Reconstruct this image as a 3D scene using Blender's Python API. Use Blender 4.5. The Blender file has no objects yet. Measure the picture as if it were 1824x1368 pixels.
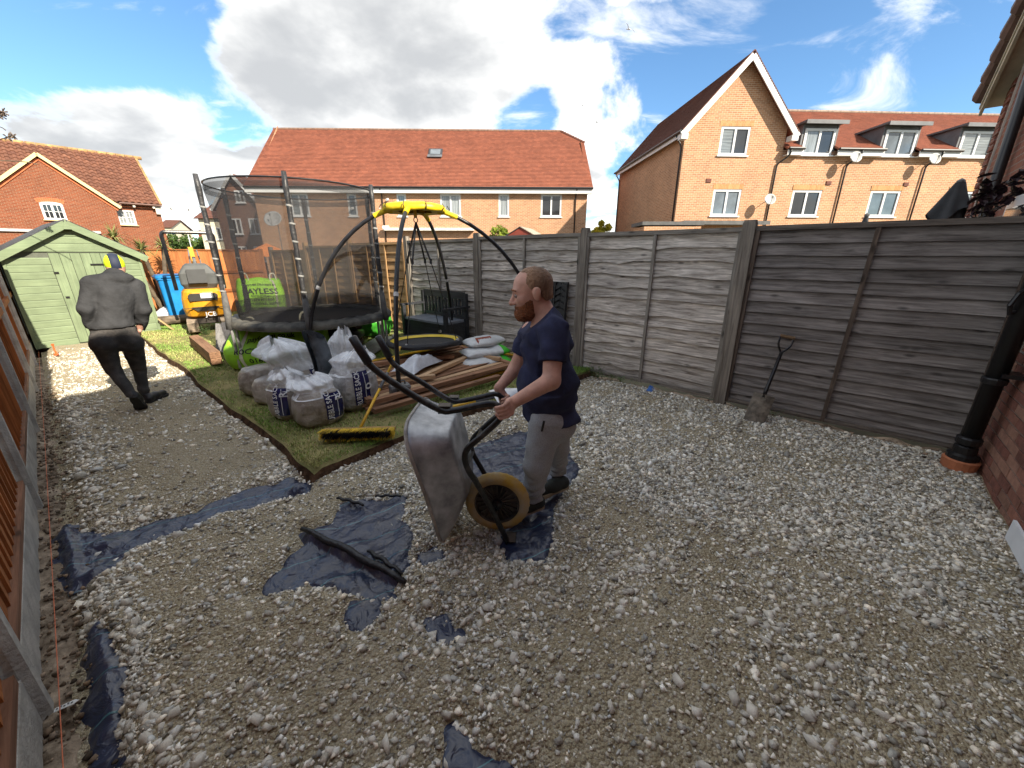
import bpy, math, random
import numpy as np
from mathutils import Vector, Matrix, Euler
random.seed(7); rng = np.random.default_rng(11)
scene = bpy.context.scene
C = scene.collection
R = math.radians

# ------------------------------------------------------------------ camera
CAMZ = 1.64; PITCH = math.atan(685/2023)
cam_d = bpy.data.cameras.new('camera'); cam = bpy.data.objects.new('camera', cam_d); C.objects.link(cam)
cam.location = (0, 0, CAMZ); cam.rotation_euler = (math.pi/2-PITCH, 0, 0)
cam_d.sensor_width = 36; cam_d.lens = 36*685/1824; cam_d.clip_end = 3000; cam_d.clip_start = 0.05
scene.camera = cam

# ------------------------------------------------------------------ sky, sun, exposure
SUN = Vector((0.734, -0.683, 0.665)).normalized()
world = bpy.data.worlds.new('World'); scene.world = world; world.use_nodes = True
def nt_add(nt, typ, **kw):
    n = nt.nodes.new(typ)
    for k, v in kw.items():
        if k.startswith('i_'):
            n.inputs[k[2:].replace('_', ' ')].default_value = v
        else: setattr(n, k, v)
    return n
def math_n(nt, op, a, b=None, clamp=False):
    n = nt.nodes.new('ShaderNodeMath'); n.operation = op; n.use_clamp = clamp
    for i, v in enumerate((a, b)):
        if v is None: continue
        if isinstance(v, (int, float)): n.inputs[i].default_value = v
        else: nt.links.new(v, n.inputs[i])
    return n.outputs[0]
CP, SP = math.cos(PITCH), math.sin(PITCH)
def ray(x, y):
    b = -(y-684)/685
    return Vector(((x-912)/685, CP+b*SP, -SP+b*CP))
def build_world():
    nt = world.node_tree; nt.nodes.clear(); L = nt.links.new
    out = nt_add(nt, 'ShaderNodeOutputWorld'); bg = nt_add(nt, 'ShaderNodeBackground')
    sky = nt_add(nt, 'ShaderNodeTexSky'); sky.sky_type = 'NISHITA'; sky.sun_disc = False
    sky.sun_elevation = math.asin(SUN.z); sky.sun_rotation = math.atan2(SUN.x, SUN.y)
    sky.air_density = 1.0; sky.dust_density = 0.25; sky.ozone_density = 2.5; sky.altitude = 50
    tc = nt_add(nt, 'ShaderNodeTexCoord'); sep = nt_add(nt, 'ShaderNodeSeparateXYZ'); L(tc.outputs['Generated'], sep.inputs[0])
    den = math_n(nt, 'ADD', math_n(nt, 'MAXIMUM', sep.outputs[2], 0.0), 0.32)
    px = math_n(nt, 'DIVIDE', sep.outputs[0], den); py = math_n(nt, 'DIVIDE', sep.outputs[1], den)
    cmb = nt_add(nt, 'ShaderNodeCombineXYZ'); L(px, cmb.inputs[0]); L(py, cmb.inputs[1]); cmb.inputs[2].default_value = 0.7
    n1 = nt_add(nt, 'ShaderNodeTexNoise'); n1.inputs['Scale'].default_value = 1.55; n1.inputs['Detail'].default_value = 9; n1.inputs['Roughness'].default_value = .58; n1.inputs['Distortion'].default_value = .25
    L(cmb.outputs[0], n1.inputs['Vector'])
    dens = math_n(nt, 'ADD', math_n(nt, 'MULTIPLY', math_n(nt, 'SUBTRACT', n1.outputs[0], .5), 1.7), .5)
    # the large cumulus banks: (direction, angular size, weight)
    nrm = tc.outputs['Generated']
    def dirn(x, y): return ray(x, y).normalized()
    # broken cumulus: cover nearly everywhere, with the blue gaps and the white banks of the photograph
    blobs = [((700, 190), 14, .14), ((900, 90), 20, .16), ((500, 110), 20, .14), ((235, 185), 30, .30), ((130, 170), 60, .12), ((90, 255), 40, .16), ((330, 250), 60, .12), ((40, 50), 24, -.50), ((170, 30), 36, -.34), ((60, 150), 90, -.16),
             ((410, 262), 140, -.22), ((395, 330), 120, -.12), ((945, 250), 90, -.30), ((1010, 60), 90, -.20), ((960, 160), 120, -.12), ((1040, 150), 60, .14), ((1095, 260), 70, .16), ((330, 60), 60, -.10),
             ((1240, 150), 22, -.42), ((1180, 70), 60, -.16), ((1500, 120), 14, -.46), ((1660, 150), 16, -.36), ((1400, 60), 40, -.16), ((1420, 185), 500, .34), ((1385, 130), 600, .22), ((1760, 40), 60, .26), ((1250, 10), 50, .16), ((1560, 20), 70, .14), ((60, 190), 80, .08)]
    for d, k, w in blobs:
        d = dirn(*d)
        vm = nt_add(nt, 'ShaderNodeVectorMath'); vm.operation = 'DOT_PRODUCT'; L(nrm, vm.inputs[0]); vm.inputs[1].default_value = d
        e = math_n(nt, 'POWER', math_n(nt, 'MAXIMUM', vm.outputs['Value'], 0.0), float(k)*4)
        dens = math_n(nt, 'ADD', dens, math_n(nt, 'MULTIPLY', e, w))
    mr = nt_add(nt, 'ShaderNodeMapRange'); mr.interpolation_type = 'SMOOTHSTEP'
    L(dens, mr.inputs[0]); mr.inputs[1].default_value = .36; mr.inputs[2].default_value = .52
    # thickness: thick middles go grey, edges and tops stay white
    n2 = nt_add(nt, 'ShaderNodeTexNoise'); n2.inputs['Scale'].default_value = 2.2; n2.inputs['Detail'].default_value = 6; n2.inputs['Roughness'].default_value = .48; n2.inputs['Distortion'].default_value = .15
    off = nt_add(nt, 'ShaderNodeVectorMath'); off.operation = 'ADD'; L(cmb.outputs[0], off.inputs[0]); off.inputs[1].default_value = (.10, .16, 3.0); L(off.outputs[0], n2.inputs['Vector'])
    th = math_n(nt, 'ADD', math_n(nt, 'MULTIPLY', n1.outputs[0], .35), math_n(nt, 'MULTIPLY', n2.outputs[0], 1.0))
    mr2 = nt_add(nt, 'ShaderNodeMapRange'); mr2.interpolation_type = 'SMOOTHSTEP'; L(th, mr2.inputs[0]); mr2.inputs[1].default_value = .585; mr2.inputs[2].default_value = .86
    cc = nt_add(nt, 'ShaderNodeMix'); cc.data_type = 'RGBA'; L(math_n(nt, 'MULTIPLY', mr2.outputs[0], math_n(nt, 'POWER', mr.outputs[0], 1.5)), cc.inputs[0]); cc.inputs[6].default_value = (1.95, 1.93, 1.86, 1); cc.inputs[7].default_value = (.83, .845, .86, 1)
    n3 = nt_add(nt, 'ShaderNodeTexNoise'); n3.inputs['Scale'].default_value = 2.6; n3.inputs['Detail'].default_value = 10; n3.inputs['Roughness'].default_value = .62; n3.inputs['Distortion'].default_value = .9
    of3 = nt_add(nt, 'ShaderNodeVectorMath'); of3.operation = 'MULTIPLY'; L(cmb.outputs[0], of3.inputs[0]); of3.inputs[1].default_value = (.7, 1.5, 1); L(of3.outputs[0], n3.inputs['Vector'])
    mr3 = nt_add(nt, 'ShaderNodeMapRange'); mr3.interpolation_type = 'SMOOTHSTEP'; L(n3.outputs[0], mr3.inputs[0]); mr3.inputs[1].default_value = .50; mr3.inputs[2].default_value = .74; mr3.inputs[4].default_value = .75
    hz = nt_add(nt, 'ShaderNodeMix'); hz.data_type = 'RGBA'; L(math_n(nt, 'MULTIPLY', math_n(nt, 'MAXIMUM', mr.outputs[0], mr3.outputs[0]), .97), hz.inputs[0])
    
    gain = nt_add(nt, 'ShaderNodeVectorMath'); gain.operation = 'MULTIPLY'; L(sky.outputs[0], gain.inputs[0]); gain.inputs[1].default_value = (.19, .245, .275)
    L(gain.outputs[0], hz.inputs[6]); L(cc.outputs[2], hz.inputs[7])
    L(hz.outputs[2], bg.inputs[0]); bg.inputs[1].default_value = 0.15; L(bg.outputs[0], out.inputs[0])
build_world()
sun_d = bpy.data.lights.new('sun', 'SUN'); sun_d.energy = 2.0; sun_d.angle = R(.55); sun_d.color = (1, .90, .74)
sun = bpy.data.objects.new('sun', sun_d); C.objects.link(sun); sun.location = (8, -8, 12)
sun.rotation_euler = (-SUN).to_track_quat('-Z', 'Y').to_euler()
scene.view_settings.view_transform = 'Standard'; scene.view_settings.look = 'None'; scene.view_settings.gamma = 1.0
scene.view_settings.use_curve_mapping = False; scene.view_settings.exposure = 2.45
scene.render.engine = 'CYCLES'; scene.cycles.max_bounces = 6; scene.cycles.transparent_max_bounces = 16
scene.cycles.use_denoising = True

# ------------------------------------------------------------------ garden frame: u across, v along, from the camera
AZ = R(49.7)
DV = Vector((-math.sin(AZ), math.cos(AZ), 0)); DU = Vector((math.cos(AZ), math.sin(AZ), 0))
def G(u, v, z=0.0): return DU*u + DV*v + Vector((0, 0, z))
def at(x, y, Y):                      # survey: sight line through a picture point, met at world depth Y
    r = ray(x, y); return Vector((0, 0, CAMZ)) + r*(Y/r.y)
def gnd(x, y, z=0.0):                 # the same, met at height z
    r = ray(x, y); return Vector((0, 0, CAMZ)) + r*((z-CAMZ)/r.z)
def uvof(p): return (p.dot(DU), p.dot(DV), p.z)

# ------------------------------------------------------------------ mesh helpers
def rotm(rx=0, ry=0, rz=0): return Euler((rx, ry, rz)).to_matrix()
class MB:
    def __init__(s): s.V = []; s.F = []
    def add(s, vs, fs):
        o = len(s.V); s.V.extend([tuple(v) for v in vs]); s.F.extend([tuple(i+o for i in f) for f in fs]); return s
    def box(s, c, d, rot=None, taper=None):
        hx, hy, hz = d[0]/2, d[1]/2, d[2]/2; vs = []
        for z in (-hz, hz):
            t = 1 if (taper is None or z < 0) else taper
            for x, y in ((-hx, -hy), (hx, -hy), (hx, hy), (-hx, hy)):
                p = Vector((x*t, y*t, z))
                if rot is not None: p = rot @ p
                vs.append(p+Vector(c))
        return s.add(vs, [(3, 2, 1, 0), (4, 5, 6, 7), (0, 1, 5, 4), (1, 2, 6, 5), (2, 3, 7, 6), (3, 0, 4, 7)])
    def bar(s, a, b, w, h, up=(0, 0, 1)):      # a rectangular bar from a to b
        a = Vector(a); b = Vector(b); d = (b-a).normalized(); up = Vector(up)
        if abs(d.dot(up)) > .98: up = Vector((1, 0, 0))
        x = d.cross(up).normalized(); y = x.cross(d).normalized()
        vs = [p + x*i*w/2 + y*j*h/2 for p in (a, b) for i, j in ((-1, -1), (1, -1), (1, 1), (-1, 1))]
        return s.add(vs, [(0, 1, 2, 3), (7, 6, 5, 4), (0, 4, 5, 1), (1, 5, 6, 2), (2, 6, 7, 3), (3, 7, 4, 0)])
    def tube(s, pts, r, n=8, closed=False, caps=True):
        P = [Vector(p) for p in pts]; m = len(P)
        rs = r if isinstance(r, (list, tuple)) else [r]*m
        vs = []; nrm = None
        for i in range(m):
            if closed: t = (P[(i+1) % m]-P[i-1]).normalized()
            else: t = (P[min(i+1, m-1)]-P[max(i-1, 0)]).normalized()
            if nrm is None:
                a = Vector((0, 0, 1)) if abs(t.z) < .9 else Vector((1, 0, 0)); nrm = (a-t*a.dot(t)).normalized()
            else: nrm = (nrm-t*nrm.dot(t)).normalized()
            bn = t.cross(nrm)
            for k in range(n):
                a = 2*math.pi*k/n; vs.append(P[i]+(nrm*math.cos(a)+bn*math.sin(a))*rs[i])
        fs = []
        for i in range(m if closed else m-1):
            j = (i+1) % m
            for k in range(n):
                l = (k+1) % n; fs.append((i*n+k, i*n+l, j*n+l, j*n+k))
        if caps and not closed: fs.append(tuple(range(n-1, -1, -1))); fs.append(tuple((m-1)*n+k for k in range(n)))
        return s.add(vs, fs)
    def lathe(s, prof, n=16, c=(0, 0, 0), rot=None, caps=True):
        vs = []; c = Vector(c)
        for r, z in prof:
            for k in range(n):
                a = 2*math.pi*k/n; p = Vector((r*math.cos(a), r*math.sin(a), z))
                if rot is not None: p = rot @ p
                vs.append(p+c)
        m = len(prof); fs = [(i*n+k, i*n+(k+1) % n, (i+1)*n+(k+1) % n, (i+1)*n+k) for i in range(m-1) for k in range(n)]
        if caps: fs.append(tuple(range(n-1, -1, -1))); fs.append(tuple((m-1)*n+k for k in range(n)))
        return s.add(vs, fs)
    def prism(s, poly, d, c=(0, 0, 0), rot=None):   # 2D outline in x,z pushed along y by d
        n = len(poly); c = Vector(c); vs = []
        for y in (0, d):
            for x, z in poly:
                p = Vector((x, y, z)); vs.append((rot @ p if rot is not None else p)+c)
        fs = [tuple(range(n)), tuple(range(2*n-1, n-1, -1))]
        fs += [(i, n+i, n+(i+1) % n, (i+1) % n) for i in range(n)]
        return s.add(vs, fs)
    def grid(s, fn, nu, nv, cu=False):
        vs = [fn(i/(nu if cu else nu-1), j/(nv-1)) for j in range(nv) for i in range(nu)]
        fs = []
        for j in range(nv-1):
            for i in range(nu if cu else nu-1):
                k = (i+1) % nu; fs.append((j*nu+i, j*nu+k, (j+1)*nu+k, (j+1)*nu+i))
        return s.add(vs, fs)
    def mesh(s, name, mat, smooth=False, fixn=False):
        me = bpy.data.meshes.new(name); me.from_pydata(s.V, [], s.F); me.update()
        if fixn:
            import bmesh
            bm = bmesh.new(); bm.from_mesh(me); bmesh.ops.recalc_face_normals(bm, faces=bm.faces); bm.to_mesh(me); bm.free()
        box_uv(me)
        if mat: me.materials.append(mat)
        if smooth: me.polygons.foreach_set('use_smooth', [True]*len(me.polygons))
        return me
    def build(s, name, mat, parent=None, smooth=False, loc=(0, 0, 0), rot=(0, 0, 0), fixn=False):
        return link(name, s.mesh(name, mat, smooth, fixn), parent, loc, rot)
def box_uv(me):
    nl = len(me.loops)
    if nl == 0: return
    co = np.empty(len(me.vertices)*3, np.float32); me.vertices.foreach_get('co', co); co = co.reshape(-1, 3)
    vi = np.empty(nl, np.int32); me.loops.foreach_get('vertex_index', vi)
    pn = np.empty(len(me.polygons)*3, np.float32); me.polygons.foreach_get('normal', pn); pn = np.abs(pn.reshape(-1, 3))
    lt = np.empty(len(me.polygons), np.int32); me.polygons.foreach_get('loop_total', lt)
    ax = np.repeat(np.argmax(pn*np.array([1, 1, .98]), 1), lt)
    p = co[vi]; uv = np.empty((nl, 2), np.float32)
    uv[:, 0] = np.where(ax == 0, p[:, 1], p[:, 0]); uv[:, 1] = np.where(ax == 2, p[:, 1], p[:, 2])
    me.uv_layers.new(name='UVMap').data.foreach_set('uv', uv.ravel())
def np_mesh(name, V, F, mat=None, smooth=False, col=None):
    V = np.asarray(V, np.float32); F = np.asarray(F, np.int32); k = F.shape[1]
    me = bpy.data.meshes.new(name); me.vertices.add(len(V)); me.vertices.foreach_set('co', V.ravel())
    me.loops.add(F.size); me.loops.foreach_set('vertex_index', F.ravel())
    me.polygons.add(len(F)); me.polygons.foreach_set('loop_start', np.arange(0, F.size, k, dtype=np.int32))
    if smooth: me.polygons.foreach_set('use_smooth', np.ones(len(F), bool))
    me.update(calc_edges=True)
    if col is not None:
        a = me.color_attributes.new('tone', 'FLOAT_COLOR', 'POINT'); a.data.foreach_set('color', np.asarray(col, np.float32).ravel())
    if mat: me.materials.append(mat)
    return me
def link(name, me, parent=None, loc=(0, 0, 0), rot=(0, 0, 0)):
    o = bpy.data.objects.new(name, me); C.objects.link(o); o.location = loc; o.rotation_euler = rot
    if parent is not None: o.parent = parent
    return o
def tag(o, label, cat, group=None):
    o['label'] = label; o['category'] = cat
    if group: o['group'] = group
    return o
def struct(o): o['kind'] = 'structure'; return o
def stuff(o): o['kind'] = 'stuff'; return o
def thing(name, label, cat, loc=(0, 0, 0), rotz=0.0, group=None, rot=None):
    o = bpy.data.objects.new(name, None); C.objects.link(o); o.empty_display_size = .1
    o.location = loc; o.rotation_euler = rot if rot else (0, 0, rotz)
    return tag(o, label, cat, group)
def copy_tree(o, parent=None):
    c = o.copy(); C.objects.link(c)
    if parent is not None: c.parent = parent
    for ch in list(o.children): copy_tree(ch, c)
    return c
def smoothpath(pts, n=6):              # Catmull-Rom through the points
    P = [Vector(p) for p in pts]; out = []
    for i in range(len(P)-1):
        p0, p1, p2, p3 = P[max(i-1, 0)], P[i], P[i+1], P[min(i+2, len(P)-1)]
        for k in range(n):
            t = k/n; out.append(.5*((2*p1)+(p2-p0)*t+(2*p0-5*p1+4*p2-p3)*t*t+(3*p1-p0-3*p2+p3)*t**3))
    out.append(P[-1]); return out
def fillet(pts, r, n=5):               # straight runs with rounded corners
    P = [Vector(p) for p in pts]; out = [P[0]]
    for i in range(1, len(P)-1):
        a = (P[i-1]-P[i]); b = (P[i+1]-P[i]); ra = min(r, a.length*.48, b.length*.48)
        p, q = P[i]+a.normalized()*ra, P[i]+b.normalized()*ra
        for k in range(n+1):
            t = k/n; out.append((1-t)**2*p+2*t*(1-t)*P[i]+t*t*q)
    out.append(P[-1]); return out
# value noise for shaping geometry
_H = np.random.default_rng(5).random((256, 256)).astype(np.float64)
def vn(x, y, s=0):
    x = np.asarray(x, float)+s*17.3; y = np.asarray(y, float)+s*9.7
    xi = np.floor(x).astype(int); yi = np.floor(y).astype(int); fx = x-xi; fy = y-yi
    fx = fx*fx*(3-2*fx); fy = fy*fy*(3-2*fy); a = xi % 256; b = yi % 256; a1 = (a+1) % 256; b1 = (b+1) % 256
    return (_H[a, b]*(1-fx)+_H[a1, b]*fx)*(1-fy)+(_H[a, b1]*(1-fx)+_H[a1, b1]*fx)*fy
def fbm(x, y, s=0, o=4):
    t = 0; a = .5
    for i in range(o): t = t+a*vn(np.asarray(x)*2**i, np.asarray(y)*2**i, s+i); a *= .5
    return t
def inpoly(px, py, poly):
    px = np.asarray(px); py = np.asarray(py); r = np.zeros(px.shape, bool); n = len(poly)
    for i in range(n):
        x1, y1 = poly[i]; x2, y2 = poly[i-1]
        c = ((y1 > py) != (y2 > py)) & (px < (x2-x1)*(py-y1)/((y2-y1) or 1e-9)+x1); r ^= c
    return r
def polydist(px, py, poly):            # signed distance, negative inside
    d = np.full(np.shape(px), 1e9); n = len(poly)
    for i in range(n):
        ax, ay = poly[i-1]; bx, by = poly[i]; ex, ey = bx-ax, by-ay; L = ex*ex+ey*ey+1e-12
        t = np.clip(((px-ax)*ex+(py-ay)*ey)/L, 0, 1); d = np.minimum(d, np.hypot(px-ax-t*ex, py-ay-t*ey))
    return np.where(inpoly(px, py, poly), -d, d)

# ------------------------------------------------------------------ materials
_mats = {}
def mat(name, col, rough=.7, var=.18, scale=6.0, stretch=(1, 1, 1), bump=0.0, bscale=40.0, metal=0.0, col2=None, spec=.5, rnd=.12, detail=5, thr=(.35, .65), coat=0.0, attr=False, trans=0.0):
    if name in _mats: return _mats[name]
    m = bpy.data.materials.new(name); m.use_nodes = True; nt = m.node_tree; L = nt.links.new; b = nt.nodes['Principled BSDF']
    tc = nt_add(nt, 'ShaderNodeTexCoord'); mp = nt_add(nt, 'ShaderNodeMapping'); mp.inputs['Scale'].default_value = stretch
    L(tc.outputs['Object'], mp.inputs[0])
    oi = nt_add(nt, 'ShaderNodeObjectInfo')
    addv = nt_add(nt, 'ShaderNodeVectorMath'); addv.operation = 'ADD'; L(mp.outputs[0], addv.inputs[0])
    L(math_n(nt, 'MULTIPLY', oi.outputs['Random'], 37.0), addv.inputs[1])
    n = nt_add(nt, 'ShaderNodeTexNoise'); n.inputs['Scale'].default_value = scale; n.inputs['Detail'].default_value = detail; n.inputs['Roughness'].default_value = .6; L(addv.outputs[0], n.inputs['Vector'])
    mr = nt_add(nt, 'ShaderNodeMapRange'); L(n.outputs[0], mr.inputs[0]); mr.inputs[1].default_value = thr[0]; mr.inputs[2].default_value = thr[1]
    mx = nt_add(nt, 'ShaderNodeMix'); mx.data_type = 'RGBA'; L(mr.outputs[0], mx.inputs[0])
    c1 = [max(0, c*(1-var)) for c in col]; c2 = list(col2) if col2 else [min(1, c*(1+var)) for c in col]
    mx.inputs[6].default_value = (*c1, 1); mx.inputs[7].default_value = (*c2, 1)
    hv = nt_add(nt, 'ShaderNodeHueSaturation'); L(mx.outputs[2], hv.inputs['Color'])
    L(math_n(nt, 'ADD', math_n(nt, 'MULTIPLY', oi.outputs['Random'], 2*rnd), 1-rnd), hv.inputs['Value'])
    last = hv.outputs[0]
    if attr:
        at_ = nt_add(nt, 'ShaderNodeAttribute'); at_.attribute_name = 'tone'
        mm = nt_add(nt, 'ShaderNodeMix'); mm.data_type = 'RGBA'; mm.blend_type = 'MULTIPLY'; mm.inputs[0].default_value = 1; L(last, mm.inputs[6]); L(at_.outputs[0], mm.inputs[7]); last = mm.outputs[2]
    L(last, b.inputs['Base Color']); b.inputs['Roughness'].default_value = rough; b.inputs['Metallic'].default_value = metal
    b.inputs['Specular IOR Level'].default_value = spec; b.inputs['Coat Weight'].default_value = coat
    if trans: b.inputs['Transmission Weight'].default_value = trans
    if bump:
        n2 = nt_add(nt, 'ShaderNodeTexNoise'); n2.inputs['Scale'].default_value = bscale; n2.inputs['Detail'].default_value = 6; L(addv.outputs[0], n2.inputs['Vector'])
        bp = nt_add(nt, 'ShaderNodeBump'); bp.inputs['Strength'].default_value = bump; bp.inputs['Distance'].default_value = .02; L(n2.outputs[0], bp.inputs['Height']); L(bp.outputs[0], b.inputs['Normal'])
    _mats[name] = m; return m
def wood(name, c1, c2, axis=0, rough=.8, bump=.35, rnd=.15, knots=True, fine=1.0, run=1.7):   # grain runs along the local axis
    if name in _mats: return _mats[name]
    m = bpy.data.materials.new(name); m.use_nodes = True; nt = m.node_tree; L = nt.links.new; b = nt.nodes['Principled BSDF']
    tc = nt_add(nt, 'ShaderNodeTexCoord'); oi = nt_add(nt, 'ShaderNodeObjectInfo')
    addv = nt_add(nt, 'ShaderNodeVectorMath'); addv.operation = 'ADD'; L(tc.outputs['Object'], addv.inputs[0]); L(math_n(nt, 'MULTIPLY', oi.outputs['Random'], 53.0), addv.inputs[1])
    mp = nt_add(nt, 'ShaderNodeMapping'); s = [38*fine]*3; s[axis] = run; mp.inputs['Scale'].default_value = s; L(addv.outputs[0], mp.inputs[0])
    n = nt_add(nt, 'ShaderNodeTexNoise'); n.inputs['Scale'].default_value = 1; n.inputs['Detail'].default_value = 6; n.inputs['Roughness'].default_value = .65; n.inputs['Distortion'].default_value = .6; L(mp.outputs[0], n.inputs['Vector'])
    mr = nt_add(nt, 'ShaderNodeMapRange'); L(n.outputs[0], mr.inputs[0]); mr.inputs[1].default_value = .32; mr.inputs[2].default_value = .68
    mx = nt_add(nt, 'ShaderNodeMix'); mx.data_type = 'RGBA'; L(mr.outputs[0], mx.inputs[0]); mx.inputs[6].default_value = (*c1, 1); mx.inputs[7].default_value = (*c2, 1)
    # broad weathering
    n3 = nt_add(nt, 'ShaderNodeTexNoise'); n3.inputs['Scale'].default_value = 3.2; n3.inputs['Detail'].default_value = 4; L(addv.outputs[0], n3.inputs['Vector'])
    hv = nt_add(nt, 'ShaderNodeHueSaturation'); L(mx.outputs[2], hv.inputs['Color'])
    val = math_n(nt, 'MULTIPLY', math_n(nt, 'ADD', math_n(nt, 'MULTIPLY', oi.outputs['Random'], 2*rnd), 1-rnd), math_n(nt, 'ADD', math_n(nt, 'MULTIPLY', n3.outputs[0], .9), .55))
    if knots:
        mk = nt_add(nt, 'ShaderNodeMapping'); s2 = [9.0]*3; s2[axis] = 3.2; mk.inputs['Scale'].default_value = s2; L(addv.outputs[0], mk.inputs[0])
        vo = nt_add(nt, 'ShaderNodeTexVoronoi'); vo.inputs['Scale'].default_value = 1; L(mk.outputs[0], vo.inputs['Vector'])
        k = nt_add(nt, 'ShaderNodeMapRange'); L(vo.outputs['Distance'], k.inputs[0]); k.inputs[1].default_value = .06; k.inputs[2].default_value = .17; k.inputs[3].default_value = .35; k.inputs[4].default_value = 1.0
        val = math_n(nt, 'MULTIPLY', val, k.outputs[0])
    L(val, hv.inputs['Value']); L(hv.outputs[0], b.inputs['Base Color']); b.inputs['Roughness'].default_value = rough; b.inputs['Specular IOR Level'].default_value = .3
    bp = nt_add(nt, 'ShaderNodeBump'); bp.inputs['Strength'].default_value = bump; bp.inputs['Distance'].default_value = .01; L(n.outputs[0], bp.inputs['Height']); L(bp.outputs[0], b.inputs['Normal'])
    _mats[name] = m; return m
def brick(name, cols, mortar, bw=.225, bh=.075, ms=.012, rough=.85, bump=.5, big=.35):
    if name in _mats: return _mats[name]
    m = bpy.data.materials.new(name); m.use_nodes = True; nt = m.node_tree; L = nt.links.new; b = nt.nodes['Principled BSDF']
    uv = nt_add(nt, 'ShaderNodeTexCoord'); br = nt_add(nt, 'ShaderNodeTexBrick'); L(uv.outputs['UV'], br.inputs['Vector'])
    br.inputs['Scale'].default_value = 1; br.inputs['Brick Width'].default_value = bw; br.inputs['Row Height'].default_value = bh; br.inputs['Mortar Size'].default_value = ms/2; br.inputs['Mortar Smooth'].default_value = .1
    br.inputs['Color1'].default_value = (*cols[0], 1); br.inputs['Color2'].default_value = (*cols[1], 1); br.inputs['Mortar'].default_value = (*mortar, 1); br.inputs['Bias'].default_value = 0
    n = nt_add(nt, 'ShaderNodeTexNoise'); n.inputs['Scale'].default_value = .7; n.inputs['Detail'].default_value = 8; n.inputs['Roughness'].default_value = .7; L(uv.outputs['UV'], n.inputs['Vector'])
    hv = nt_add(nt, 'ShaderNodeHueSaturation'); L(br.outputs[0], hv.inputs['Color'])
    L(math_n(nt, 'ADD', math_n(nt, 'MULTIPLY', n.outputs[0], big*2), 1-big), hv.inputs['Value'])
    L(hv.outputs[0], b.inputs['Base Color']); b.inputs['Roughness'].default_value = rough; b.inputs['Specular IOR Level'].default_value = .25
    bp = nt_add(nt, 'ShaderNodeBump'); bp.inputs['Strength'].default_value = bump; bp.inputs['Distance'].default_value = .01; bp.invert = True; L(br.outputs['Fac'], bp.inputs['Height']); L(bp.outputs[0], b.inputs['Normal'])
    _mats[name] = m; return m
def veil(name, col, opacity, rough=.5, noise=0.0, nscale=12, gloss=0.0, bump=0.0):    # thin mesh or film: part of the light passes straight through
    if name in _mats: return _mats[name]
    m = bpy.data.materials.new(name); m.use_nodes = True; nt = m.node_tree; L = nt.links.new; b = nt.nodes['Principled BSDF']; out = nt.nodes['Material Output']
    b.inputs['Base Color'].default_value = (*col, 1); b.inputs['Roughness'].default_value = rough
    tr = nt_add(nt, 'ShaderNodeBsdfTransparent'); mx = nt_add(nt, 'ShaderNodeMixShader'); L(tr.outputs[0], mx.inputs[1]); L(b.outputs[0], mx.inputs[2]); L(mx.outputs[0], out.inputs[0])
    mx.inputs[0].default_value = opacity
    if noise or bump:
        tc = nt_add(nt, 'ShaderNodeTexCoord'); n = nt_add(nt, 'ShaderNodeTexNoise'); n.inputs['Scale'].default_value = nscale; n.inputs['Detail'].default_value = 5; n.inputs['Distortion'].default_value = 1.2; L(tc.outputs['Object'], n.inputs['Vector'])
        L(math_n(nt, 'ADD', math_n(nt, 'MULTIPLY', math_n(nt, 'SUBTRACT', n.outputs[0], .5), noise*2), opacity, True), mx.inputs[0])
        if bump:
            bp = nt_add(nt, 'ShaderNodeBump'); bp.inputs['Strength'].default_value = bump; bp.inputs['Distance'].default_value = .03; L(n.outputs[0], bp.inputs['Height']); L(bp.outputs[0], b.inputs['Normal'])
    _mats[name] = m; return m
GLASS = mat('window_glass', (.10, .12, .14), rough=.04, var=.3, scale=1.2, spec=.9, rnd=.2)
NETP = mat('net_curtain_pane', (.19, .21, .22), rough=.07, var=.5, scale=5, stretch=(5, 1, .15), spec=.9, rnd=.25)
BLINDP = mat('blind_pane', (.17, .19, .20), rough=.07, var=.5, scale=5, stretch=(.15, 1, 5), spec=.9, rnd=.2)
GLASSD = mat('dark_window_glass', (.02, .022, .025), rough=.05, var=.3, scale=1.2, spec=.8)
UPVC = mat('white_upvc', (.62, .63, .64), rough=.35, var=.04, rnd=.03)
BLACKP = mat('black_plastic', (.012, .012, .013), rough=.35, var=.3, rnd=.1)
BLACKM = mat('black_powder_coat', (.012, .012, .014), rough=.32, var=.5, scale=9, rnd=.05, bump=.08, bscale=60)
GREYP = mat('grey_plastic', (.12, .125, .13), rough=.5)
YEL = mat('yellow_paint', (.75, .42, .02), rough=.4, var=.15)
# ================================================================== the ground
def uvmesh(name, Vuv, F, **k):          # garden-frame vertices to a mesh standing in the world
    V = np.asarray(Vuv, float); W = np.empty_like(V)
    W[:, 0] = V[:, 0]*DU.x+V[:, 1]*DV.x; W[:, 1] = V[:, 0]*DU.y+V[:, 1]*DV.y; W[:, 2] = V[:, 2]
    return np_mesh(name, W, F, **k)
g = MB(); g.add([(-500, -300, -.16), (500, -300, -.16), (500, 900, -.16), (-500, 900, -.16)], [(0, 1, 2, 3)])
struct(g.build('ground', mat('far_ground', (.10, .10, .06), scale=.4, var=.5, rough=.95)))

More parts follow.
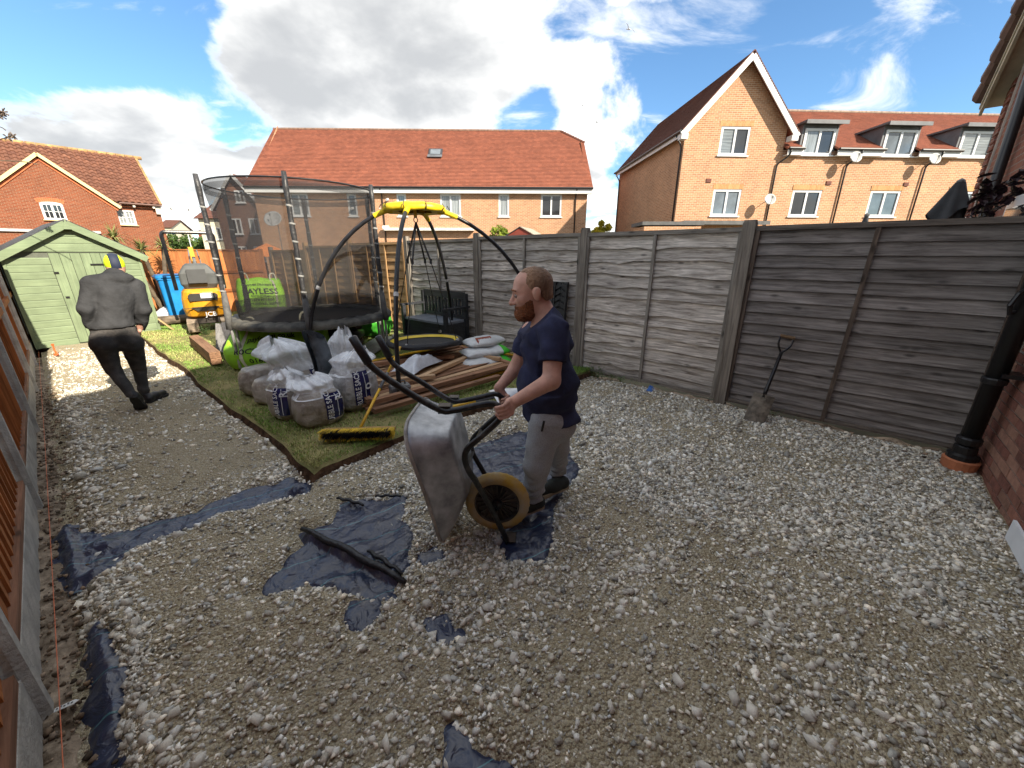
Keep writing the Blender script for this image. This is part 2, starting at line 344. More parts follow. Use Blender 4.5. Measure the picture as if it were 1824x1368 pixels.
P2 = lambda pts: [uvof(gnd(x, y))[:2] for x, y in pts]
PATCH = {
 'A': P2([(108, 940), (128, 962), (140, 1010), (160, 1018), (205, 998), (235, 968), (300, 938), (345, 925), (400, 902), (480, 886), (548, 868), (545, 852), (512, 846), (490, 855), (440, 866), (380, 884), (345, 905), (300, 915), (230, 932), (180, 946)]),
 'B': P2([(600, 888), (660, 884), (712, 880), (716, 900), (702, 915), (722, 930), (738, 948), (722, 972), (720, 1000), (700, 1022), (696, 1050), (640, 1052), (585, 1035), (540, 1034), (470, 1044), (492, 1015), (512, 985), (548, 962), (536, 942), (590, 928), (598, 905)]),
 'C': P2([(800, 812), (830, 795), (925, 762), (990, 775), (1032, 828), (1005, 872), (985, 895), (986, 935), (968, 985), (905, 992), (893, 965), (905, 920), (870, 870), (800, 850)]),
 'D': P2([(150, 1118), (168, 1130), (180, 1165), (194, 1200), (188, 1262), (166, 1310), (152, 1368), (126, 1368), (138, 1290), (150, 1200)]),
 'E': P2([(798, 1288), (815, 1300), (832, 1318), (850, 1342), (905, 1352), (935, 1372), (930, 1420), (790, 1420)]),
 'F': P2([(745, 975), (775, 966), (793, 972), (790, 988), (752, 998)]),
 'H': P2([(622, 1062), (668, 1055), (668, 1085), (640, 1108), (622, 1095)]),
 'I': P2([(762, 1095), (792, 1090), (800, 1110), (815, 1118), (780, 1124)]),
}
def ragged(u, v): return .085*(fbm(u*7, v*7, 91, 4)-.45)+.05*(fbm(u*22, v*22, 93, 2)-.37)
def lawn_front(u): return 2.84-.10*np.clip((u-2.3)/2.4, 0, 1)*3.2+.05*(vn(u*3.1, 1.3)-.5)
def lawn_left(v): return .985+.06*(vn(v*2.3, 4.4)-.5)+.05*(vn(v*.7, 8)-.5)
def gravel_z(u, v):
    z = .05*(fbm(u*1.3, v*1.3, 1)-.47)+.028*(fbm(u*5, v*5, 2, 3)-.44)
    s = np.full(np.shape(u), 1.0)
    for k, p in PATCH.items():
        d = polydist(u, v, p)+ragged(u, v); s = np.minimum(s, np.clip((d+.02)/.13, 0, 1))
    s = s*s*(3-2*s)
    z = -.055+(z+.055)*s
    edge = np.clip((u+.285-.06*(vn(v*3, 2.2)-.5))/.13, 0, 1)      # falls into the dug strip by the fence
    return -.075+(z+.075)*edge*edge*(3-2*edge)
du = .024
us = np.arange(-.34, 4.68, du); vs_ = np.arange(-1.12, 7.2, du)
UU, VV = np.meshgrid(us, vs_, indexing='ij')
ZZ = gravel_z(UU, VV)+.022*(fbm(UU*24, VV*24, 6, 2)-.37)
ZZ = np.where((UU > lawn_left(VV)+.05) & (VV > lawn_front(UU)+.05), -.10, ZZ)
nu, nv = UU.shape
idx = np.arange(nu*nv).reshape(nu, nv)
F = np.stack([idx[:-1, :-1], idx[1:, :-1], idx[1:, 1:], idx[:-1, 1:]], -1).reshape(-1, 4)
def gravel_mat():
    m = bpy.data.materials.new('crushed_stone_fines'); m.use_nodes = True; nt = m.node_tree; L = nt.links.new; b = nt.nodes['Principled BSDF']
    tc = nt_add(nt, 'ShaderNodeTexCoord')
    v = nt_add(nt, 'ShaderNodeTexVoronoi'); v.inputs['Scale'].default_value = 75; L(tc.outputs['Object'], v.inputs['Vector'])
    n = nt_add(nt, 'ShaderNodeTexNoise'); n.inputs['Scale'].default_value = 2.1; n.inputs['Detail'].default_value = 8; n.inputs['Roughness'].default_value = .62; L(tc.outputs['Object'], n.inputs['Vector'])
    n2 = nt_add(nt, 'ShaderNodeTexNoise'); n2.inputs['Scale'].default_value = 160; n2.inputs['Detail'].default_value = 4; L(tc.outputs['Object'], n2.inputs['Vector'])
    sp = nt_add(nt, 'ShaderNodeSeparateColor'); L(v.outputs['Color'], sp.inputs[0])
    peb = nt_add(nt, 'ShaderNodeMapRange'); L(sp.outputs[0], peb.inputs[0]); peb.inputs[1].default_value = .45; peb.inputs[2].default_value = 1.0
    mx = nt_add(nt, 'ShaderNodeMix'); mx.data_type = 'RGBA'; L(n.outputs[0], mx.inputs[0]); mx.inputs[6].default_value = (.30, .245, .15, 1); mx.inputs[7].default_value = (.62, .535, .375, 1)
    mx2 = nt_add(nt, 'ShaderNodeMix'); mx2.data_type = 'RGBA'; L(math_n(nt, 'MULTIPLY', peb.outputs[0], .75), mx2.inputs[0]); L(mx.outputs[2], mx2.inputs[6]); mx2.inputs[7].default_value = (.66, .60, .47, 1)
    hv = nt_add(nt, 'ShaderNodeHueSaturation'); L(mx2.outputs[2], hv.inputs['Color']); L(math_n(nt, 'ADD', math_n(nt, 'MULTIPLY', n2.outputs[0], .9), .5), hv.inputs['Value'])
    L(hv.outputs[0], b.inputs['Base Color']); b.inputs['Roughness'].default_value = .95; b.inputs['Specular IOR Level'].default_value = .15
    h = math_n(nt, 'ADD', math_n(nt, 'MULTIPLY', v.outputs['Distance'], -1.0), math_n(nt, 'MULTIPLY', n2.outputs[0], .5))
    bp = nt_add(nt, 'ShaderNodeBump'); bp.inputs['Strength'].default_value = 1.0; bp.inputs['Distance'].default_value = .02; L(h, bp.inputs['Height']); L(bp.outputs[0], b.inputs['Normal'])
    return m
MGRAV = gravel_mat()
bed = struct(link('gravel_bed', uvmesh('gravel_bed', np.stack([UU.ravel(), VV.ravel(), ZZ.ravel()], 1), F, mat=MGRAV, smooth=True)))
# far end of the path, coarser
us2 = np.arange(-.34, 1.16, .06); vs2 = np.arange(7.14, 10.75, .06); U2, V2 = np.meshgrid(us2, vs2, indexing='ij')
Z2 = gravel_z(U2, V2)+.02*np.clip(V2-8.5, 0, 2); i2 = np.arange(U2.size).reshape(U2.shape)
F2 = np.stack([i2[:-1, :-1], i2[1:, :-1], i2[1:, 1:], i2[:-1, 1:]], -1).reshape(-1, 4)
struct(link('gravel_path', uvmesh('gravel_path', np.stack([U2.ravel(), V2.ravel(), Z2.ravel()+.004], 1), F2, mat=MGRAV, smooth=True)))

# --- stones
def stone_shapes(npt, n, r):          # broken angular lumps: hulls of a few scattered points, all with the same counts
    import bmesh
    Vs, Fs = [], []
    while len(Vs) < n:
        P = []
        while len(P) < npt:
            d = r.normal(size=3); d /= np.linalg.norm(d)
            if all(np.dot(d, q) < math.cos(1.75/math.sqrt(npt)) for q in P): P.append(d)
        P = np.array(P); bm = bmesh.new(); [bm.verts.new(p) for p in P]; bm.verts.index_update(); bmesh.ops.convex_hull(bm, input=bm.verts); bmesh.ops.triangulate(bm, faces=bm.faces); bm.verts.index_update()
        V = np.array([v.co[:] for v in bm.verts]); F = np.array([[v.index for v in f.verts] for f in bm.faces]); bm.free()
        if len(V) != npt or len(F) != 2*npt-4: continue
        V = V*np.array([1.12, r.uniform(.62, .98), r.uniform(.45, .80)])*(1+.13*r.normal(size=(npt, 1))); Vs.append(V); Fs.append(F)
    return Vs, Fs
def rot_batch(n, r):
    a = r.uniform(0, 2*np.pi, n); t = r.normal(0, .45, n); p = r.uniform(0, 2*np.pi, n)
    ca, sa, ct, st = np.cos(a), np.sin(a), np.cos(t), np.sin(t); cp_, sp_ = np.cos(p), np.sin(p)
    Rz = np.zeros((n, 3, 3)); Rz[:, 0, 0] = ca; Rz[:, 0, 1] = -sa; Rz[:, 1, 0] = sa; Rz[:, 1, 1] = ca; Rz[:, 2, 2] = 1
    Rx = np.zeros((n, 3, 3)); Rx[:, 0, 0] = 1; Rx[:, 1, 1] = ct; Rx[:, 1, 2] = -st; Rx[:, 2, 1] = st; Rx[:, 2, 2] = ct
    Rp = np.zeros((n, 3, 3)); Rp[:, 0, 0] = cp_; Rp[:, 0, 1] = -sp_; Rp[:, 1, 0] = sp_; Rp[:, 1, 1] = cp_; Rp[:, 2, 2] = 1
    return Rp@Rx@Rz
def allowed(u, v):
    ok = (u > -.27+.08*(vn(v*3, 2.2)-.5)) & (u < 4.66) & (v > -1.08) & ~((u > lawn_left(v)-.012) & (v > lawn_front(u)-.012))
    return ok
def patch_d(u, v):
    d = np.full(np.shape(u), 9.0)
    for p in PATCH.values(): d = np.minimum(d, polydist(u, v, p))
    return d+ragged(u, v)
def tone(n, r):
    b = np.clip(r.normal(.95, .30, n), .32, 1.5); w = r.normal(0, .03, n)
    brown = r.random(n) < .12; b = np.where(brown, b*.6, b)
    return np.stack([b*(1+w), b, b*(1-w*1.4-.03*brown), np.ones(n)], 1)
def scatter(n, r, vmax, near=False, fl=.05):
    # candidates weighted towards the camera
    u = r.uniform(-.32, 4.66, n); v = r.uniform(-1.1, vmax, n)
    dens = fbm(u*1.1, v*1.1, 21, 3)*1.25+1.0*fbm(u*3.4, v*3.4, 23, 3)-.86           # clean stone against trodden fines
    pd = patch_d(u, v)
    dens = dens+.5*np.exp(-((u+.16)/.10)**2)+.35*np.exp(-((pd-.05)/.05)**2)+.35*((u > 2.3) & (v < 2.3))+.30*np.exp(-((v-lawn_front(u)+.10)/.09)**2)*(u > .9)+.25*np.exp(-((u-lawn_left(v)+.12)/.09)**2)*(v > 2.8)
    # trodden, compacted ground: the middle of the path and a few worn patches carry few loose stones
    cmp_ = np.clip((fbm(u*.95+3, v*.95+5, 71, 3)-.46)*7, 0, 1)
    for (x_, y_, ru, rv_) in ((330, 1010, .30, .45), (620, 1200, .28, .22), (1230, 1130, .22, .30), (1640, 1160, .25, .35), (420, 1120, .25, .25), (1120, 930, .22, .22)):
        c_ = uvof(gnd(x_, y_)); cmp_ = np.maximum(cmp_, np.exp(-(((u-c_[0])/ru)**2+((v-c_[1])/rv_)**2)**2))
    cmp_ = np.maximum(cmp_, np.clip((v-2.9)*2, 0, 1)*np.clip(1-np.abs((u-.48)/.40)**4, 0, 1))
    cmp_ = cmp_*(.65+.7*(fbm(u*6, v*6, 73, 3)-.4)); rim = np.exp(-((u+.16)/.10)**2)*.8
    dens = dens-np.clip(cmp_-rim, 0, 1)*.75; fl = fl*(1-.72*np.clip(cmp_-rim, 0, 1))
    keep = allowed(u, v) & (r.random(n) < np.clip(dens+.16, fl, 1)) & ((pd > 0) | (r.random(n) < .05+.5*np.exp(pd/.045)))
    return u[keep], v[keep]
MST = mat('limestone', (.76, .725, .635), rough=.92, var=.16, scale=30, bump=.35, bscale=90, rnd=.14, spec=.2)
MSTA = mat('limestone_chips', (.76, .725, .635), rough=.92, var=.15, scale=30, bump=.3, bscale=90, rnd=0, attr=True, spec=.2)
def build_stones():
    r = np.random.default_rng(3)
    # stones that can be picked out one by one: those nearest the camera
    big, bigF = stone_shapes(8, 20, r); shs, shF = stone_shapes(7, 24, r)
    meshes = [np_mesh('stone', W, F, mat=MST) for W, F in zip(big, bigF)]
    cu, cv = scatter(10000, r, 2.6); sz = np.exp(r.normal(math.log(.0180), .40, len(cu))); sz = np.clip(sz, .008, .033)
    W = np.stack([cu*DU.x+cv*DV.x, cu*DU.y+cv*DV.y], 1)
    vis = (W[:, 1] > .75) & (np.abs(W[:, 0]) < 1.45*W[:, 1]+.1)
    cu, cv, sz, W = cu[vis], cv[vis], sz[vis], W[vis]
    o = np.argsort(-sz/(W[:, 1]*.947+.5)); cu, cv, sz = cu[o], cv[o], sz[o]
    n1 = 292; zz = gravel_z(cu, cv)
    for i in range(n1):
        p = G(cu[i], cv[i], zz[i]+sz[i]*.10); s = sz[i]
        ob = link('stone', meshes[i % 20], bed, p, (r.normal(0, .35), r.normal(0, .35), r.uniform(0, 6.3))); ob.scale = (s, s, s)
    # the rest: one mass
    def mass(cu, cv, sz, shapes, Fs):
        n = len(cu); Rm = rot_batch(n, r); z = gravel_z(cu, cv)+.02*np.clip(cv-8.5, 0, 2); nvv = len(shapes[0]); ch = r.integers(0, len(shapes), n)
        S = np.stack(shapes)[ch]*sz[:, None, None]; S = np.einsum('nij,nvj->nvi', Rm, S)
        ctr = np.stack([cu*DU.x+cv*DV.x, cu*DU.y+cv*DV.y, z+sz*.18], 1); S = S+ctr[:, None, :]
        Fa = (np.stack(Fs)[ch]+(np.arange(n)*nvv)[:, None, None]).reshape(-1, 3); T = np.repeat(tone(n, r), nvv, 0)
        return S.reshape(-1, 3), Fa, T
    a = mass(cu[n1:], cv[n1:], sz[n1:], big, bigF)
    u2, v2 = scatter(14000, r, 6.8); k = v2 > 2.55; u2, v2 = u2[k], v2[k]; s2 = np.clip(np.exp(r.normal(math.log(.020), .35, len(u2))), .01, .05)
    b_ = mass(u2, v2, s2, big, bigF)
    u3, v3 = scatter(200000, r, 3.4, fl=.42); s3 = np.clip(np.exp(r.normal(math.log(.0080), .48, len(u3))), .0035, .022)
    u4, v4 = scatter(80000, r, 7.2, fl=.28); k = v4 > 3.35; u4, v4 = u4[k], v4[k]; u5, v5 = r.uniform(-.3, 1.05, 9000), r.uniform(7.0, 10.3, 9000); k = r.random(9000) < np.clip(fbm(u5*3, v5*3, 23, 3)*1.6-.2, .1, 1); u4 = np.concatenate([u4, u5[k]]); v4 = np.concatenate([v4, v5[k]]); s4 = np.clip(np.exp(r.normal(math.log(.012), .4, len(u4))), .005, .026)
    c_ = mass(np.concatenate([u3, u4]), np.concatenate([v3, v4]), np.concatenate([s3, s4]), shs, shF)
    Vs, Fs, Ts, o = [], [], [], 0
    for S, Fa, T in (a, b_, c_): Vs.append(S); Fs.append(Fa+o); Ts.append(T); o += len(S)
    stuff(link('gravel', np_mesh('gravel', np.concatenate(Vs), np.concatenate(Fs), mat=MSTA, col=np.concatenate(Ts)), bed))
    print('stones tris', sum(len(f) for f in Fs))
build_stones()

# --- weed membrane showing through
def membrane_mat():
    m = bpy.data.materials.new('woven_black_membrane'); m.use_nodes = True; nt = m.node_tree; L = nt.links.new; b = nt.nodes['Principled BSDF']
    tc = nt_add(nt, 'ShaderNodeTexCoord'); mp = nt_add(nt, 'ShaderNodeMapping'); mp.inputs['Rotation'].default_value = (0, 0, R(-33)); L(tc.outputs['Object'], mp.inputs[0])
    nz = nt_add(nt, 'ShaderNodeTexNoise'); nz.inputs['Scale'].default_value = 2.5; L(mp.outputs[0], nz.inputs['Vector'])
    sep = nt_add(nt, 'ShaderNodeSeparateXYZ'); L(mp.outputs[0], sep.inputs[0])
    y = math_n(nt, 'ADD', math_n(nt, 'MULTIPLY', sep.outputs[1], 4.4), math_n(nt, 'MULTIPLY', nz.outputs[0], .35))
    fr = math_n(nt, 'ABSOLUTE', math_n(nt, 'SUBTRACT', math_n(nt, 'FRACT', y), .5)); line = math_n(nt, 'MULTIPLY', math_n(nt, 'LESS_THAN', fr, .012), .55)
    n = nt_add(nt, 'ShaderNodeTexNoise'); n.inputs['Scale'].default_value = 7; n.inputs['Detail'].default_value = 8; n.inputs['Roughness'].default_value = .7; L(tc.outputs['Object'], n.inputs['Vector'])
    dm = nt_add(nt, 'ShaderNodeMapRange'); L(n.outputs[0], dm.inputs[0]); dm.inputs[1].default_value = .56; dm.inputs[2].default_value = .84
    mx = nt_add(nt, 'ShaderNodeMix'); mx.data_type = 'RGBA'; L(dm.outputs[0], mx.inputs[0]); mx.inputs[6].default_value = (.020, .030, .068, 1); mx.inputs[7].default_value = (.24, .225, .19, 1)
    m2 = nt_add(nt, 'ShaderNodeMix'); m2.data_type = 'RGBA'; L(line, m2.inputs[0]); L(mx.outputs[2], m2.inputs[6]); m2.inputs[7].default_value = (.10, .32, .36, 1)
    L(m2.outputs[2], b.inputs['Base Color']); b.inputs['Roughness'].default_value = .30; b.inputs['Specular IOR Level'].default_value = .8
    w = nt_add(nt, 'ShaderNodeTexNoise'); w.inputs['Scale'].default_value = 11; w.inputs['Detail'].default_value = 3; w.inputs['Distortion'].default_value = 1.5; L(tc.outputs['Object'], w.inputs['Vector'])
    bp = nt_add(nt, 'ShaderNodeBump'); bp.inputs['Strength'].default_value = .4; bp.inputs['Distance'].default_value = .04; L(w.outputs[0], bp.inputs['Height']); L(bp.outputs[0], b.inputs['Normal'])
    return m
MMEM = membrane_mat()
MLAB = {'A': 'dark blue-black weed membrane strip crossing the gravel path by the lawn corner', 'B': 'largest bare patch of folded weed membrane, left of the wheelbarrow nose',
        'C': 'weed membrane patch under the feet of the man with the wheelbarrow', 'D': 'crumpled weed membrane edge beside the white plant label and soil trench', 'E': 'weed membrane showing among stones at the bottom edge of the photo, centre',
        'F': 'small scrap of weed membrane right at the wheelbarrow nose', 'H': 'tiny weed membrane gap below the largest bare membrane patch', 'I': 'tiny weed membrane gap in the gravel below the wheelbarrow nose'}
for key, poly in PATCH.items():
    pu = [p[0] for p in poly]; pv = [p[1] for p in poly]; st = .016
    a, b_ = np.meshgrid(np.arange(min(pu)-.12, max(pu)+.12, st), np.arange(min(pv)-.12, max(pv)+.12, st), indexing='ij')
    d = polydist(a, b_, poly)+.6*ragged(a, b_)
    z = -.045+.10*np.abs(fbm(a*4+b_*3, b_*7-a*2, 31, 3)-.45)+.014*np.abs(fbm(a*13-b_*5, b_*4+a*3, 33, 2)-.37)
    z = z-.035*np.clip((d-.0)/.07, 0, 1)
    if key == 'D': z = z-.05+.075*np.clip((a+.32)/.09, 0, 1)
    if key == 'B':
        for (q0, q1, hh, ww) in (((540, 945), (722, 1034), .055, .022), ((655, 985), (712, 1018), .03, .014), ((620, 890), (650, 900), .03, .012)):
            x0 = uvof(gnd(*q0)); x1 = uvof(gnd(*q1)); ex, ey = x1[0]-x0[0], x1[1]-x0[1]; Ls = math.hypot(ex, ey)
            t = ((a-x0[0])*ex+(b_-x0[1])*ey)/Ls**2; dd = np.abs((a-x0[0])*ey-(b_-x0[1])*ex)/Ls+.012*(vn(t*7, 3.3)-.5)
            z = z+hh*np.exp(-(dd/ww)**2)*np.clip(t*8, 0, 1)*np.clip((1.02-t)*8, 0, 1)
    if key == 'A': z = z+.05*np.exp(-((a-.86)/.10)**2)*np.exp(-((b_-2.80)/.05)**2)+.03*np.exp(-((a+.29)/.03)**2)
    i3 = np.arange(a.size).reshape(a.shape); q = np.stack([i3[:-1, :-1], i3[1:, :-1], i3[1:, 1:], i3[:-1, 1:]], -1).reshape(-1, 4)
    dq = d.ravel()[q].max(1); q = q[dq < .10]; used, inv = np.unique(q, return_inverse=True)
    Vv = np.stack([a.ravel(), b_.ravel(), z.ravel()], 1)[used]
    mo_ = tag(link('weed_membrane', uvmesh('weed_membrane', Vv, inv.reshape(-1, 4), mat=MMEM, smooth=True)), MLAB[key], 'weed membrane', 'weed membrane patches in the gravel')
    if key == 'B':
        for q0, q1, rr_ in (((538, 944), (722, 1036), .021), ((655, 983), (716, 1022), .013), ((600, 889), (648, 900), .012), ((668, 886), (714, 884), .010)):
            x0, x1 = gnd(*q0), gnd(*q1); f_ = MB(); pts = [x0.lerp(x1, t/10)+Vector((0, .008*math.sin(t*1.7), .004+rr_*.8*math.sin(math.pi*min(1, .12+t/10)))) for t in range(11)]; f_.tube(pts, [rr_*(.35+.65*math.sin(math.pi*(.1+.8*t/10))**.6) for t in range(11)], 9); f_.build('rolled_fold', mat('black_membrane_fold', (.010, .011, .014), rough=.45, bump=.5, bscale=30), mo_, smooth=True)

# --- dug soil strips
MSOIL = mat('dug_soil', (.20, .145, .10), rough=.97, var=.55, scale=9, bump=1.0, bscale=26, rnd=0, col2=(.42, .34, .255), spec=.1)
def strip(name, u0, u1, v0, v1, zf, st=.03):
    a, b_ = np.meshgrid(np.linspace(u0, u1, max(3, int((u1-u0)/st))), np.arange(v0, v1, st), indexing='ij'); z = zf(a, b_)
    i3 = np.arange(a.size).reshape(a.shape); q = np.stack([i3[:-1, :-1], i3[1:, :-1], i3[1:, 1:], i3[:-1, 1:]], -1).reshape(-1, 4)
    return struct(link(name, uvmesh(name, np.stack([a.ravel(), b_.ravel(), z.ravel()], 1), q, mat=MSOIL, smooth=True)))
strip('soil_trench', -.47, -.20, -1.1, 10.4, lambda a, b: -.055+.07*(fbm(a*9, b*9, 41)-.45)+.03*(fbm(a*30, b*30, 43, 2)-.4)-.05*np.exp(-((a+.27)/.05)**2))
strip('soil_verge', 4.42, 4.80, -1.1, 2.75, lambda a, b: -.03+.09*(fbm(a*7, b*7, 45)-.45)-.05*np.clip((4.56-a)/.12, 0, 1)+.02*(a-4.5))
# clods in the trench: loose, uncountable
r_ = np.random.default_rng(9); shp, Fq = stone_shapes(12, 8, r_); Fq = Fq[0]
n = 1500; cu = r_.uniform(-.45, -.22, n); cv = r_.uniform(.9, 8, n)**1.0; sz = np.clip(np.exp(r_.normal(math.log(.009), .5, n)), .004, .020)
S = np.stack(shp[:1])[np.zeros(n, int)]*sz[:, None, None]; S = np.einsum('nij,nvj->nvi', rot_batch(n, r_), S)+np.stack([cu*DU.x+cv*DV.x, cu*DU.y+cv*DV.y, -.055+.07*(fbm(cu*9, cv*9, 41)-.45)+sz*.2], 1)[:, None, :]
tn = tone(n, r_)
o_ = stuff(link('soil_clods', np_mesh('soil_clods', S.reshape(-1, 3), (Fq[None]+(np.arange(n)*12)[:, None, None]).reshape(-1, 3), mat=mat('clod', (.24, .18, .13), rough=.95, rnd=0, attr=True, scale=20, var=.4, spec=.1), col=np.repeat(tn, 12, 0))))
cu = r_.uniform(4.45, 4.72, 400); cv = r_.uniform(-1, 2.6, 400); sz = np.clip(np.exp(r_.normal(math.log(.010), .5, 400)), .004, .03)
S = np.stack(shp[:1])[np.zeros(400, int)]*sz[:, None, None]+np.stack([cu*DU.x+cv*DV.x, cu*DU.y+cv*DV.y, .0+sz*.2], 1)[:, None, :]
stuff(link('soil_clods', np_mesh('soil_clods', S.reshape(-1, 3), (Fq[None]+(np.arange(400)*12)[:, None, None]).reshape(-1, 3), mat=_mats['clod'], col=np.repeat(tone(400, r_), 12, 0))))

# --- lawn: a raised slab of turf with its cut soil edge
def lawn_z(u, v): return .085+.035*(fbm(u*.9, v*.9, 51, 3)-.45)+.02*np.clip((v-4)/4, 0, 1)+.02*(fbm(u*6, v*6, 52, 2)-.4)
lu = np.linspace(0, 1, 60); lv = np.linspace(0, 1, 110); a, b_ = np.meshgrid(lu, lv, indexing='ij')
vv0 = 2.6+b_*(13-2.6); LU = lawn_left(vv0)+a*(4.78-lawn_left(vv0)); fr = lawn_front(LU); LV = fr+b_*(13-fr); LU = lawn_left(LV)+a*(4.78-lawn_left(LV))
LU = np.where((LV > 8.6), np.minimum(LU, LU), LU)
LZ = lawn_z(LU, LV)-.05*np.exp(-((LV-lawn_front(LU))/.03)**2)*.6-.03*np.exp(-((LU-lawn_left(LV))/.03)**2)
i3 = np.arange(LU.size).reshape(LU.shape); q = np.stack([i3[:-1, :-1], i3[1:, :-1], i3[1:, 1:], i3[:-1, 1:]], -1).reshape(-1, 4)
def lawn_mat():
    m = mat('turf', (.20, .215, .08), rough=.95, var=.3, scale=3.0, col2=(.33, .275, .13), bump=.6, bscale=60, rnd=0, spec=.1); return m
lawn = struct(link('lawn', uvmesh('lawn', np.stack([LU.ravel(), LV.ravel(), LZ.ravel()], 1), q, mat=lawn_mat(), smooth=True)))
# cut edge
ed = [(LU[0, j], LV[0, j], LZ[0, j]) for j in range(109, -1, -1)]+[(LU[i, 0], LV[i, 0], LZ[i, 0]) for i in range(1, 60)]
V = []; nl = 5
for k, (u, v, z) in enumerate(ed):
    for l in range(nl):
        t = l/(nl-1); w = .05*t+.025*(vn(k*.7, l*1.3, 3)-.5)*(0 if l == 0 else 1)
        s = 0 if k < 108 else 1
        V.append((u-(w if k < 112 else 0), v-(w if k > 107 else 0), z+.004-(z+.10)*t))
F = [(k*nl+l, k*nl+l+1, (k+1)*nl+l+1, (k+1)*nl+l) for k in range(len(ed)-1) for l in range(nl-1)]
struct(link('lawn_edge', uvmesh('lawn_edge', V, F, mat=mat('cut_soil_edge', (.085, .05, .030), rough=.95, var=.5, scale=14, bump=.9, bscale=35, rnd=0, spec=.1), smooth=True)))
# grass blades
def grass():
    r = np.random.default_rng(21); n = 230000
    u = r.uniform(.96, 4.72, n); v = 2.5+(13-2.5)*r.random(n)**1.7
    bare = fbm(u*1.3, v*1.3, 61, 3); soil = np.exp(-(((u-2.25)/.55)**2+((v-2.95)/.22)**2))+.8*np.exp(-(((u-1.6)/.7)**2+((v-9.3)/.9)**2))
    k = (u > lawn_left(v)+.006) & (v > lawn_front(u)+.006) & (r.random(n) < np.clip(.35+1.6*(bare-.33), .12, 1)*(1-.92*np.clip(soil, 0, 1)))
    u, v, bare = u[k], v[k], bare[k]; n = len(u); z = lawn_z(u, v)-.004; h = r.uniform(.014, .038, n)*(1+.5*(bare-.4)); w = r.uniform(.0022, .004, n)*(1+.12*v); a = r.uniform(0, 6.283, n); b = r.normal(0, .016, (n, 2))
    x0 = u*DU.x+v*DV.x; y0 = u*DU.y+v*DV.y; c, s = np.cos(a)*w, np.sin(a)*w
    P = np.empty((n, 3, 3)); P[:, 0] = np.stack([x0-c, y0-s, z], 1); P[:, 1] = np.stack([x0+c, y0+s, z], 1); P[:, 2] = np.stack([x0+b[:, 0], y0+b[:, 1], z+h], 1)
    dry_sunlit = np.clip((fbm(u*2.2, v*2.2, 65, 3)-.42)*2.6+r.normal(0, .22, n)+.25*np.clip((v-6.5)/3, 0, 1), 0, 1)[:, None]  # random dry tone, plus yellowing painted in for the sunlit far lawn
    g1 = np.array([[.18, .30, .06]]); g2 = np.array([[.50, .43, .20]]); col = (g1*(1-dry_sunlit)+g2*dry_sunlit)*np.clip(r.normal(1, .22, n), .5, 1.6)[:, None]
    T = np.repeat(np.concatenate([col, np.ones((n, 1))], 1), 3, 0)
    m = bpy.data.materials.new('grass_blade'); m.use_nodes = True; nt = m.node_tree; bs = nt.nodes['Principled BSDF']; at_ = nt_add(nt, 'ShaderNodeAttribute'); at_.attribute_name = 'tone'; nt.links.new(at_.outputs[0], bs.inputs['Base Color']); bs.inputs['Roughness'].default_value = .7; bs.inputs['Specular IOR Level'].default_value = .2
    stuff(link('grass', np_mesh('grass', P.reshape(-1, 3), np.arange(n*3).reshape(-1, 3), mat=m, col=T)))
grass()
# ================================================================== fences
WGREY = [wood('weathered_board', (.165, .135, .11), (.72, .66, .59), 0, rnd=.26, fine=1.3, run=3.5, bump=.6)]
WDARK = wood('dark_stained_board', (.095, .082, .075), (.30, .272, .255), 0, rnd=.2, fine=1.1, run=3.0, bump=.5)
WPOSTG = wood('weathered_post', (.10, .085, .07), (.29, .255, .215), 2, rnd=.1)
WORANGE = wood('orange_lap_board', (.27, .15, .065), (.46, .29, .14), 0, rnd=.12)
WPOSTO = wood('orange_timber', (.24, .135, .06), (.40, .25, .12), 2, rnd=.1)
WBROWN = wood('brown_stained_board', (.26, .085, .025), (.46, .18, .06), 2, rnd=.15, knots=False)
WBROWNX = wood('brown_stained_rail', (.17, .05, .014), (.34, .12, .035), 0, rnd=.1, knots=False)
WBATG = wood('weathered_batten', (.12, .105, .09), (.34, .31, .27), 2, rnd=.1)
WCAPG = wood('weathered_rail', (.12, .105, .09), (.34, .31, .27), 0, rnd=.1)
WBATD = wood('dark_batten', (.055, .04, .032), (.18, .135, .105), 2, rnd=.1)
WCAPD = wood('dark_rail', (.07, .058, .05), (.22, .19, .165), 0, rnd=.1)

def loft(mb, secs, caps=(True, True)):
    n = len(secs[0]); o = [p for s in secs for p in s]; fs = [(i*n+k, i*n+(k+1) % n, (i+1)*n+(k+1) % n, (i+1)*n+k) for i in range(len(secs)-1) for k in range(n)]
    if caps[0]: fs.append(tuple(range(n-1, -1, -1)))
    if caps[1]: fs.append(tuple((len(secs)-1)*n+k for k in range(n)))
    return mb.add(o, fs)
def lap_board(L, h, seed, wave):        # a horizontal lap board: waney lower edge, thicker at the bottom, leaning out over the next
    r = random.Random(seed); n = 9; mb = MB(); lo = [r.uniform(-1, 1)*wave for _ in range(n)]; bow = r.uniform(-.004, .004)
    vs = []
    for i in range(n):
        x = -L/2+L*i/(n-1); e = lo[i]*(.6 if i in (0, n-1) else 1); b = bow*math.sin(math.pi*i/(n-1))+r.uniform(-.0015, .0015)
        vs += [(x, .004, h/2+.02), (x, .042+b, -h/2+e), (x, .014+b, -h/2+e-.003), (x, -.004, h/2+.02)]
    fs = []
    for i in range(n-1):
        for k in range(3): fs.append((4*i+k, 4*i+k+1, 4*i+k+5, 4*i+k+4))
    fs += [(0, 3, 2, 1), (4*(n-1), 4*(n-1)+1, 4*(n-1)+2, 4*(n-1)+3)]
    return mb.add(vs, fs)
_boards = {}
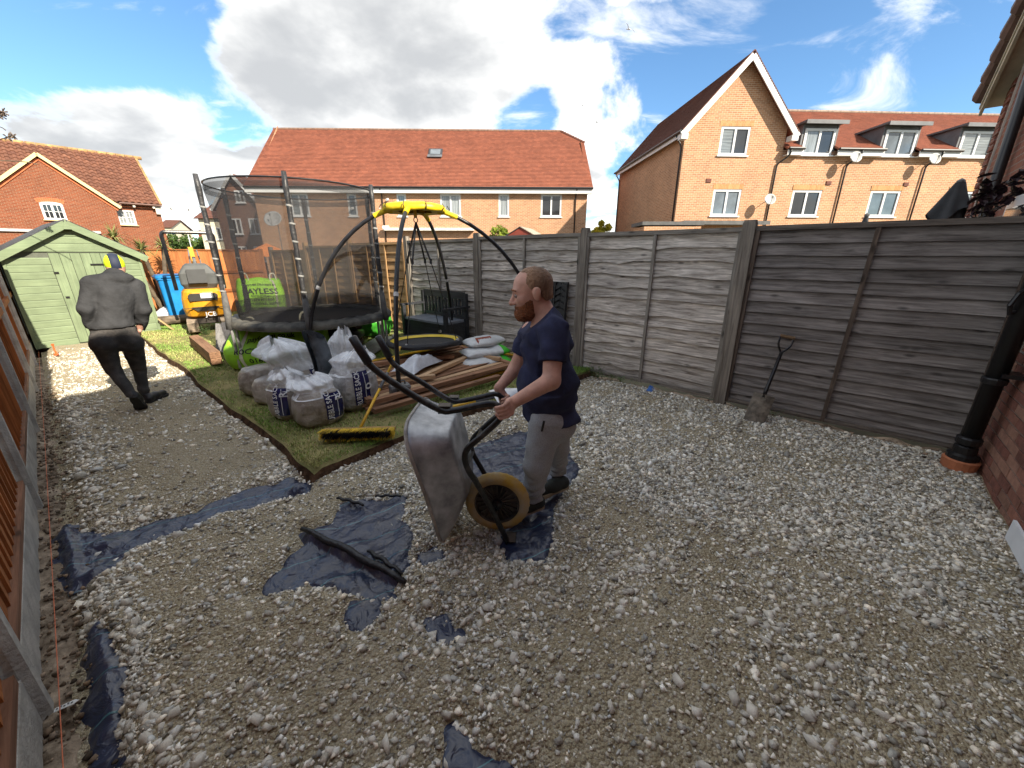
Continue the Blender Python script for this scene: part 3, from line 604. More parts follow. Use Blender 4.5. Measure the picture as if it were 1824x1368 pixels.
def boards_for(key, L, h, wave, m, n=6):
    if key not in _boards: _boards[key] = [lap_board(L, h, 100*hash(key) % 977+k if False else len(_boards)*31+k, wave).mesh('board', m) for k in range(n)]
    return _boards[key]
def lap_panel(parent, x0, x1, z0, z1, nb, key, mboard, mbat, mcap, wave, y=0.0, rz=0.0, cap=.045, batw=.038, seed=1, mids=1):
    r = random.Random(seed); L = x1-x0; H = z1-z0; h = (H-cap)/nb
    p = thing('fence_panel', '', '', ((x0+x1)/2, y, z0)); del p['label']; del p['category']; p.parent = parent; p.rotation_euler = (0, 0, rz)
    ms = boards_for((key, round(L, 2), round(h, 3)), L-.03, h*1.03, wave, mboard)
    hs = [h*(1+r.uniform(-.16, .16)*(1 if wave > .006 else .25)) for _ in range(nb)]; k = (H-cap)/sum(hs); z = 0
    for i in range(nb):
        hh = hs[i]*k; b = link('board', r.choice(ms), p, (0, 0, z+hh/2), (r.uniform(-.02, .02), r.uniform(-.004, .004)*(2 if wave > .006 else .5), 0)); z += hh
        b.scale = (r.choice((-1, 1)) if False else 1, 1, hh/h*1.06)
    for s in (-1, 1): MB().box((0, 0, 0), (batw, .03, H-cap-.004)).build('batten', mbat, p, loc=(s*(L/2-batw/2-.004), .050, (H-cap)/2))
    for i in range(mids):
        x = -L/2+L*(i+1)/(mids+1)+r.uniform(-.02, .02); MB().box((0, 0, 0), (batw*.9, .026, H-cap-.006)).build('batten', mbat, p, loc=(x, .052, (H-cap)/2), rot=(0, r.uniform(-.01, .01), 0))
    MB().box((0, 0, 0), (L-.002, .09, cap)).build('capping_rail', mcap, p, loc=(0, .022, H-cap/2))
    MB().box((0, 0, 0), (L-.09, .022, .032)).build('bottom_rail', mcap, p, loc=(0, .052, .03))
    return p
# right hand fence: local x runs down the garden, local y faces into it
rf = thing('lap_fence', 'long weathered grey lap panel fence on the right, behind the man and the swing', 'fence', G(4.75, 0, 0), AZ+math.pi/2)
posts = [-1.10, .86, 2.75, 4.74, 6.66]
lap_panel(rf, -1.03, .81, .05, 1.90, 16, 'dark', WDARK, WBATD, WCAPD, .0035, seed=5)
lap_panel(rf, .912, 2.71, .06, 1.895, 12, 'grey', WGREY[0], WBATG, WCAPG, .022, seed=8)
lap_panel(rf, 2.79, 4.70, .10, 1.90, 12, 'grey', WGREY[0], WBATG, WCAPG, .022, seed=12)
lap_panel(rf, 4.78, 6.63, .12, 1.88, 12, 'grey', WGREY[0], WBATG, WCAPG, .014, seed=19)
for i, v in enumerate(posts):
    w = .115 if i == 1 else .095
    mb = MB(); mb.box((0, 0, 0), (w, w*.95, 1.96)); mb.box((0, 0, .99), (w*.9, w*.86, .025))
    mb.build('fence_post', WPOSTG, rf, loc=(v, .032, .955), rot=(0, R([0, .6, -.4, .3, .8][i]), 0))
mb = MB(); mb.box((0, 0, 0), (.05, .03, 1.85)); mb.build('side_rail', WBATD, rf, loc=(-1.00, .075, .97), rot=(0, R(.8), 0))
# the far panels: newer orange wood, stepped down, turned a little into the garden
of = thing('lap_fence', 'newer orange brown lap panel fence beyond the swing, catching the sun', 'fence', G(4.73, 6.70, 0), AZ+math.pi/2+R(4.0))
for i, (h, c) in enumerate(((1.84, 0), (1.80, 0), (1.72, 1))):
    x = .03+i*1.93
    lap_panel(of, x, x+1.83, .12, h+.02, 11, 'orange' if c == 0 else 'og', WORANGE, WPOSTO, WORANGE, .006, seed=30+i, mids=2)
    MB().box((0, 0, 0), (.09, .09, h+.1)).build('fence_post', WPOSTO if c == 0 else WPOSTG, of, loc=(x+1.88, .03, (h+.1)/2))
# back fence: vertical feather-edge boards, fox brown
def feather_fence(parent, x0, x1, z0, z1, m, mr, bw=.125, y=0, rails=True, seed=2):
    r = random.Random(seed); n = int((x1-x0)/(bw*.86)); st = (x1-x0)/n; H = z1-z0
    mb = MB(); hw = bw/2; mb.add([(-hw, .004, -H/2), (hw, .016, -H/2), (hw, 0, -H/2), (-hw, 0, -H/2), (-hw, .004, H/2), (hw, .016, H/2), (hw, 0, H/2), (-hw, 0, H/2)], [(0, 3, 2, 1), (4, 5, 6, 7), (0, 1, 5, 4), (1, 2, 6, 5), (2, 3, 7, 6), (3, 0, 4, 7)])
    me = mb.mesh('board', m)
    for i in range(n): link('board', me, parent, (x0+st*(i+.5), y+r.uniform(0, .002), (z0+z1)/2+r.uniform(-.006, .006)), (0, 0, R(r.uniform(-1, 1))))
    MB().box((0, 0, 0), (x1-x0, .06, .03)).build('capping_rail', mr, parent, loc=((x0+x1)/2, y+.01, z1+.015))
    if rails:
        for k in (.36, .66): MB().box((0, 0, 0), (x1-x0, .035, .07)).build('rail', mr, parent, loc=((x0+x1)/2, y+.033, z0+H*k))
bf = thing('back_fence', 'fox brown close boarded fence at the bottom of the garden behind the shed and digger', 'fence', G(0, 12.9, 0), AZ+math.pi)
feather_fence(bf, -4.15, -.2, .12, 1.72, WBROWN, WBROWNX, seed=3)
for x in (-4.2, -2.2, -.2): MB().box((0, 0, 0), (.09, .09, 1.75)).build('fence_post', WBROWN, bf, loc=(x, -.05, .9))
# left fence: concrete posts and gravel boards, brown boards above
MCONC = mat('cast_concrete', (.40, .385, .35), rough=.9, var=.22, scale=8, bump=.4, bscale=70, rnd=.06, spec=.2)
lf = thing('board_fence', 'brown close boarded fence on the left with concrete posts and gravel boards', 'fence', G(-.47, 0, 0), AZ-math.pi/2)
lp = [2.06-1.93*2, 2.06-1.93, 2.06, 4.0, 5.88, 7.80, 9.72, 11.6, 13.0]
pm = MB(); loft(pm, [[(x, y, z) for x, y in ((-.045, -.03), (.045, -.03), (.045, .055), (.028, .082), (-.028, .082), (-.045, .055))] for z in (0, 2.3)]); post_me = pm.mesh('concrete_post', MCONC, fixn=True)
for v in lp: link('concrete_post', post_me, lf, (-v, 0, -.25))
for i in range(len(lp)-1):
    a, b = lp[i]+.06, lp[i+1]-.06
    MB().box((0, 0, 0), (b-a+.04, .05, .32)).build('gravel_board', MCONC, lf, loc=(-(a+b)/2, .030, .0), rot=(R(-1), 0, 0))
    feather_fence(lf, -b, -a, .20, 1.88, WBROWN, WBROWNX, y=.02, rails=False, seed=40+i)
    MB().box((0, 0, 0), (b-a-.01, .065, .045)).build('rail', wood('muddy_rail', (.12, .055, .03), (.30, .16, .10), 0, rnd=.1), lf, loc=(-(a+b)/2, .022, .185))
    for zz in (1.0, 1.6): MB().box((0, 0, 0), (b-a-.01, .04, .07)).build('rail', WBROWNX, lf, loc=(-(a+b)/2, .045, zz))
# string line with its peg
mb = MB(); mb.tube([G(-.355, .7, .02), G(-.352, 5, .012), G(-.335, 9.9, .12)], .0016, 5)
s = mb.build('string_line', mat('orange_string', (.62, .16, .07), rough=.6)); tag(s, 'taut orange builders string line along the left soil trench', 'string line')
pg = thing('marker_peg', 'small orange red peg on the path at the left shed corner', 'peg', G(-.16, 9.75, .05))
MB().lathe([(.03, 0), (.03, .02), (.012, .03), (.010, .16), (.018, .165), (.018, .19)], 10).build('peg', mat('orange_peg', (.65, .12, .03), rough=.4), pg)
MB().tube([(0, 0, .10), (.05, -.02, .06), (.09, -.06, .02)], .004, 6).build('string_tail', _mats['orange_string'], pg)
# ================================================================== buildings
BUFF = brick('buff_brick', ((.46, .235, .125), (.33, .165, .088)), (.56, .45, .33), ms=.014, big=.30)
REDB = brick('orange_red_brick', ((.215, .058, .024), (.155, .040, .017)), (.26, .18, .12), ms=.014, big=.25)
HOUSEB = brick('brown_red_brick', ((.24, .10, .066), (.18, .070, .050)), (.22, .17, .14), ms=.012, big=.3)
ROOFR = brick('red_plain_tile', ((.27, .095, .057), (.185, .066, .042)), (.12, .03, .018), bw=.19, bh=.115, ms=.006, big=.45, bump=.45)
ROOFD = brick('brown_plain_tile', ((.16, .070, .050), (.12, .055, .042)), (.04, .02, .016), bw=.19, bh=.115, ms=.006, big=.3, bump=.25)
LEAD = mat('lead_sheet', (.10, .105, .115), rough=.6, var=.25, scale=2)
FASCIA = mat('white_fascia', (.62, .62, .62), rough=.4, var=.04, rnd=.03)
STONEC = mat('cream_stone_trim', (.52, .41, .22), rough=.8, var=.12, rnd=.05)
CURT = mat('pale_curtain', (.55, .55, .53), rough=.9, var=.2, scale=14, stretch=(1, 1, .05), rnd=.12)
def vdiv(a, b, cuts): return [a]+sorted(c for c in cuts if a+1e-4 < c < b-1e-4)+[b]
def facade(mb, x0, x1, z0, z1, holes, y=0, rev=.09):     # wall sheet in x,z facing -y with reveals round its openings
    xs = vdiv(x0, x1, [h[0] for h in holes]+[h[1] for h in holes]); zs = vdiv(z0, z1, [h[2] for h in holes]+[h[3] for h in holes])
    for i in range(len(xs)-1):
        for j in range(len(zs)-1):
            cx, cz = (xs[i]+xs[i+1])/2, (zs[j]+zs[j+1])/2
            if any(h[0] < cx < h[1] and h[2] < cz < h[3] for h in holes): continue
            mb.add([(xs[i], y, zs[j]), (xs[i+1], y, zs[j]), (xs[i+1], y, zs[j+1]), (xs[i], y, zs[j+1])], [(0, 1, 2, 3)])
    for a, b, c, d in holes:
        for q in (((a, c), (a, d)), ((b, d), (b, c)), ((b, c), (a, c)), ((a, d), (b, d))):
            (p, r), (s, t) = q; mb.add([(p, y, r), (p, y+rev, r), (s, y+rev, t), (s, y, t)], [(0, 1, 2, 3)])
def window(parent, x, z, w, h, lights=2, y=0.0, sill=UPVC, glass=None, inner='curtain', bars=False, sillw=.05, seed=0, arched=0):
    # x, z: lower left corner of the opening; facing -y
    r = random.Random(seed*7+int(x*10)); f = .055; mb = MB(); yy = y+.045
    mb.box((x+w/2, yy, z+f/2), (w, .06, f)); mb.box((x+w/2, yy, z+h-f/2), (w, .06, f))
    for s in (f/2, w-f/2): mb.box((x+s, yy, z+h/2), (f, .06, h-2*f))
    for i in range(1, lights): mb.box((x+w*i/lights, yy, z+h/2), (f*1.3, .06, h-2*f))
    for i in range(lights):      # sashes stand a little proud
        a = x+f+(w-2*f)*i/lights+.012; b = x+f+(w-2*f)*(i+1)/lights-.012; s = .035
        for zz in (z+f+s/2+.005, z+h-f-s/2-.005): mb.box(((a+b)/2, yy-.012, zz), (b-a, .05, s))
        for xx in (a+s/2, b-s/2): mb.box((xx, yy-.012, z+h/2), (s, .05, h-2*f-2*s-.012))
        if bars:
            mb.box(((a+b)/2, yy-.005, z+h/2), (.025, .035, h-2*f-2*s)); mb.box(((a+b)/2, yy-.004, z+h/2), (b-a-2*s, .033, .025))
    wn = mb.build('window', UPVC, parent)
    pm_ = glass or GLASS
    if pm_ is GLASS: pm_ = (GLASS, NETP, BLINDP, NETP)[r.randrange(4)]
    for i in range(lights):
        a = x+f+(w-2*f)*i/lights; b = x+f+(w-2*f)*(i+1)/lights; MB().box(((a+b)/2, yy+.016+.002*(i % 2), z+h/2), (b-a, .006, h-2*f)).build('pane', pm_ if r.random() > .15 else GLASSD, wn)
    MB().box((x+w/2, y-sillw/2+.03, z-.028), (w+.12, sillw+.10, .05)).build('sill', sill, wn)
    return wn
def stepped_roof(name, parent, p0, p1, p2, p3, m, rows, lift=.022, thick=.06, smooth=False):
    # eave p0->p1, ridge p3->p2; each course stands proud of the one above it
    p0, p1, p2, p3 = map(Vector, (p0, p1, p2, p3)); n = (p1-p0).cross(p3-p0).normalized(); mb = MB(); last = None
    for k in range(rows):
        a, b = k/rows, (k+1)/rows
        l0 = p0.lerp(p3, a)+n*lift; l1 = p1.lerp(p2, a)+n*lift; u0 = p0.lerp(p3, b); u1 = p1.lerp(p2, b); d0 = p0.lerp(p3, a); d1 = p1.lerp(p2, a)
        mb.add([l0, l1, u1, u0, d0, d1], [(0, 1, 2, 3), (4, 5, 1, 0)])
    q = [p-n*thick for p in (p0, p1, p2, p3)]; mb.add(q, [(3, 2, 1, 0)]); mb.add([p0, p1, p2, p3]+q, [(0, 4, 5, 1), (1, 5, 6, 2), (2, 6, 7, 3), (3, 7, 4, 0)])
    return mb.build(name, m, parent)
def dish(parent, c, r, face, wallp, matd, label=None):
    d = MB(); f = Vector(face).normalized(); q = f.to_track_quat('Z', 'Y').to_matrix()
    prof = [(r*t, .22*r*t*t) for t in (0.02, .3, .6, .8, .93, 1.0)]+[(r*1.0, .22*r+.012), (r*.92, .2*r+.006-.02*0)]
    d.lathe([(r*t, .20*r*t*t) for t in (.01, .35, .65, .85, 1.0)]+[(r*t, .20*r*t*t-.012) for t in (1.0, .85, .65, .35, .01)], 20, c, q, caps=False)
    o = d.build('satellite_dish', matd, parent, smooth=True)
    a = MB(); c = Vector(c); a.tube([c-f*.01, c-f*.12, Vector(wallp)], .016, 6); e = c+f*r*.95+q@Vector((0, 0, 0)); low = c+q@Vector((0, -r*.95, .2*r)); a.tube([low, low.lerp(e, .55), e], .010, 6); a.box(e, (.05, .05, .09)); a.build('dish_arm', GREYP, o)
    return o
def downpipe(parent, pts, r=.036, brackets=True):
    mb = MB(); P = fillet(pts, .12, 4); mb.tube(P, r, 8); 
    return mb.build('downpipe', BLACKP, parent, smooth=True)

# ---- middle house
mh = thing('terraced_house', 'long two storey buff brick terrace with plain red roof and one rooflight, straight ahead', 'house', (0, 25.5, 0), R(1.6))
E0, W0 = 4.55, -15.25                      # right and left ends of the front wall
def mloc(x, y): p = at(x, y, 25.5); return p.x, p.z
wins = []
for (xa, ya, xb, yb, l) in ((520, 345, 558, 384, 2), (620, 345, 641, 385, 1), (707, 344, 727, 385, 1), (784, 344, 822, 385, 2), (888, 345, 907, 385, 1), (964, 346, 1000, 384, 2)):
    x0, z1 = mloc(xa, ya); x1, z0 = mloc(xb, yb); wins.append((x0, x1, 3.78, 5.02, l))
gf = [(-12.6, -11.4, .9, 2.1, 2), (-9.0, -8.1, 0.05, 2.1, 1), (-5.2, -3.6, .9, 2.1, 2), (-1.5, -.6, .05, 2.1, 1), (1.2, 2.6, .9, 2.1, 2)]
wb = MB(); facade(wb, W0, E0, -.15, 5.33, [w[:4] for w in wins+gf])
D_ = 8.4
wb.add([(E0, 0, -.15), (E0, D_, -.15), (E0, D_, 5.33), (E0, D_/2+1.15, 8.55), (E0, D_/2-1.15, 8.55), (E0, 0, 5.33)], [(0, 1, 2, 3, 4, 5)])
wb.add([(W0, 0, -.15), (W0, D_, -.15), (W0, D_, 5.33), (W0, D_/2, 9.6), (W0, 0, 5.33)], [(4, 3, 2, 1, 0)])
wb.add([(W0, D_, -.15), (E0, D_, -.15), (E0, D_, 5.33), (W0, D_, 5.33)], [(3, 2, 1, 0)])
wb.build('wall', BUFF, mh)
for i, w in enumerate(wins+gf): window(mh, w[0], w[2], w[1]-w[0], w[3]-w[2], w[4], seed=i, glass=GLASSD if i in (5,) else GLASS)
ez, rz = 5.36, 9.40; oh = .32
def roofpt(t): return (-oh+t*(D_/2+oh), ez+t*(rz-ez))
tc_ = .78; yc, zc = roofpt(tc_)
xr = E0+.25; xl = W0-.30
RB = MB(); rows = 44; slope = []
n_ = Vector((0, -(rz-ez), D_/2+oh)).normalized()
for k in range(rows):                      # front slope with its clipped right corner
    a, b = k/rows, (k+1)/rows
    def xe(t): return xr if t <= tc_ else xr-(t-tc_)/(1-tc_)*1.45
    ya, za = roofpt(a); yb, zb = roofpt(b); wob = .004
    l = n_*.024
    RB.add([(xl, ya+l.y, za+l.z), (xe(a), ya+l.y, za+l.z), (xe(b), yb, zb), (xl, yb, zb), (xl, ya, za), (xe(a), ya, za)], [(0, 1, 2, 3), (4, 5, 1, 0)])
yb0, zb0 = D_+oh, ez
RB.add([(xl, yb0, ez), (xr, yb0, ez), (xr, D_-yc, zc), (xr-1.45, D_/2, rz), (xl, D_/2, rz)], [(0, 1, 2, 3, 4)])
RB.add([(xr, yc, zc), (xr, D_-yc, zc), (xr-1.45, D_/2, rz)], [(0, 1, 2)])
for s in (0,):
    RB.add([(xl, -oh, ez-.05), (xr, -oh, ez-.05), (xr, D_+oh, ez-.05), (xl, D_+oh, ez-.05)], [(3, 2, 1, 0)]); RB.add([(xl, -oh, ez), (xr, -oh, ez), (xr, -oh, ez-.05), (xl, -oh, ez-.05)], [(0, 3, 2, 1)])
    RB.add([(xr, -oh, ez), (xr, yc, zc), (xr, D_-yc, zc), (xr, D_+oh, ez)], [(0, 3, 2, 1)]); RB.add([(xl, -oh, ez), (xl, D_/2, rz), (xl, D_+oh, ez)], [(0, 1, 2)])
mroof = RB.build('roof', ROOFR, mh)
rt = MB(); r0 = random.Random(4); x = xl
while x < xr-1.5: rt.tube([(x, D_/2, rz+.0), (x+.44, D_/2, rz+.0)], .085, 8); x += .45
rt.build('ridge_tiles', mat('grey_brown_ridge', (.20, .12, .085), rough=.85, var=.3), mroof)
ht = MB()
for k in range(9):
    t0, t1 = tc_+(1-tc_)*k/9, tc_+(1-tc_)*(k+.96)/9; ya, za = roofpt(t0); yb, zb = roofpt(t1); xa = xr-(t0-tc_)/(1-tc_)*1.45; xb = xr-(t1-tc_)/(1-tc_)*1.45; ht.tube([(xa, ya, za), (xb, yb, zb)], [.10, .075], 8)
ht.build('hip_tiles', ROOFD, mroof)
fb = MB(); fb.box(((xl+xr)/2, -oh+.02, ez-.20), (xr-xl, .04, .26)); fb.box(((xl+xr)/2, -oh/2+.02, ez-.31), (xr-xl, oh, .03)); fb.build('fascia', FASCIA, mh)
gt = MB(); gt.tube([(xl, -oh-.06, ez-.045), (xr, -oh-.06, ez-.045)], .06, 8); gt.build('gutter', BLACKP, mh)
x0, z1 = mloc(772, 264); 
t_ = .56; yv, zv = roofpt(t_); ang = math.atan2(rz-ez, D_/2+oh); Rv = Matrix.Rotation(ang, 3, 'X')
xv = -4.75
sk = MB(); sk.box((xv, yv, zv+.03), (.86, .80, .10), Rv); s_o = sk.build('rooflight', mat('rooflight_frame', (.035, .035, .04), rough=.5), mroof)
MB().box((xv, yv-.03, zv+.085), (.62, .52, .03), Rv).build('pane', GLASS, s_o)
MB().box((xv, yv-.42, zv-.22), (.90, .24, .03), Rv).build('apron', LEAD, s_o)
for px in (1026, 682):
    p = mloc(px, 345); downpipe(mh, [(p[0], -oh-.05, ez-.09), (p[0], -.06, ez-.42), (p[0], -.06, 0)])
x0, z0 = mloc(690, 409); x1, _ = mloc(845, 409)
mb = MB(); mb.box(((x0+x1)/2, -.24, z0), (x1-x0, .40, .16)); mb.build('porch_canopy', mat('pale_canopy', (.62, .60, .55), rough=.6), mh)
MB().tube([(x0-.1, -.3, z0+.05), (x0+.25, -.3, z0+.05)], .15, 12).build('canopy_end', FASCIA, mh)
for px, py in ((693, 356), (632, 372)):
    x, z = mloc(px, py); l = MB(); l.box((x, -.05, z), (.10, .09, .12)); l.tube([(x, -.09, z), (x-.03, -.22, z-.05)], [.05, .075], 8); l.build('wall_lamp', FASCIA, mh)
# satellite dish on its pole in the next garden
sd = thing('satellite_dish', 'grey satellite dish on a thin pole behind the trampoline netting', 'satellite dish', (0, 0, 0))
c = at(487, 391, 21); mb = MB(); mb.tube([(c.x+.12, c.y+.1, 0), (c.x+.12, c.y+.1, c.z-.1)], .022, 6); mb.build('pole', GREYP, sd)
dish(sd, c, .42, (.12, -.75, .45), c+Vector((.12, .1, -.1)), mat('grey_dish', (.30, .30, .30), rough=.5))

# ---- right hand block with the gabled wing
X0 = at(1213, 300, 20).x
rh = thing('terraced_house', 'tall buff brick terrace with steep gabled wing and lead dormers, behind the right fence', 'house', (X0, 20, 0), R(3.2))
def rl(x, y): p = at(x, y, 20.25); return p.x-X0, p.z
WW = 4.72                                  # wing width
W_R = 21.0
ev = 6.20
hl = []
def hole(xa, ya, xb, yb): x0, z1 = rl(xa, ya); x1, z0 = rl(xb, yb); return [x0, x1, z0, z1]
h1 = hole(1283, 227, 1328, 278); h2 = hole(1269, 338, 1312, 385)
zA, zB = h2[2], h2[3]
low = [[*hole(xa, 340, xb, 385)[:2], zA, zB] for xa, xb in ((1415, 1459), (1562, 1606), (1712, 1748))]
dz0, dz1 = h1[2]+.05, h1[3]-.02
dor = [[*hole(xa, 230, xb, 278)[:2], dz0, dz1] for xa, xb in ((1437, 1483), (1590, 1636), (1738, 1784))]
wall = MB()
facade(wall, 0, WW, -.15, 7.12, [h1, h2])
apx = WW/2; apz = 7.12+WW/2*1.08
wall.add([(0, 0, 7.12), (WW, 0, 7.12), (apx, 0, apz)], [(0, 1, 2)])
DW = 9.2
wall.add([(0, 0, -.15), (0, DW, -.15), (0, DW, 7.12), (0, 0, 7.12)], [(3, 2, 1, 0)])
wall.add([(WW, 0, 5.5), (WW, DW, 5.5), (WW, DW, 7.12), (WW, 0, 7.12)], [(0, 1, 2, 3)])
wall.add([(0, DW, -.15), (W_R, DW, -.15), (W_R, DW, ev), (0, DW, ev)], [(3, 2, 1, 0)]); wall.add([(0, DW, ev), (WW, DW, ev), (WW, DW, 7.12), (apx, DW, apz), (0, DW, 7.12)], [(4, 3, 2, 1, 0)])
wall.add([(W_R, 0, -.15), (W_R, DW, -.15), (W_R, DW, ev), (W_R, DW/2, 9.0), (W_R, 0, ev)], [(0, 1, 2, 3, 4)])
facade(wall, WW, W_R, -.15, ev-.02, low+[[d[0], d[1], d[2], ev+.5] for d in dor], y=.012)
wall.build('wall', BUFF, rh)
window(rh, h1[0], h1[2], h1[1]-h1[0], h1[3]-h1[2], 2, seed=1); window(rh, h2[0], h2[2], h2[1]-h2[0], h2[3]-h2[2], 2, seed=2)
for i, d in enumerate(low): window(rh, d[0], d[2], d[1]-d[0], d[3]-d[2], 2, y=.012, seed=5+i, glass=GLASSD if i == 0 else GLASS)
# soldier courses above and below the lower windows
sc = MB()
for d in (h1, h2, *low):
    if d is h1: sc.box(((d[0]+d[1])/2, .004, d[3]+.11), (d[1]-d[0]+.2, .03, .20))
    else: sc.box(((d[0]+d[1])/2, .004, d[3]+.11), (d[1]-d[0]+.1, .03, .20))
sc.build('soldier_course', brick('buff_soldier', ((.46, .26, .115), (.36, .185, .075)), (.44, .33, .2), bw=.075, bh=.4, ms=.010, big=.2), rh)
mz = 9.15; my = 4.7
# main roof, cut round the dormers by being built in strips
xs_ = [WW-.02]
for d in dor: xs_ += [d[0]-.10, d[1]+.10]
xs_.append(W_R+.2)
mroof2 = None
for i in range(len(xs_)-1):
    a, b = xs_[i], xs_[i+1]
    if i % 2 == 0: o = stepped_roof('roof', rh, (a, -.30, ev), (b, -.30, ev), (b, my, mz), (a, my, mz), ROOFR, 40)
    else: t = .26; o = stepped_roof('roof', rh, (a, -.30+t*(my+.30), ev+t*(mz-ev)), (b, -.30+t*(my+.30), ev+t*(mz-ev)), (b, my, mz), (a, my, mz), ROOFR, 30)
    mroof2 = mroof2 or o
stepped_roof('roof', rh, (W_R+.2, DW+.3, ev), (WW, DW+.3, ev), (WW, my, mz), (W_R+.2, my, mz), ROOFR, 30)
rt = MB(); x = apx+1
while x < W_R: rt.tube([(x, my, mz+.01), (x+.44, my, mz+.01)], .09, 8); x += .45
rt.build('ridge_tiles', mat('grey_ridge', (.24, .18, .14), rough=.85, var=.3), mroof2)
for i in range(0, len(xs_)-1, 2):
    a, b = xs_[i]+(.05 if i == 0 else 0), xs_[i+1]
    f = MB(); f.box(((a+b)/2, -.28, ev-.17), (b-a, .04, .22)); f.box(((a+b)/2, -.13, ev-.265), (b-a, .30, .025)); f.build('fascia', FASCIA, rh)
    g = MB(); g.tube([(a, -.36, ev-.03), (b, -.36, ev-.03)], .06, 8); g.build('gutter', BLACKP, rh)
# dormers
for i, d in enumerate(dor):
    dm = thing('dormer', '', '', (0, 0, 0)); del dm['label']; del dm['category']; dm.parent = rh
    w = d[1]-d[0]; top = d[3]+.16; yb = (top+.05-ev)/(mz-ev)*(my+.3)-.3
    for x in (d[0]-.085, d[1]+.085): MB().prism([(0, ev-.05), (0, top), (yb, top), ((0)+.02, ev-.05)], .08, (x+.04, -.0, 0), rotm(0, 0, math.pi/2)).build('cheek', LEAD, dm, fixn=True)
    rf_ = MB(); rf_.box((d[0]+w/2, yb/2-.14, top+.04), (w+.50, yb+.40, .08), rotm(R(-1.5), 0, 0)); rf_.box((d[0]+w/2, -.335, top+.02), (w+.52, .05, .15)); rf_.build('flat_roof', LEAD, dm)
    ti = MB(); ti.box((d[0]+w/2, .05, d[3]+.08), (w+.1, .06, .16)); ti.build('head_board', LEAD, dm)
    window(dm, d[0], d[2], w, d[3]-d[2], 2, y=-.05, seed=11+i, glass=GLASS)
# wing roof
ov = .34; pe = 7.12-.30*1.08; xe = .30
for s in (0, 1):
    if s == 0: stepped_roof('roof', rh, (-xe, DW+.1, pe), (-xe, -ov, pe), (apx, -ov, apz+.06), (apx, DW+.1, apz+.06), ROOFD, 34, thick=.05)  # shade on this left slope painted in with the darker tile
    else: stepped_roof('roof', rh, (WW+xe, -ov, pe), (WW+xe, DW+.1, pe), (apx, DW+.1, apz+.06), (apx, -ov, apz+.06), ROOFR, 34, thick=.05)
bb = MB()
for s in (-1, 1):
    xo = apx+s*(apx+xe); bb.bar((xo, -ov-.03, pe-.17), (apx+s*.0, -ov-.03, apz-.10), .05, .24, up=(0, 0, 1))
    bb.box((xo-s*.12, -ov+.13, pe-.22), (.30, .36, .22))
bb.build('bargeboard', FASCIA, rh)
vt = MB()
for s in (-1, 1):
    xo = apx+s*(apx+xe)
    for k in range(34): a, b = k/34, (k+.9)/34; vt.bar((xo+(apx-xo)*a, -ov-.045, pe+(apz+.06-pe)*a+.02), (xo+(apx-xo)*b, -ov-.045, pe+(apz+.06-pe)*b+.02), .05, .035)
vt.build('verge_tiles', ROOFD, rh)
fs_ = MB(); fs_.box((-xe+.02, DW/2-.1, pe-.12), (.04, DW, .2)); fs_.build('fascia', FASCIA, rh)
gg = MB(); gg.tube([(-xe-.06, -ov, pe-.02), (-xe-.06, DW, pe-.02)], .06, 8); gg.build('gutter', BLACKP, rh)
downpipe(rh, [(-xe-.05, .15, pe-.06), (-.05, .15, pe-.5), (-.05, .15, 0)])
downpipe(rh, [(-xe-.05, DW-.2, pe-.06), (-.05, DW-.2, pe-.5), (-.05, DW-.2, 0)])
for px, py in ((1402, 264), (1533, 266), (1685, 268)):
    x, _ = rl(px, py); downpipe(rh, [(x, -.36, ev-.08), (x, -.30, ev-.30), (x-.35, -.06, ev-.62), (x-.35, -.06, 0)])
WD = mat('white_dish', (.34, .34, .33), rough=.5, var=.08)
for px, py in ((1513, 283), (1660, 284), (1358, 358)):
    x, z = rl(px, py); dish(rh, (x, -.50, z), .25, (-.15, -1, .35), (x+.05, 0, z-.08), WD)
for px, py in ((1259, 323), (1481, 325), (1628, 326)):
    x, z = rl(px, py); v = MB(); v.box((x, -.005, z), (.24, .05, .16)); 
    for k in range(4): v.box((x, -.035, z-.06+.04*k), (.22, .02, .012))
    v.build('air_vent', mat('brown_vent', (.16, .05, .03), rough=.6), rh)
x0, z0 = rl(1128, 404); x1, z1 = rl(1360, 397)
cp_ = MB(); cp_.box((1.9, -.62, 3.0), (4.0, 1.2, .10)); cp_.box((1.9, -1.23, 2.98), (4.05, .03, .16)); cp_.build('porch_roof', mat('felt_roof', (.09, .09, .09), rough=.9), rh)
# garden canopy roof in front of the wing's side wall
rs = thing('garden_room', 'low flat garden room roof against the wall of the gabled wing', 'garden room', (0, 0, 0))
p = at(1180, 402, 19.2); mb = MB(); mb.box((p.x-.2, 18.2, p.z-.02), (2.6, 1.6, .14)); mb.build('roof', _mats['felt_roof'], rs); MB().box((p.x-.2, 18.2, (p.z-.1)/2-.08), (2.4, 1.5, p.z-.02)).build('wall', BUFF, rs)

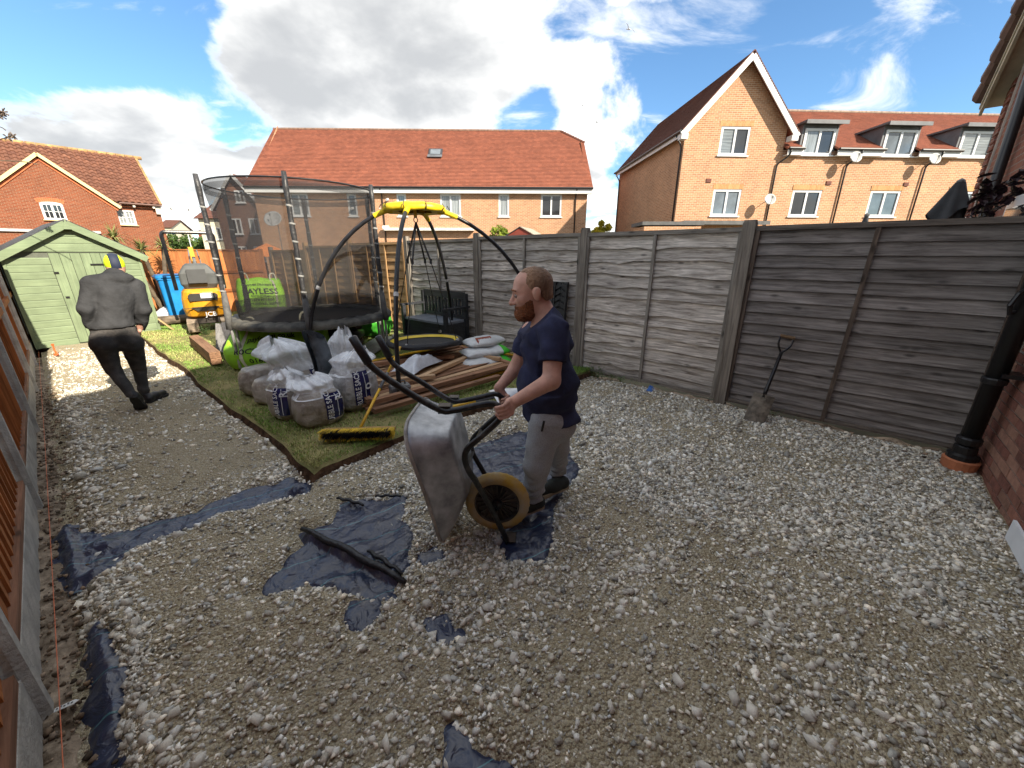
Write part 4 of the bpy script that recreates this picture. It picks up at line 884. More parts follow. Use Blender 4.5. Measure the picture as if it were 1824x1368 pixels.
# ---- left red brick house, standing square to the garden
lh = thing('brick_house', 'orange red brick house with pantiled roof and white windows, behind the green shed', 'house', G(0, 36, 0), AZ)
def ll(x, y, v=36): p = ray(x, y); t = v/p.dot(DV); q = Vector((0, 0, CAMZ))+p*t; return q.dot(DU), q.z
gw = 2.55
a, az = ll(64, 276); ez3 = ll(250, 361)[1]-.05; xR = ll(281, 362)[0]
wl = ll(66, 354), ll(127, 394); wr = ll(203, 367), ll(249, 403)
HL = [wl[0][0], wl[1][0]-.15, wl[1][1]+.02, wl[0][1]-.22]; HR = [wr[0][0], wr[1][0]-.1, wr[1][1]+.05, wr[0][1]-.2]
w = MB(); facade(w, a+gw-.3, xR, -.15, ez3, [HR]); gl = ll(0, 336); 
gzb = ez3
BY = -.40; xb0, xb1 = -6.4, a+gw
facade(w, xb0, xb1, -.15, gzb-.3, [HL], y=BY); w.add([(a-gw, BY, gzb-.3), (xb1, BY, gzb-.3), (a, BY, az-.18)], [(0, 1, 2)]); w.add([(xb1, BY, -.15), (xb1, 0, -.15), (xb1, 0, gzb-.3), (xb1, BY, gzb-.3)], [(0, 1, 2, 3)])
w.add([(xR, 0, -.15), (xR, 7.5, -.15), (xR, 7.5, ez3), (xR, 3.75, ez3+3.2), (xR, 0, ez3)], [(0, 1, 2, 3, 4)])
w.add([(-6.5, 7.5, -.15), (xR, 7.5, -.15), (xR, 7.5, ez3), (-6.5, 7.5, ez3)], [(3, 2, 1, 0)]); w.add([(-6.5, 0, -.15), (-6.5, 7.5, -.15), (-6.5, 7.5, ez3), (-6.5, 3.75, ez3+3.2), (-6.5, 0, ez3)], [(4, 3, 2, 1, 0)])
w.build('wall', REDB, lh)
window(lh, HL[0], HL[2], HL[1]-HL[0], HL[3]-HL[2], 2, y=-.40, bars=True, glass=GLASSD, sill=STONEC, sillw=.10)
window(lh, HR[0], HR[2], HR[1]-HR[0], HR[3]-HR[2], 2, bars=True, glass=mat('grey_net_pane', (.22, .23, .23), rough=.15, var=.3), sill=STONEC, sillw=.10)
ar = MB()
for k in range(13):
    t = (k+.5)/13; x = HL[0]-.1+(HL[1]-HL[0]+.2)*t; zz = HL[3]+.10+.07*math.sin(math.pi*t); ar.box((x, -.405, zz), ((HL[1]-HL[0]+.2)/13*.9, .05, .22), rotm(0, R((t-.5)*24), 0))
ar.build('brick_arch', mat('orange_brick', (.48, .13, .05), rough=.85, var=.2), lh)
hd = MB(); hd.prism([(HL[0], HL[3]-.01)]+[(HL[0]+(HL[1]-HL[0])*k/8, HL[3]+.0+.07*math.sin(math.pi*k/8)) for k in range(9)]+[(HL[1], HL[3]-.01)], .05, (0, -.43, 0)); hd.build('window_head', UPVC, lh, fixn=True)
# pantile roof
apz3 = ll(150, 278)[1]; ry, rzz = 3.75, ez3+3.75*.86
NT = int((xR+.15+6.6)/.30); RWS = 15; sl = math.hypot(ry+.3, rzz-ez3+.0); ang3 = math.atan2(rzz-(ez3-.05), ry+.3); rowl = sl/RWS
tm = MB()
def tile_fn(i, j): 
    return (i*.30, j*rowl*1.08, .045*math.sin(2*math.pi*(i*1.0))*(1) if i < .62 else -.012+.03*math.sin(math.pi*(i-.62)/.38)*-1)
def tile_mesh(m):
    t = MB(); n = 7; prof = [(0, .0), (.05, .05), (.11, .068), (.17, .046), (.21, .0), (.26, -.02), (.305, .002)]
    vs = []
    for j, (yy, dz) in enumerate(((0, .05), (rowl*1.06, .0))):
        for x, z in prof: vs.append((x, yy, z+dz))
    for x, z in prof: vs.append((x, 0, z+.004))
    fs = [(k, k+1, n+k+1, n+k) for k in range(n-1)]+[(2*n+k, 2*n+k+1, k+1, k) for k in range(n-1)]
    return t.add(vs, fs)
PAN = mat('brown_pantile', (.155, .058, .034), rough=.85, var=.3, scale=2, rnd=.14, col2=(.19, .08, .046))
tmesh = tile_mesh(PAN).mesh('tile', PAN)
roof = thing('roof', '', '', (0, -.30, ez3-.03)); del roof['label']; del roof['category']; roof.parent = lh; roof.rotation_euler = (ang3, 0, 0)
cells = []
xst = xR+.12-NT*.30
for j in range(RWS):
    for i in range(NT):
        x = xst+i*.30; yy = j*rowl; wy = -.3+yy*math.cos(ang3); wz = ez3-.03+yy*math.sin(ang3)
        # leave out what lies under the little gable
        if abs(x+.15-a)*((az-.05-gzb)/gw) < (az-.12-wz) or (x < a-gw and wz < gzb+.4): continue
        cells.append((x, yy))
cells.sort(key=lambda c: -c[0])
rest = MB()
for k, (x, yy) in enumerate(cells):
    if k < 296: link('tile', tmesh, roof, (x, yy, random.uniform(-.004, .004)))
    else: rest.add([(v.co.x+x, v.co.y+yy, v.co.z) for v in tmesh.vertices], [tuple(p.vertices) for p in tmesh.polygons])
stuff(rest.build('roof_tiles', PAN, roof))
und = MB(); und.add([(a+gw, 0, -.03), (xR+.12, 0, -.03), (xR+.12, sl, -.03), (a, sl, -.03), (a, sl*.8, -.03)], [(0, 1, 2, 3, 4)]); und.add([(xst, sl*.55, -.03), (a-.6, sl*.8, -.03), (a, sl*.8, -.03), (a, sl, -.03), (xst, sl, -.03)], [(0, 1, 2, 3, 4)]); und.build('roof_deck', mat('roof_felt', (.06, .035, .03), rough=.9), roof)
stepped_roof('rear_roof', lh, (xR+.12, 7.8, ez3-.05), (-6.6, 7.8, ez3-.05), (-6.6, ry, rzz), (xR+.12, ry, rzz), PAN, 15)
rd = MB(); x = xst
while x < xR: rd.tube([(x, ry, rzz+.04), (x+.42, ry, rzz+.045)], .11, 8); x += .44
rd.tube([(xR+.1, -.28, ez3), (xR+.1, ry, rzz+.03)], .07, 6)
rd.build('ridge_tiles', mat('lichen_ridge', (.33, .20, .085), rough=.9, var=.4, scale=4, bump=.4), lh)
# little front gable
for s in (-1, 1):
    xo = a+s*(gw+.22); zo = gzb-.36
    depth = 3.2
    p0, p1, p2, p3 = ((xo, -.60, zo), (a, -.60, az), (a, depth, az), (xo, .2, zo))
    q = MB(); q.add([p0, p1, p2, p3], [(0, 1, 2, 3)] if s > 0 else [(3, 2, 1, 0)]); q.build('gable_roof', PAN, lh)
bb = MB()
for s in (-1, 1):
    xo = a+s*(gw+.22); zo = gzb-.36; bb.bar((xo, -.61, zo-.02), (a, -.61, az-.02), .06, .16)
bb.build('bargeboard', mat('cream_barge', (.60, .47, .22), rough=.6, var=.08), lh)
cb = MB()
for s in (-1, 1):
    xo = a+s*(gw+.1); zo = gzb-.40; cb.bar((xo, -.43, zo-.10), (a, -.43, az-.24), .05, .12)
cb.build('corbel', mat('orange_brick', (.48, .13, .05)), lh)
gt = MB(); gt.tube([(a+gw+.25, -.36, ez3-.08), (xR+.1, -.36, ez3-.08)], .06, 8); gt.box((a+gw+.2, -.25, ez3-.25), (.22, .25, .3)); gt.build('gutter', mat('brown_gutter', (.11, .05, .035), rough=.5), lh)
en = MB()
for k in range(4): en.box((a+gw+.9+k*.95, -.16, ez3-.20), (.11, .32, .14))
en.box((xR-.08, -.10, ez3-.35), (.3, .22, .5)); en.build('rafter_end', mat('pale_rafter', (.62, .58, .5), rough=.7), lh)
lwl = ll(30, 410); lw = MB(); lw.box((a-.4, -.46, HL[2]-.62), (3.9, .16, .14)); lw.build('stone_lintel', mat('grey_lintel', (.42, .41, .40), rough=.8), lh)
sw = MB(); sw.box((-2.6, -1.3, 2.0), (.24, 1.8, 4.3)); sw.build('side_wing', REDB, lh)

# ---- own house: the wall the photograph is taken from
oh_ = thing('brick_house', 'red brick house wall with black soil pipe at the right edge of the photo', 'house', G(0, -1.11, 0), AZ)
w = MB(); w.add([(-3.5, 0, -.2), (4.86, 0, -.2), (4.86, 0, 5.0), (-3.5, 0, 5.0)], [(3, 2, 1, 0)]); w.add([(-3.5, -8, -.2), (-3.5, 0, -.2), (-3.5, 0, 5.0), (-3.5, -4, 6.5), (-3.5, -8, 5.0)], [(4, 3, 2, 1, 0)])
w.build('wall', HOUSEB, oh_)
stepped_roof('roof', oh_, (4.9, .34, 5.1), (-3.7, .34, 5.1), (-3.7, -4, 6.6), (4.9, -4, 6.6), ROOFD, 24); stepped_roof('roof', oh_, (-3.7, -8.3, 5.1), (4.9, -8.3, 5.1), (4.9, -4, 6.6), (-3.7, -4, 6.6), ROOFD, 24)  # unseen roof: eave set by the shade line, pitch lowered for more skylight
# bricks near the camera, laid one by one
r_ = random.Random(12); bmz = []
for k, (c1, c2) in enumerate((((.27, .115, .078), .2), ((.22, .085, .06), .25), ((.31, .16, .11), .2))):
    m_ = mat('near_brick_%s' % 'abc'[k], c1, rough=.9, var=c2, scale=14, bump=.5, bscale=60, rnd=.18); b = MB(); b.box((0, 0, 0), (.213, .05, .063)); bmz.append(b.mesh('brick', m_))
for j in range(13):
    for i in range(9):
        x = 3.02+i*.225+(.1125 if j % 2 else 0); 
        if x > 4.72: continue
        link('brick', r_.choice(bmz), oh_, (x, -.012+r_.uniform(-.002, .003), .0+j*.075), (0, R(r_.uniform(-.5, .5)), R(r_.uniform(-.4, .4))))
mo = MB(); mo.box((3.9, -.010, .42), (1.95, .034, 1.05)); mo.build('mortar', mat('stained_mortar', (.20, .17, .145), rough=.95, var=.3, scale=9, bump=.5), oh_)
sp = MB(); xp = 4.40
sp.tube([(xp, .13, .16), (xp, .13, 6)], .056, 16); sp_o = sp.build('soil_pipe', BLACKP, oh_, smooth=True)
for z_, h_ in ((.22, 1.0), (.72, .8)): MB().lathe([(.056, 0), (.072*h_**.3, .005), (.074*h_**.3, .05*h_), (.066, .06*h_), (.056, .065*h_)], 16, (xp, .13, z_)).build('pipe_collar', BLACKP, sp_o)
MB().box((xp, .06, .80), (.16, .12, .03)).build('pipe_bracket', BLACKP, sp_o)
tr = MB(); tr.lathe([(.075, 0), (.098, .02), (.105, .09), (.085, .10), (.07, .10)], 18, (xp, .13, .02)); tr.lathe([(.088, 0), (.09, .03), (.06, .06), (.06, .14)], 16, (xp, .13, .10)); 
MB().lathe([(.07, -.02), (.100, .0), (.108, .075), (.095, .085), (.06, .085)], 18, (xp, .13, .01)).build('clay_socket', mat('terracotta', (.42, .15, .07), rough=.8, var=.2), sp_o)
MB().lathe([(.092, .085), (.094, .12), (.070, .135), (.068, .19), (.058, .2)], 16, (xp, .13, .01)).build('rubber_connector', BLACKP, sp_o)
hp = MB(); hp.tube([(xp+.015, .12, 1.28), (xp-.05, .20, 1.24), (xp-.09, .22, 1.30), (xp-.08, .20, 1.38), (xp-.02, .15, 1.42)], .014, 8); hp.build('cable_loop', BLACKP, sp_o)
# neighbour: gable end beyond the fence
nh = thing('brick_house', 'brown red brick gable end with black downpipe rising beyond the right fence', 'house', G(0, -1.10, 0), AZ)
def nl(x, y, v=-1.10): p = ray(x, y); t = v/p.dot(DV); q = Vector((0, 0, CAMZ))+p*t; return q.dot(DU), q.z
cx, _ = nl(1762, 270); ve = nl(1757, 172, -.92); vt_ = nl(1824, 28, -.92); sl_ = (vt_[1]-ve[1])/(ve[0]-vt_[0])
rx = 5.3; rzz_ = ve[1]+(ve[0]-rx)*sl_
w = MB(); w.add([(4.92, 0, -.2), (cx, 0, -.2), (cx, 0, ve[1]+(ve[0]-cx)*sl_-.08), (rx, 0, rzz_-.08), (4.92, 0, rzz_-.15)], [(4, 3, 2, 1, 0)])
w.add([(cx, 0, -.2), (cx, -8, -.2), (cx, -8, ve[1]-.2), (cx, 0, ve[1]+(ve[0]-cx)*sl_-.08)], [(3, 2, 1, 0)]); w.build('wall', HOUSEB, nh)
stepped_roof('roof', nh, (ve[0], -8, ve[1]), (ve[0], .2, ve[1]), (rx, .2, rzz_), (rx, -8, rzz_), ROOFD, 20)
nv = 16; vm = MB()
for k in range(nv):
    t0, t1 = k/nv, (k+1.04)/nv; A = Vector((ve[0]+(rx-ve[0])*t0, .20, ve[1]+(rzz_-ve[1])*t0)); B = Vector((ve[0]+(rx-ve[0])*t1, .20, ve[1]+(rzz_-ve[1])*t1)); vm.tube([A, A.lerp(B, .04), B], [.115, .12, .088], 10)
vm.build('verge_cap', mat('brown_verge', (.10, .055, .045), rough=.6, var=.3), nh, smooth=False)
sf = MB(); A = Vector((ve[0]-.05, .10, ve[1]-.14)); B = Vector((rx, .10, rzz_-.14)); sf.bar(A, B, .24, .05, up=(0, 0, 1)); sf.bar(A+Vector((0, .09, -.05)), B+Vector((0, .09, -.05)), .03, .14); sf.build('soffit', mat('cream_soffit', (.50, .44, .34), rough=.7, var=.2, scale=3), nh)
qn = MB()
for k in range(40):
    z = .2+k*.09; qn.box((cx-.10-.03*(k % 2), .006, z), (.22+.06*(k % 2), .03, .075))
qn.build('quoin', brick('quoin_brick', ((.22, .08, .055), (.17, .06, .045)), (.22, .17, .14), ms=.012), nh)
MB().box((cx-.42, .004, 2.9), (.03, .03, 2.2)).build('render_line', mat('pale_mortar', (.42, .38, .34), rough=.9), nh)
pb, pt = nl(1752, 385, -1.03), nl(1826, 160, -1.03)
MB().tube([(pb[0]-.35, .07, 0), (pb[0], .07, pb[1]), (pt[0]+.05, .07, pt[1]+.6)], .05, 12).build('downpipe', BLACKP, nh, smooth=True)
q = nl(1815, 372); wq = MB(); wq.box((q[0]-.35, .03, q[1]-.35), (.9, .08, .9)); wq.build('window', UPVC, nh); wq = MB(); wq.box((q[0]-.35, .065, q[1]-.33), (.7, .03, .66)); wq.build('pane', GLASSD, nh)
# ================================================================== shed
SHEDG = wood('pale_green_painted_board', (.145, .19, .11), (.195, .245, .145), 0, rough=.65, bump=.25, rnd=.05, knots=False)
SHEDV = wood('pale_green_painted_upright', (.142, .187, .108), (.19, .24, .142), 2, rough=.65, bump=.25, rnd=.05, knots=False)
FELT = mat('roofing_felt', (.055, .056, .06), rough=.95, var=.3, bump=.4, bscale=90)
a_ = gnd(66, 622, .03); b_ = gnd(287, 591, .03); srz = AZ+R(5); _d = Vector((math.cos(srz), math.sin(srz), 0)); _k = (287-912)/685; _c = lambda t: (a_+_d*t-Vector((0, 0, CAMZ))); SW = min((abs(_c(t/200).x/((_c(t/200).y)*CP-(_c(t/200).z)*SP)-_k), t/200) for t in range(200, 500))[1]; b_ = a_+_d*SW
sh = thing('garden_shed', 'pale green painted wooden shed with pitched roof at the end of the gravel path', 'shed', a_, srz)
SE, SA, SD = 1.60, 2.14, 2.3
d0, d1, dt = SW*.31, SW*.76, 1.64
def rl_z(x): return SE+(SA-SE)*(1-abs(x-SW/2)/(SW/2))
nrow = 18; rowh = SA/nrow; mb0 = None
def ship(x0, x1, z0, z1):
    def clip(z): 
        if z <= SE: return x0, x1
        h = (SA-z)/(SA-SE)*SW/2; return max(x0, SW/2-h), min(x1, SW/2+h)
    b0, b1 = clip(z0); t0, t1 = clip(z1-.004)
    if b1-b0 < .02: return
    if t1 < t0: t0 = t1 = (t0+t1)/2
    m = MB(); zc = z1-.018; c0, c1 = (b0+(t0-b0)*.8, b1+(t1-b1)*.8)
    m.add([(b0, -.018, z0+.004), (b1, -.018, z0+.004), (c1, -.018, zc), (c0, -.018, zc), (t0, -.008, z1), (t1, -.008, z1), (b0, 0, z0+.002), (b1, 0, z0+.002), (t0, 0, z1), (t1, 0, z1)],
          [(0, 1, 2, 3), (3, 2, 5, 4), (0, 6, 7, 1), (4, 5, 9, 8), (6, 8, 9, 7), (0, 3, 4, 8, 6), (1, 7, 9, 5, 2)])
    m.build('board', SHEDG, sh)
for k in range(nrow):
    z0, z1 = k*rowh, (k+1)*rowh
    if z1 <= dt+.02: ship(.02, d0-.005, z0, z1); ship(d1+.005, SW-.02, z0, z1)
    elif z0 < dt: ship(.02, SW-.02, dt+.025, z1)
    else: ship(.02, SW-.02, z0, z1)
dr = thing('door', '', '', (0, 0, 0)); del dr['label']; del dr['category']; dr.parent = sh
n = 6; w = (d1-d0)/n; m = MB(); m.box((0, 0, 0), (w-.007, .02, dt-.05)); me = m.mesh('board', SHEDV)
for i in range(n): link('board', me, dr, (d0+w*(i+.5), -.012, .03+(dt-.05)/2))
m = MB(); m.box(((d0+d1)/2, -.001, dt/2), (d1-d0, .012, dt)); m.build('door_back', mat('shed_gap', (.05, .06, .04), rough=.9), dr)
m = MB(); m.box((d1-.12, -.03, dt-.22), (.36, .012, .03)); m.box((d1-.12, -.03, .3), (.36, .012, .03)); m.build('hinge', BLACKP, dr)
m = MB(); m.box((d0+.05, -.03, .86), (.05, .02, .03)); m.box((d0+.02, -.03, dt-.35), (.06, .02, .03)); m.build('latch', BLACKP, dr)
m = MB(); m.box((SW/2, SD/2, SE/2), (SW-.04, SD-.02, SE)); m.prism([(.02, SE), (SW-.02, SE), (SW/2, SA-.01)], SD-.02, (0, .01, 0)); m.build('body', mat('shaded_shed_side', (.10, .11, .085), rough=.8, var=.3), sh, fixn=True)  # darker body colour stands for the side lying in shadow
for s in (-1, 1):
    m = MB(); xo = SW/2+s*(SW/2+.10); zo = SE-(SA-SE)/(SW/2)*.10
    m.bar((xo, SD/2-.03, zo+.035), (SW/2, SD/2-.03, SA+.035), SD+.20, .03, up=(0, 0, 1)); m.build('roof', FELT, sh)
    f = MB(); f.bar((xo, -.125, zo-.03), (SW/2+s*.0, -.125, SA-.03), .02, .115, up=(0, 0, 1)); f.build('bargeboard', SHEDG, sh)
m = MB(); m.prism([(SW/2-.05, SA-.12), (SW/2+.05, SA-.12), (SW/2+.0, SA+.06)], .015, (0, -.155, 0)); m.build('finial', SHEDG, sh, fixn=True)
for x in (.01, SW-.01): m = MB(); m.box((x, -.022, SE/2), (.045, .02, SE)); m.build('corner_trim', SHEDV, sh)

# ================================================================== wheeled bin, digger, rubbish by the back fence
BLUE = mat('blue_plastic', (.012, .20, .50), rough=.4, var=.15)
pb = gnd(326, 573, .12); 
bn = thing('wheelie_bin', 'bright blue wheelie bin standing by the digger and back fence', 'bin', pb, R(46))
m = MB(); m.lathe([(.01, 0)], 4) if False else None
def rrect(w, d, r, n=4):
    pts = []
    for cx, cy, a0 in ((w/2-r, d/2-r, 0), (-w/2+r, d/2-r, 90), (-w/2+r, -d/2+r, 180), (w/2-r, -d/2+r, 270)):
        for k in range(n+1): a = R(a0+90*k/n); pts.append((cx+r*math.cos(a), cy+r*math.sin(a)))
    return pts
m = MB(); loft(m, [[(x, y, z) for x, y in rrect(w, d, .05)] for w, d, z in ((.44, .46, .05), (.46, .50, .3), (.50, .56, .7), (.53, .62, .97), (.57, .66, .975), (.57, .66, 1.0))]); m.build('body', BLUE, bn)
m = MB(); loft(m, [[(x, y+.01, z) for x, y in rrect(w, d, .07)] for w, d, z in ((.60, .70, 1.002), (.60, .70, 1.03), (.54, .62, 1.07), (.40, .46, 1.085))]); m.build('lid', BLUE, bn)
m = MB(); m.tube([(-.22, .38, 1.0), (.22, .38, 1.0)], .02, 8); m.tube([(-.2, -.36, 1.03), (.2, -.36, 1.03)], .012, 6); m.build('handle', BLUE, bn)
for s in (-1, 1): m = MB(); m.lathe([(.03, -.03), (.10, -.03), (.10, .03), (.03, .03)], 16, (s*.24, .24, .10), rotm(0, math.pi/2, 0)); m.build('wheel', BLACKP, bn)
# mini excavator, seen from behind
DYEL = mat('digger_yellow', (.60, .27, .012), rough=.35, var=.1, rnd=.02, coat=.3)
pe_ = gnd(374, 592, .12)
ex = thing('mini_excavator', 'yellow micro digger seen from behind between the blue bin and trampoline', 'digger', pe_+Vector((-.22, .34, 0)), R(38))
m = MB()
secs = []
for z, w, yb, yf in ((.30, .56, -.30, .40), (.34, .70, -.40, .42), (.46, .74, -.44, .42), (.66, .72, -.43, .42), (.80, .66, -.40, .40), (.86, .56, -.34, .38)):
    pts = [(-w/2, yf, z), (w/2, yf, z)]+[(w/2*math.cos(t)**.6 if math.cos(t) >= 0 else -w/2*(-math.cos(t))**.6, yb*math.sin(t)**.7 if math.sin(t) > 0 else 0, z) for t in [math.pi*k/10 for k in range(11)]]; secs.append(pts)
loft(m, secs); m.build('counterweight', DYEL, ex, smooth=False)
m = MB(); m.prism([(-.22, .64), (.22, .64), (.24, .74), (.20, .78), (-.20, .78), (-.24, .74)], .03, (0, -.455, 0)); m.build('grille', mat('dark_rubber', (.02, .018, .015), rough=.7), ex, fixn=True)
m = MB(); m.prism([(-.22, .52), (.22, .52), (.14, .44), (-.14, .44)], .03, (0, -.460, 0)); m.build('lower_vent', mat('dark_rubber', (.02, .018, .015)), ex, fixn=True)
m = MB(); m.box((.06, -.468, .735), (.20, .01, .09)); m.build('sticker', mat('white_sticker', (.75, .77, .8), rough=.5), ex)
m = MB(); m.box((0, -.45, .50), (.72, .02, .012)); m.build('seam', mat('dark_rubber', (.02, .018, .015)), ex)
m = MB(); secs = []
for z, w, d, y in ((.86, .50, .34, .05), (.95, .60, .40, .02), (1.15, .60, .34, -.02), (1.30, .40, .22, -.06), (1.34, .30, .12, -.07)): secs.append([(x, yy+y-.08, z) for x, yy in rrect(w, d, .05)])
loft(m, secs); m.build('seat', mat('seat_grey', (.075, .08, .08), rough=.6), ex)
m = MB(); m.box((-.02, -.31, 1.10), (.30, .04, .26), rotm(R(-6), 0, 0)); m.build('seat_pocket', mat('seat_dark', (.035, .037, .038), rough=.6), ex)
m = MB(); m.tube(fillet([(-.40, .15, .82), (-.40, .05, 1.92), (.40, .05, 1.92), (.40, .15, .82)], .08), .034, 8); m.build('roll_bar', BLACKM, ex)
m = MB(); m.bar((.0, .45, .55), (.0, .85, 1.15), .10, .12); m.bar((.0, .85, 1.15), (-.02, 1.15, 1.62), .08, .10); m.bar((-.02, 1.15, 1.62), (-.02, 1.75, 1.25), .08, .10); m.build('boom', DYEL, ex)
m = MB(); m.tube([(.0, .42, .9), (.0, .74, 1.45)], .03, 8); m.tube([(-.10, .60, 1.1), (-.06, .85, 1.6)], .012, 6); m.tube([(.12, .60, 1.1), (.08, .85, 1.6)], .012, 6); m.build('hydraulics', GREYP, ex)
m = MB(); m.tube([(-.17, .3, .9), (-.17, .36, 1.18)], .012, 6); m.lathe([(.02, 0), (.025, .05), (.01, .08)], 8, (-.17, .36, 1.15)); m.tube([(.2, .3, .9), (.2, .36, 1.18)], .012, 6); m.lathe([(.02, 0), (.025, .05), (.01, .08)], 8, (.2, .36, 1.15)); m.build('levers', BLACKP, ex)
for s in (-1, 1):
    t = MB(); prof = []
    for k in range(24): a = 2*math.pi*k/24; prof.append((.36*(1 if math.cos(a) > 0 else -1)+.13*math.cos(a), .14+.135*math.sin(a)))
    t.prism(prof, .17, (s*.27+.085, 0, 0), rotm(0, 0, math.pi/2)); 
    for k in range(9): t.box((s*.27, -.50+.0*k, .06+.02*k), (.175, .02, .012))
    t.build('track', mat('muddy_track', (.24, .19, .14), rough=.95, var=.5, bump=.6, bscale=30), ex, fixn=True)
m = MB(); m.box((0, .0, .24), (.36, .6, .12)); m.box((0, .62, .16), (.74, .05, .22)); m.build('undercarriage', mat('dirty_steel', (.06, .05, .045), rough=.7), ex)
def text_mesh(s, size, bold=False):
    cu = bpy.data.curves.new('lettering', 'FONT'); cu.body = s; cu.size = size; cu.align_x = 'CENTER'; cu.align_y = 'CENTER'; cu.resolution_u = 2; cu.offset = size*.018 if bold else 0
    o = bpy.data.objects.new('lettering', cu); C.objects.link(o); dg = bpy.context.evaluated_depsgraph_get(); me = o.evaluated_get(dg).to_mesh()
    V = [v.co.copy() for v in me.vertices]; F = [tuple(p.vertices) for p in me.polygons]; o.evaluated_get(dg).to_mesh_clear(); bpy.data.objects.remove(o); bpy.data.curves.remove(cu); return V, F
def text_on(parent, s, size, fn, m, bold=True, name='lettering'):
    V, F = text_mesh(s, size, bold); mb = MB(); mb.add([fn(v.x, v.y) for v in V], F); return mb.build(name, m, parent)
BLKINK = mat('black_print', (.012, .014, .012), rough=.6, var=.1); WHTINK = mat('white_print', (.7, .72, .75), rough=.5, var=.1)
text_on(ex, 'JCB', .12, lambda x, y: (x+.06, -.462, y+.37), WHTINK)
# white rubble bag and plank beside the bin
def lump(mb, c, r, seed, n=18, k=11, squash=(1, 1, 1), amp=.12, flat=True):
    s = seed*3.1
    def f(a, b):
        th = 2*math.pi*a; ph = math.pi*(b*.98+.01); d = Vector((math.cos(th)*math.sin(ph), math.sin(th)*math.sin(ph), -math.cos(ph)))
        q = 1+amp*2*(float(fbm(d.x*2.2+s+7, d.y*2.2+d.z*3+s+9, seed, 3))-.45)
        p = Vector((d.x*squash[0], d.y*squash[1], d.z*squash[2]))*r*q
        if flat and p.z < -r*squash[2]*.75: p.z = -r*squash[2]*.75
        return Vector(c)+p
    return mb.grid(f, n, k, cu=True)
CLEARP = veil('clear_crinkled_plastic', (.88, .91, .94), .68, rough=.22, noise=.45, nscale=9, bump=1.0)
WHITEP = mat('white_plastic_film', (.62, .65, .70), rough=.35, var=.12, scale=9, bump=.7, bscale=16, rnd=.05)
pw = gnd(292, 580, .12); ob = thing('rubble_bag', 'white rubble bag slumped between the shed and the blue bin', 'bag', pw+Vector((-.2, .5, 0)), AZ)
m = MB(); lump(m, (0, 0, .17), .24, 3, squash=(1.3, .9, .8), amp=.25); m.build('bag_body', WHITEP, ob, smooth=True)
lg = thing('log', 'short muddy log lying below the white rubble bag beside the blue bin', 'log', pw+Vector((.15, .2, .02)), AZ); m = MB(); m.tube([(-.4, 0, .09), (.55, .05, .09)], [.10, .085], 10); m.build('log', mat('muddy_bark', (.13, .10, .07), rough=.95, var=.5, bump=.8, bscale=20), lg)
pk = thing('timber_plank', 'short pale plank leaning on the right corner of the green shed', 'plank', b_+Vector((.02, -.05, 0)), srz); m = MB(); m.bar((.02, -.08, .33), (.26, -.16, .0), .07, .02); m.build('plank', wood('pale_plank', (.34, .22, .10), (.5, .36, .19), 0), pk)

# ================================================================== trampoline
TU, TV, TR = 2.60, 6.22, 1.08
tp = thing('trampoline', 'round black garden trampoline with netting and padded poles on the lawn', 'trampoline', G(TU, TV, .10), AZ)
GALV = mat('galvanised_tube', (.42, .42, .42), rough=.4, metal=.6, var=.2, scale=20)
NET = veil('black_netting', (.022, .022, .024), .53, rough=.8, noise=.08, nscale=3)
NETB = veil('black_net_band', (.022, .022, .024), .62, rough=.8)
FH = .66
def cir(r, z, a): return Vector((r*math.cos(a), r*math.sin(a), z))
m = MB(); m.tube([cir(TR, FH-.06, 2*math.pi*k/48) for k in range(48)], .024, 8, closed=True); m.build('frame', GALV, tp)
PADM = mat('faded_black_pad', (.045, .044, .042), rough=.7, var=.3, scale=5, col2=(.17, .16, .13), bump=.4, bscale=14, thr=(.42, .72))
m = MB(); m.grid(lambda a, b: cir([TR+.05, TR+.06, TR+.02, TR-.10, TR-.22, TR-.24][int(round(b*5))], FH+[-.07, -.02, .02, .03, .02, -.005][int(round(b*5))]+.008*math.sin(a*2*math.pi*31), 2*math.pi*a), 96, 6, cu=True); m.build('safety_pad', PADM, tp, smooth=True)
m = MB(); m.lathe([(.01, FH-.045), (.6, FH-.04), (TR-.2, FH-.01)], 48, caps=False); m.build('jump_mat', BLACKP, tp, smooth=True)
PA = [R(x) for x in (182, 243, 304, 2, 62, 122)]; TOPZ = 2.44
NR = TR-.09
def nr(a, t):
    d = min(abs((a-p+math.pi) % (2*math.pi)-math.pi) for p in PA); return NR+.03*t+(.03 if t > .97 else 0)-.05*math.sin(min(1, d/.5)*math.pi/2)*(1-t)*.6
m = MB(); m.grid(lambda a, b: cir(nr(2*math.pi*a, b), FH+.01+(TOPZ-FH-.1)*b, 2*math.pi*a), 72, 7, cu=True); m.build('net', NET, tp, smooth=True)
m = MB(); m.grid(lambda a, b: cir(NR+.045, TOPZ-.16+.12*b, 2*math.pi*a), 72, 2, cu=True); m.build('net_band', NETB, tp, smooth=True)
m = MB(); m.grid(lambda a, b: cir(nr(2*math.pi*a, b*.2)+.004, FH+.01+.22*b, 2*math.pi*a), 72, 2, cu=True); m.build('net_skirt', NETB, tp, smooth=True)
m = MB(); m.tube([cir(NR+.05, TOPZ-.05, 2*math.pi*k/60) for k in range(60)], .010, 6, closed=True); m.build('top_ring', BLACKP, tp)
FOAM = mat('foam_sleeve', (.030, .030, .032), rough=.45, var=.5, scale=6, bump=.5, bscale=22); TIE = mat('pale_tie', (.26, .26, .25), rough=.6)
SLV = mat('grey_fabric_sleeve', (.09, .088, .085), rough=.8, var=.35, scale=8, bump=.7, bscale=18)
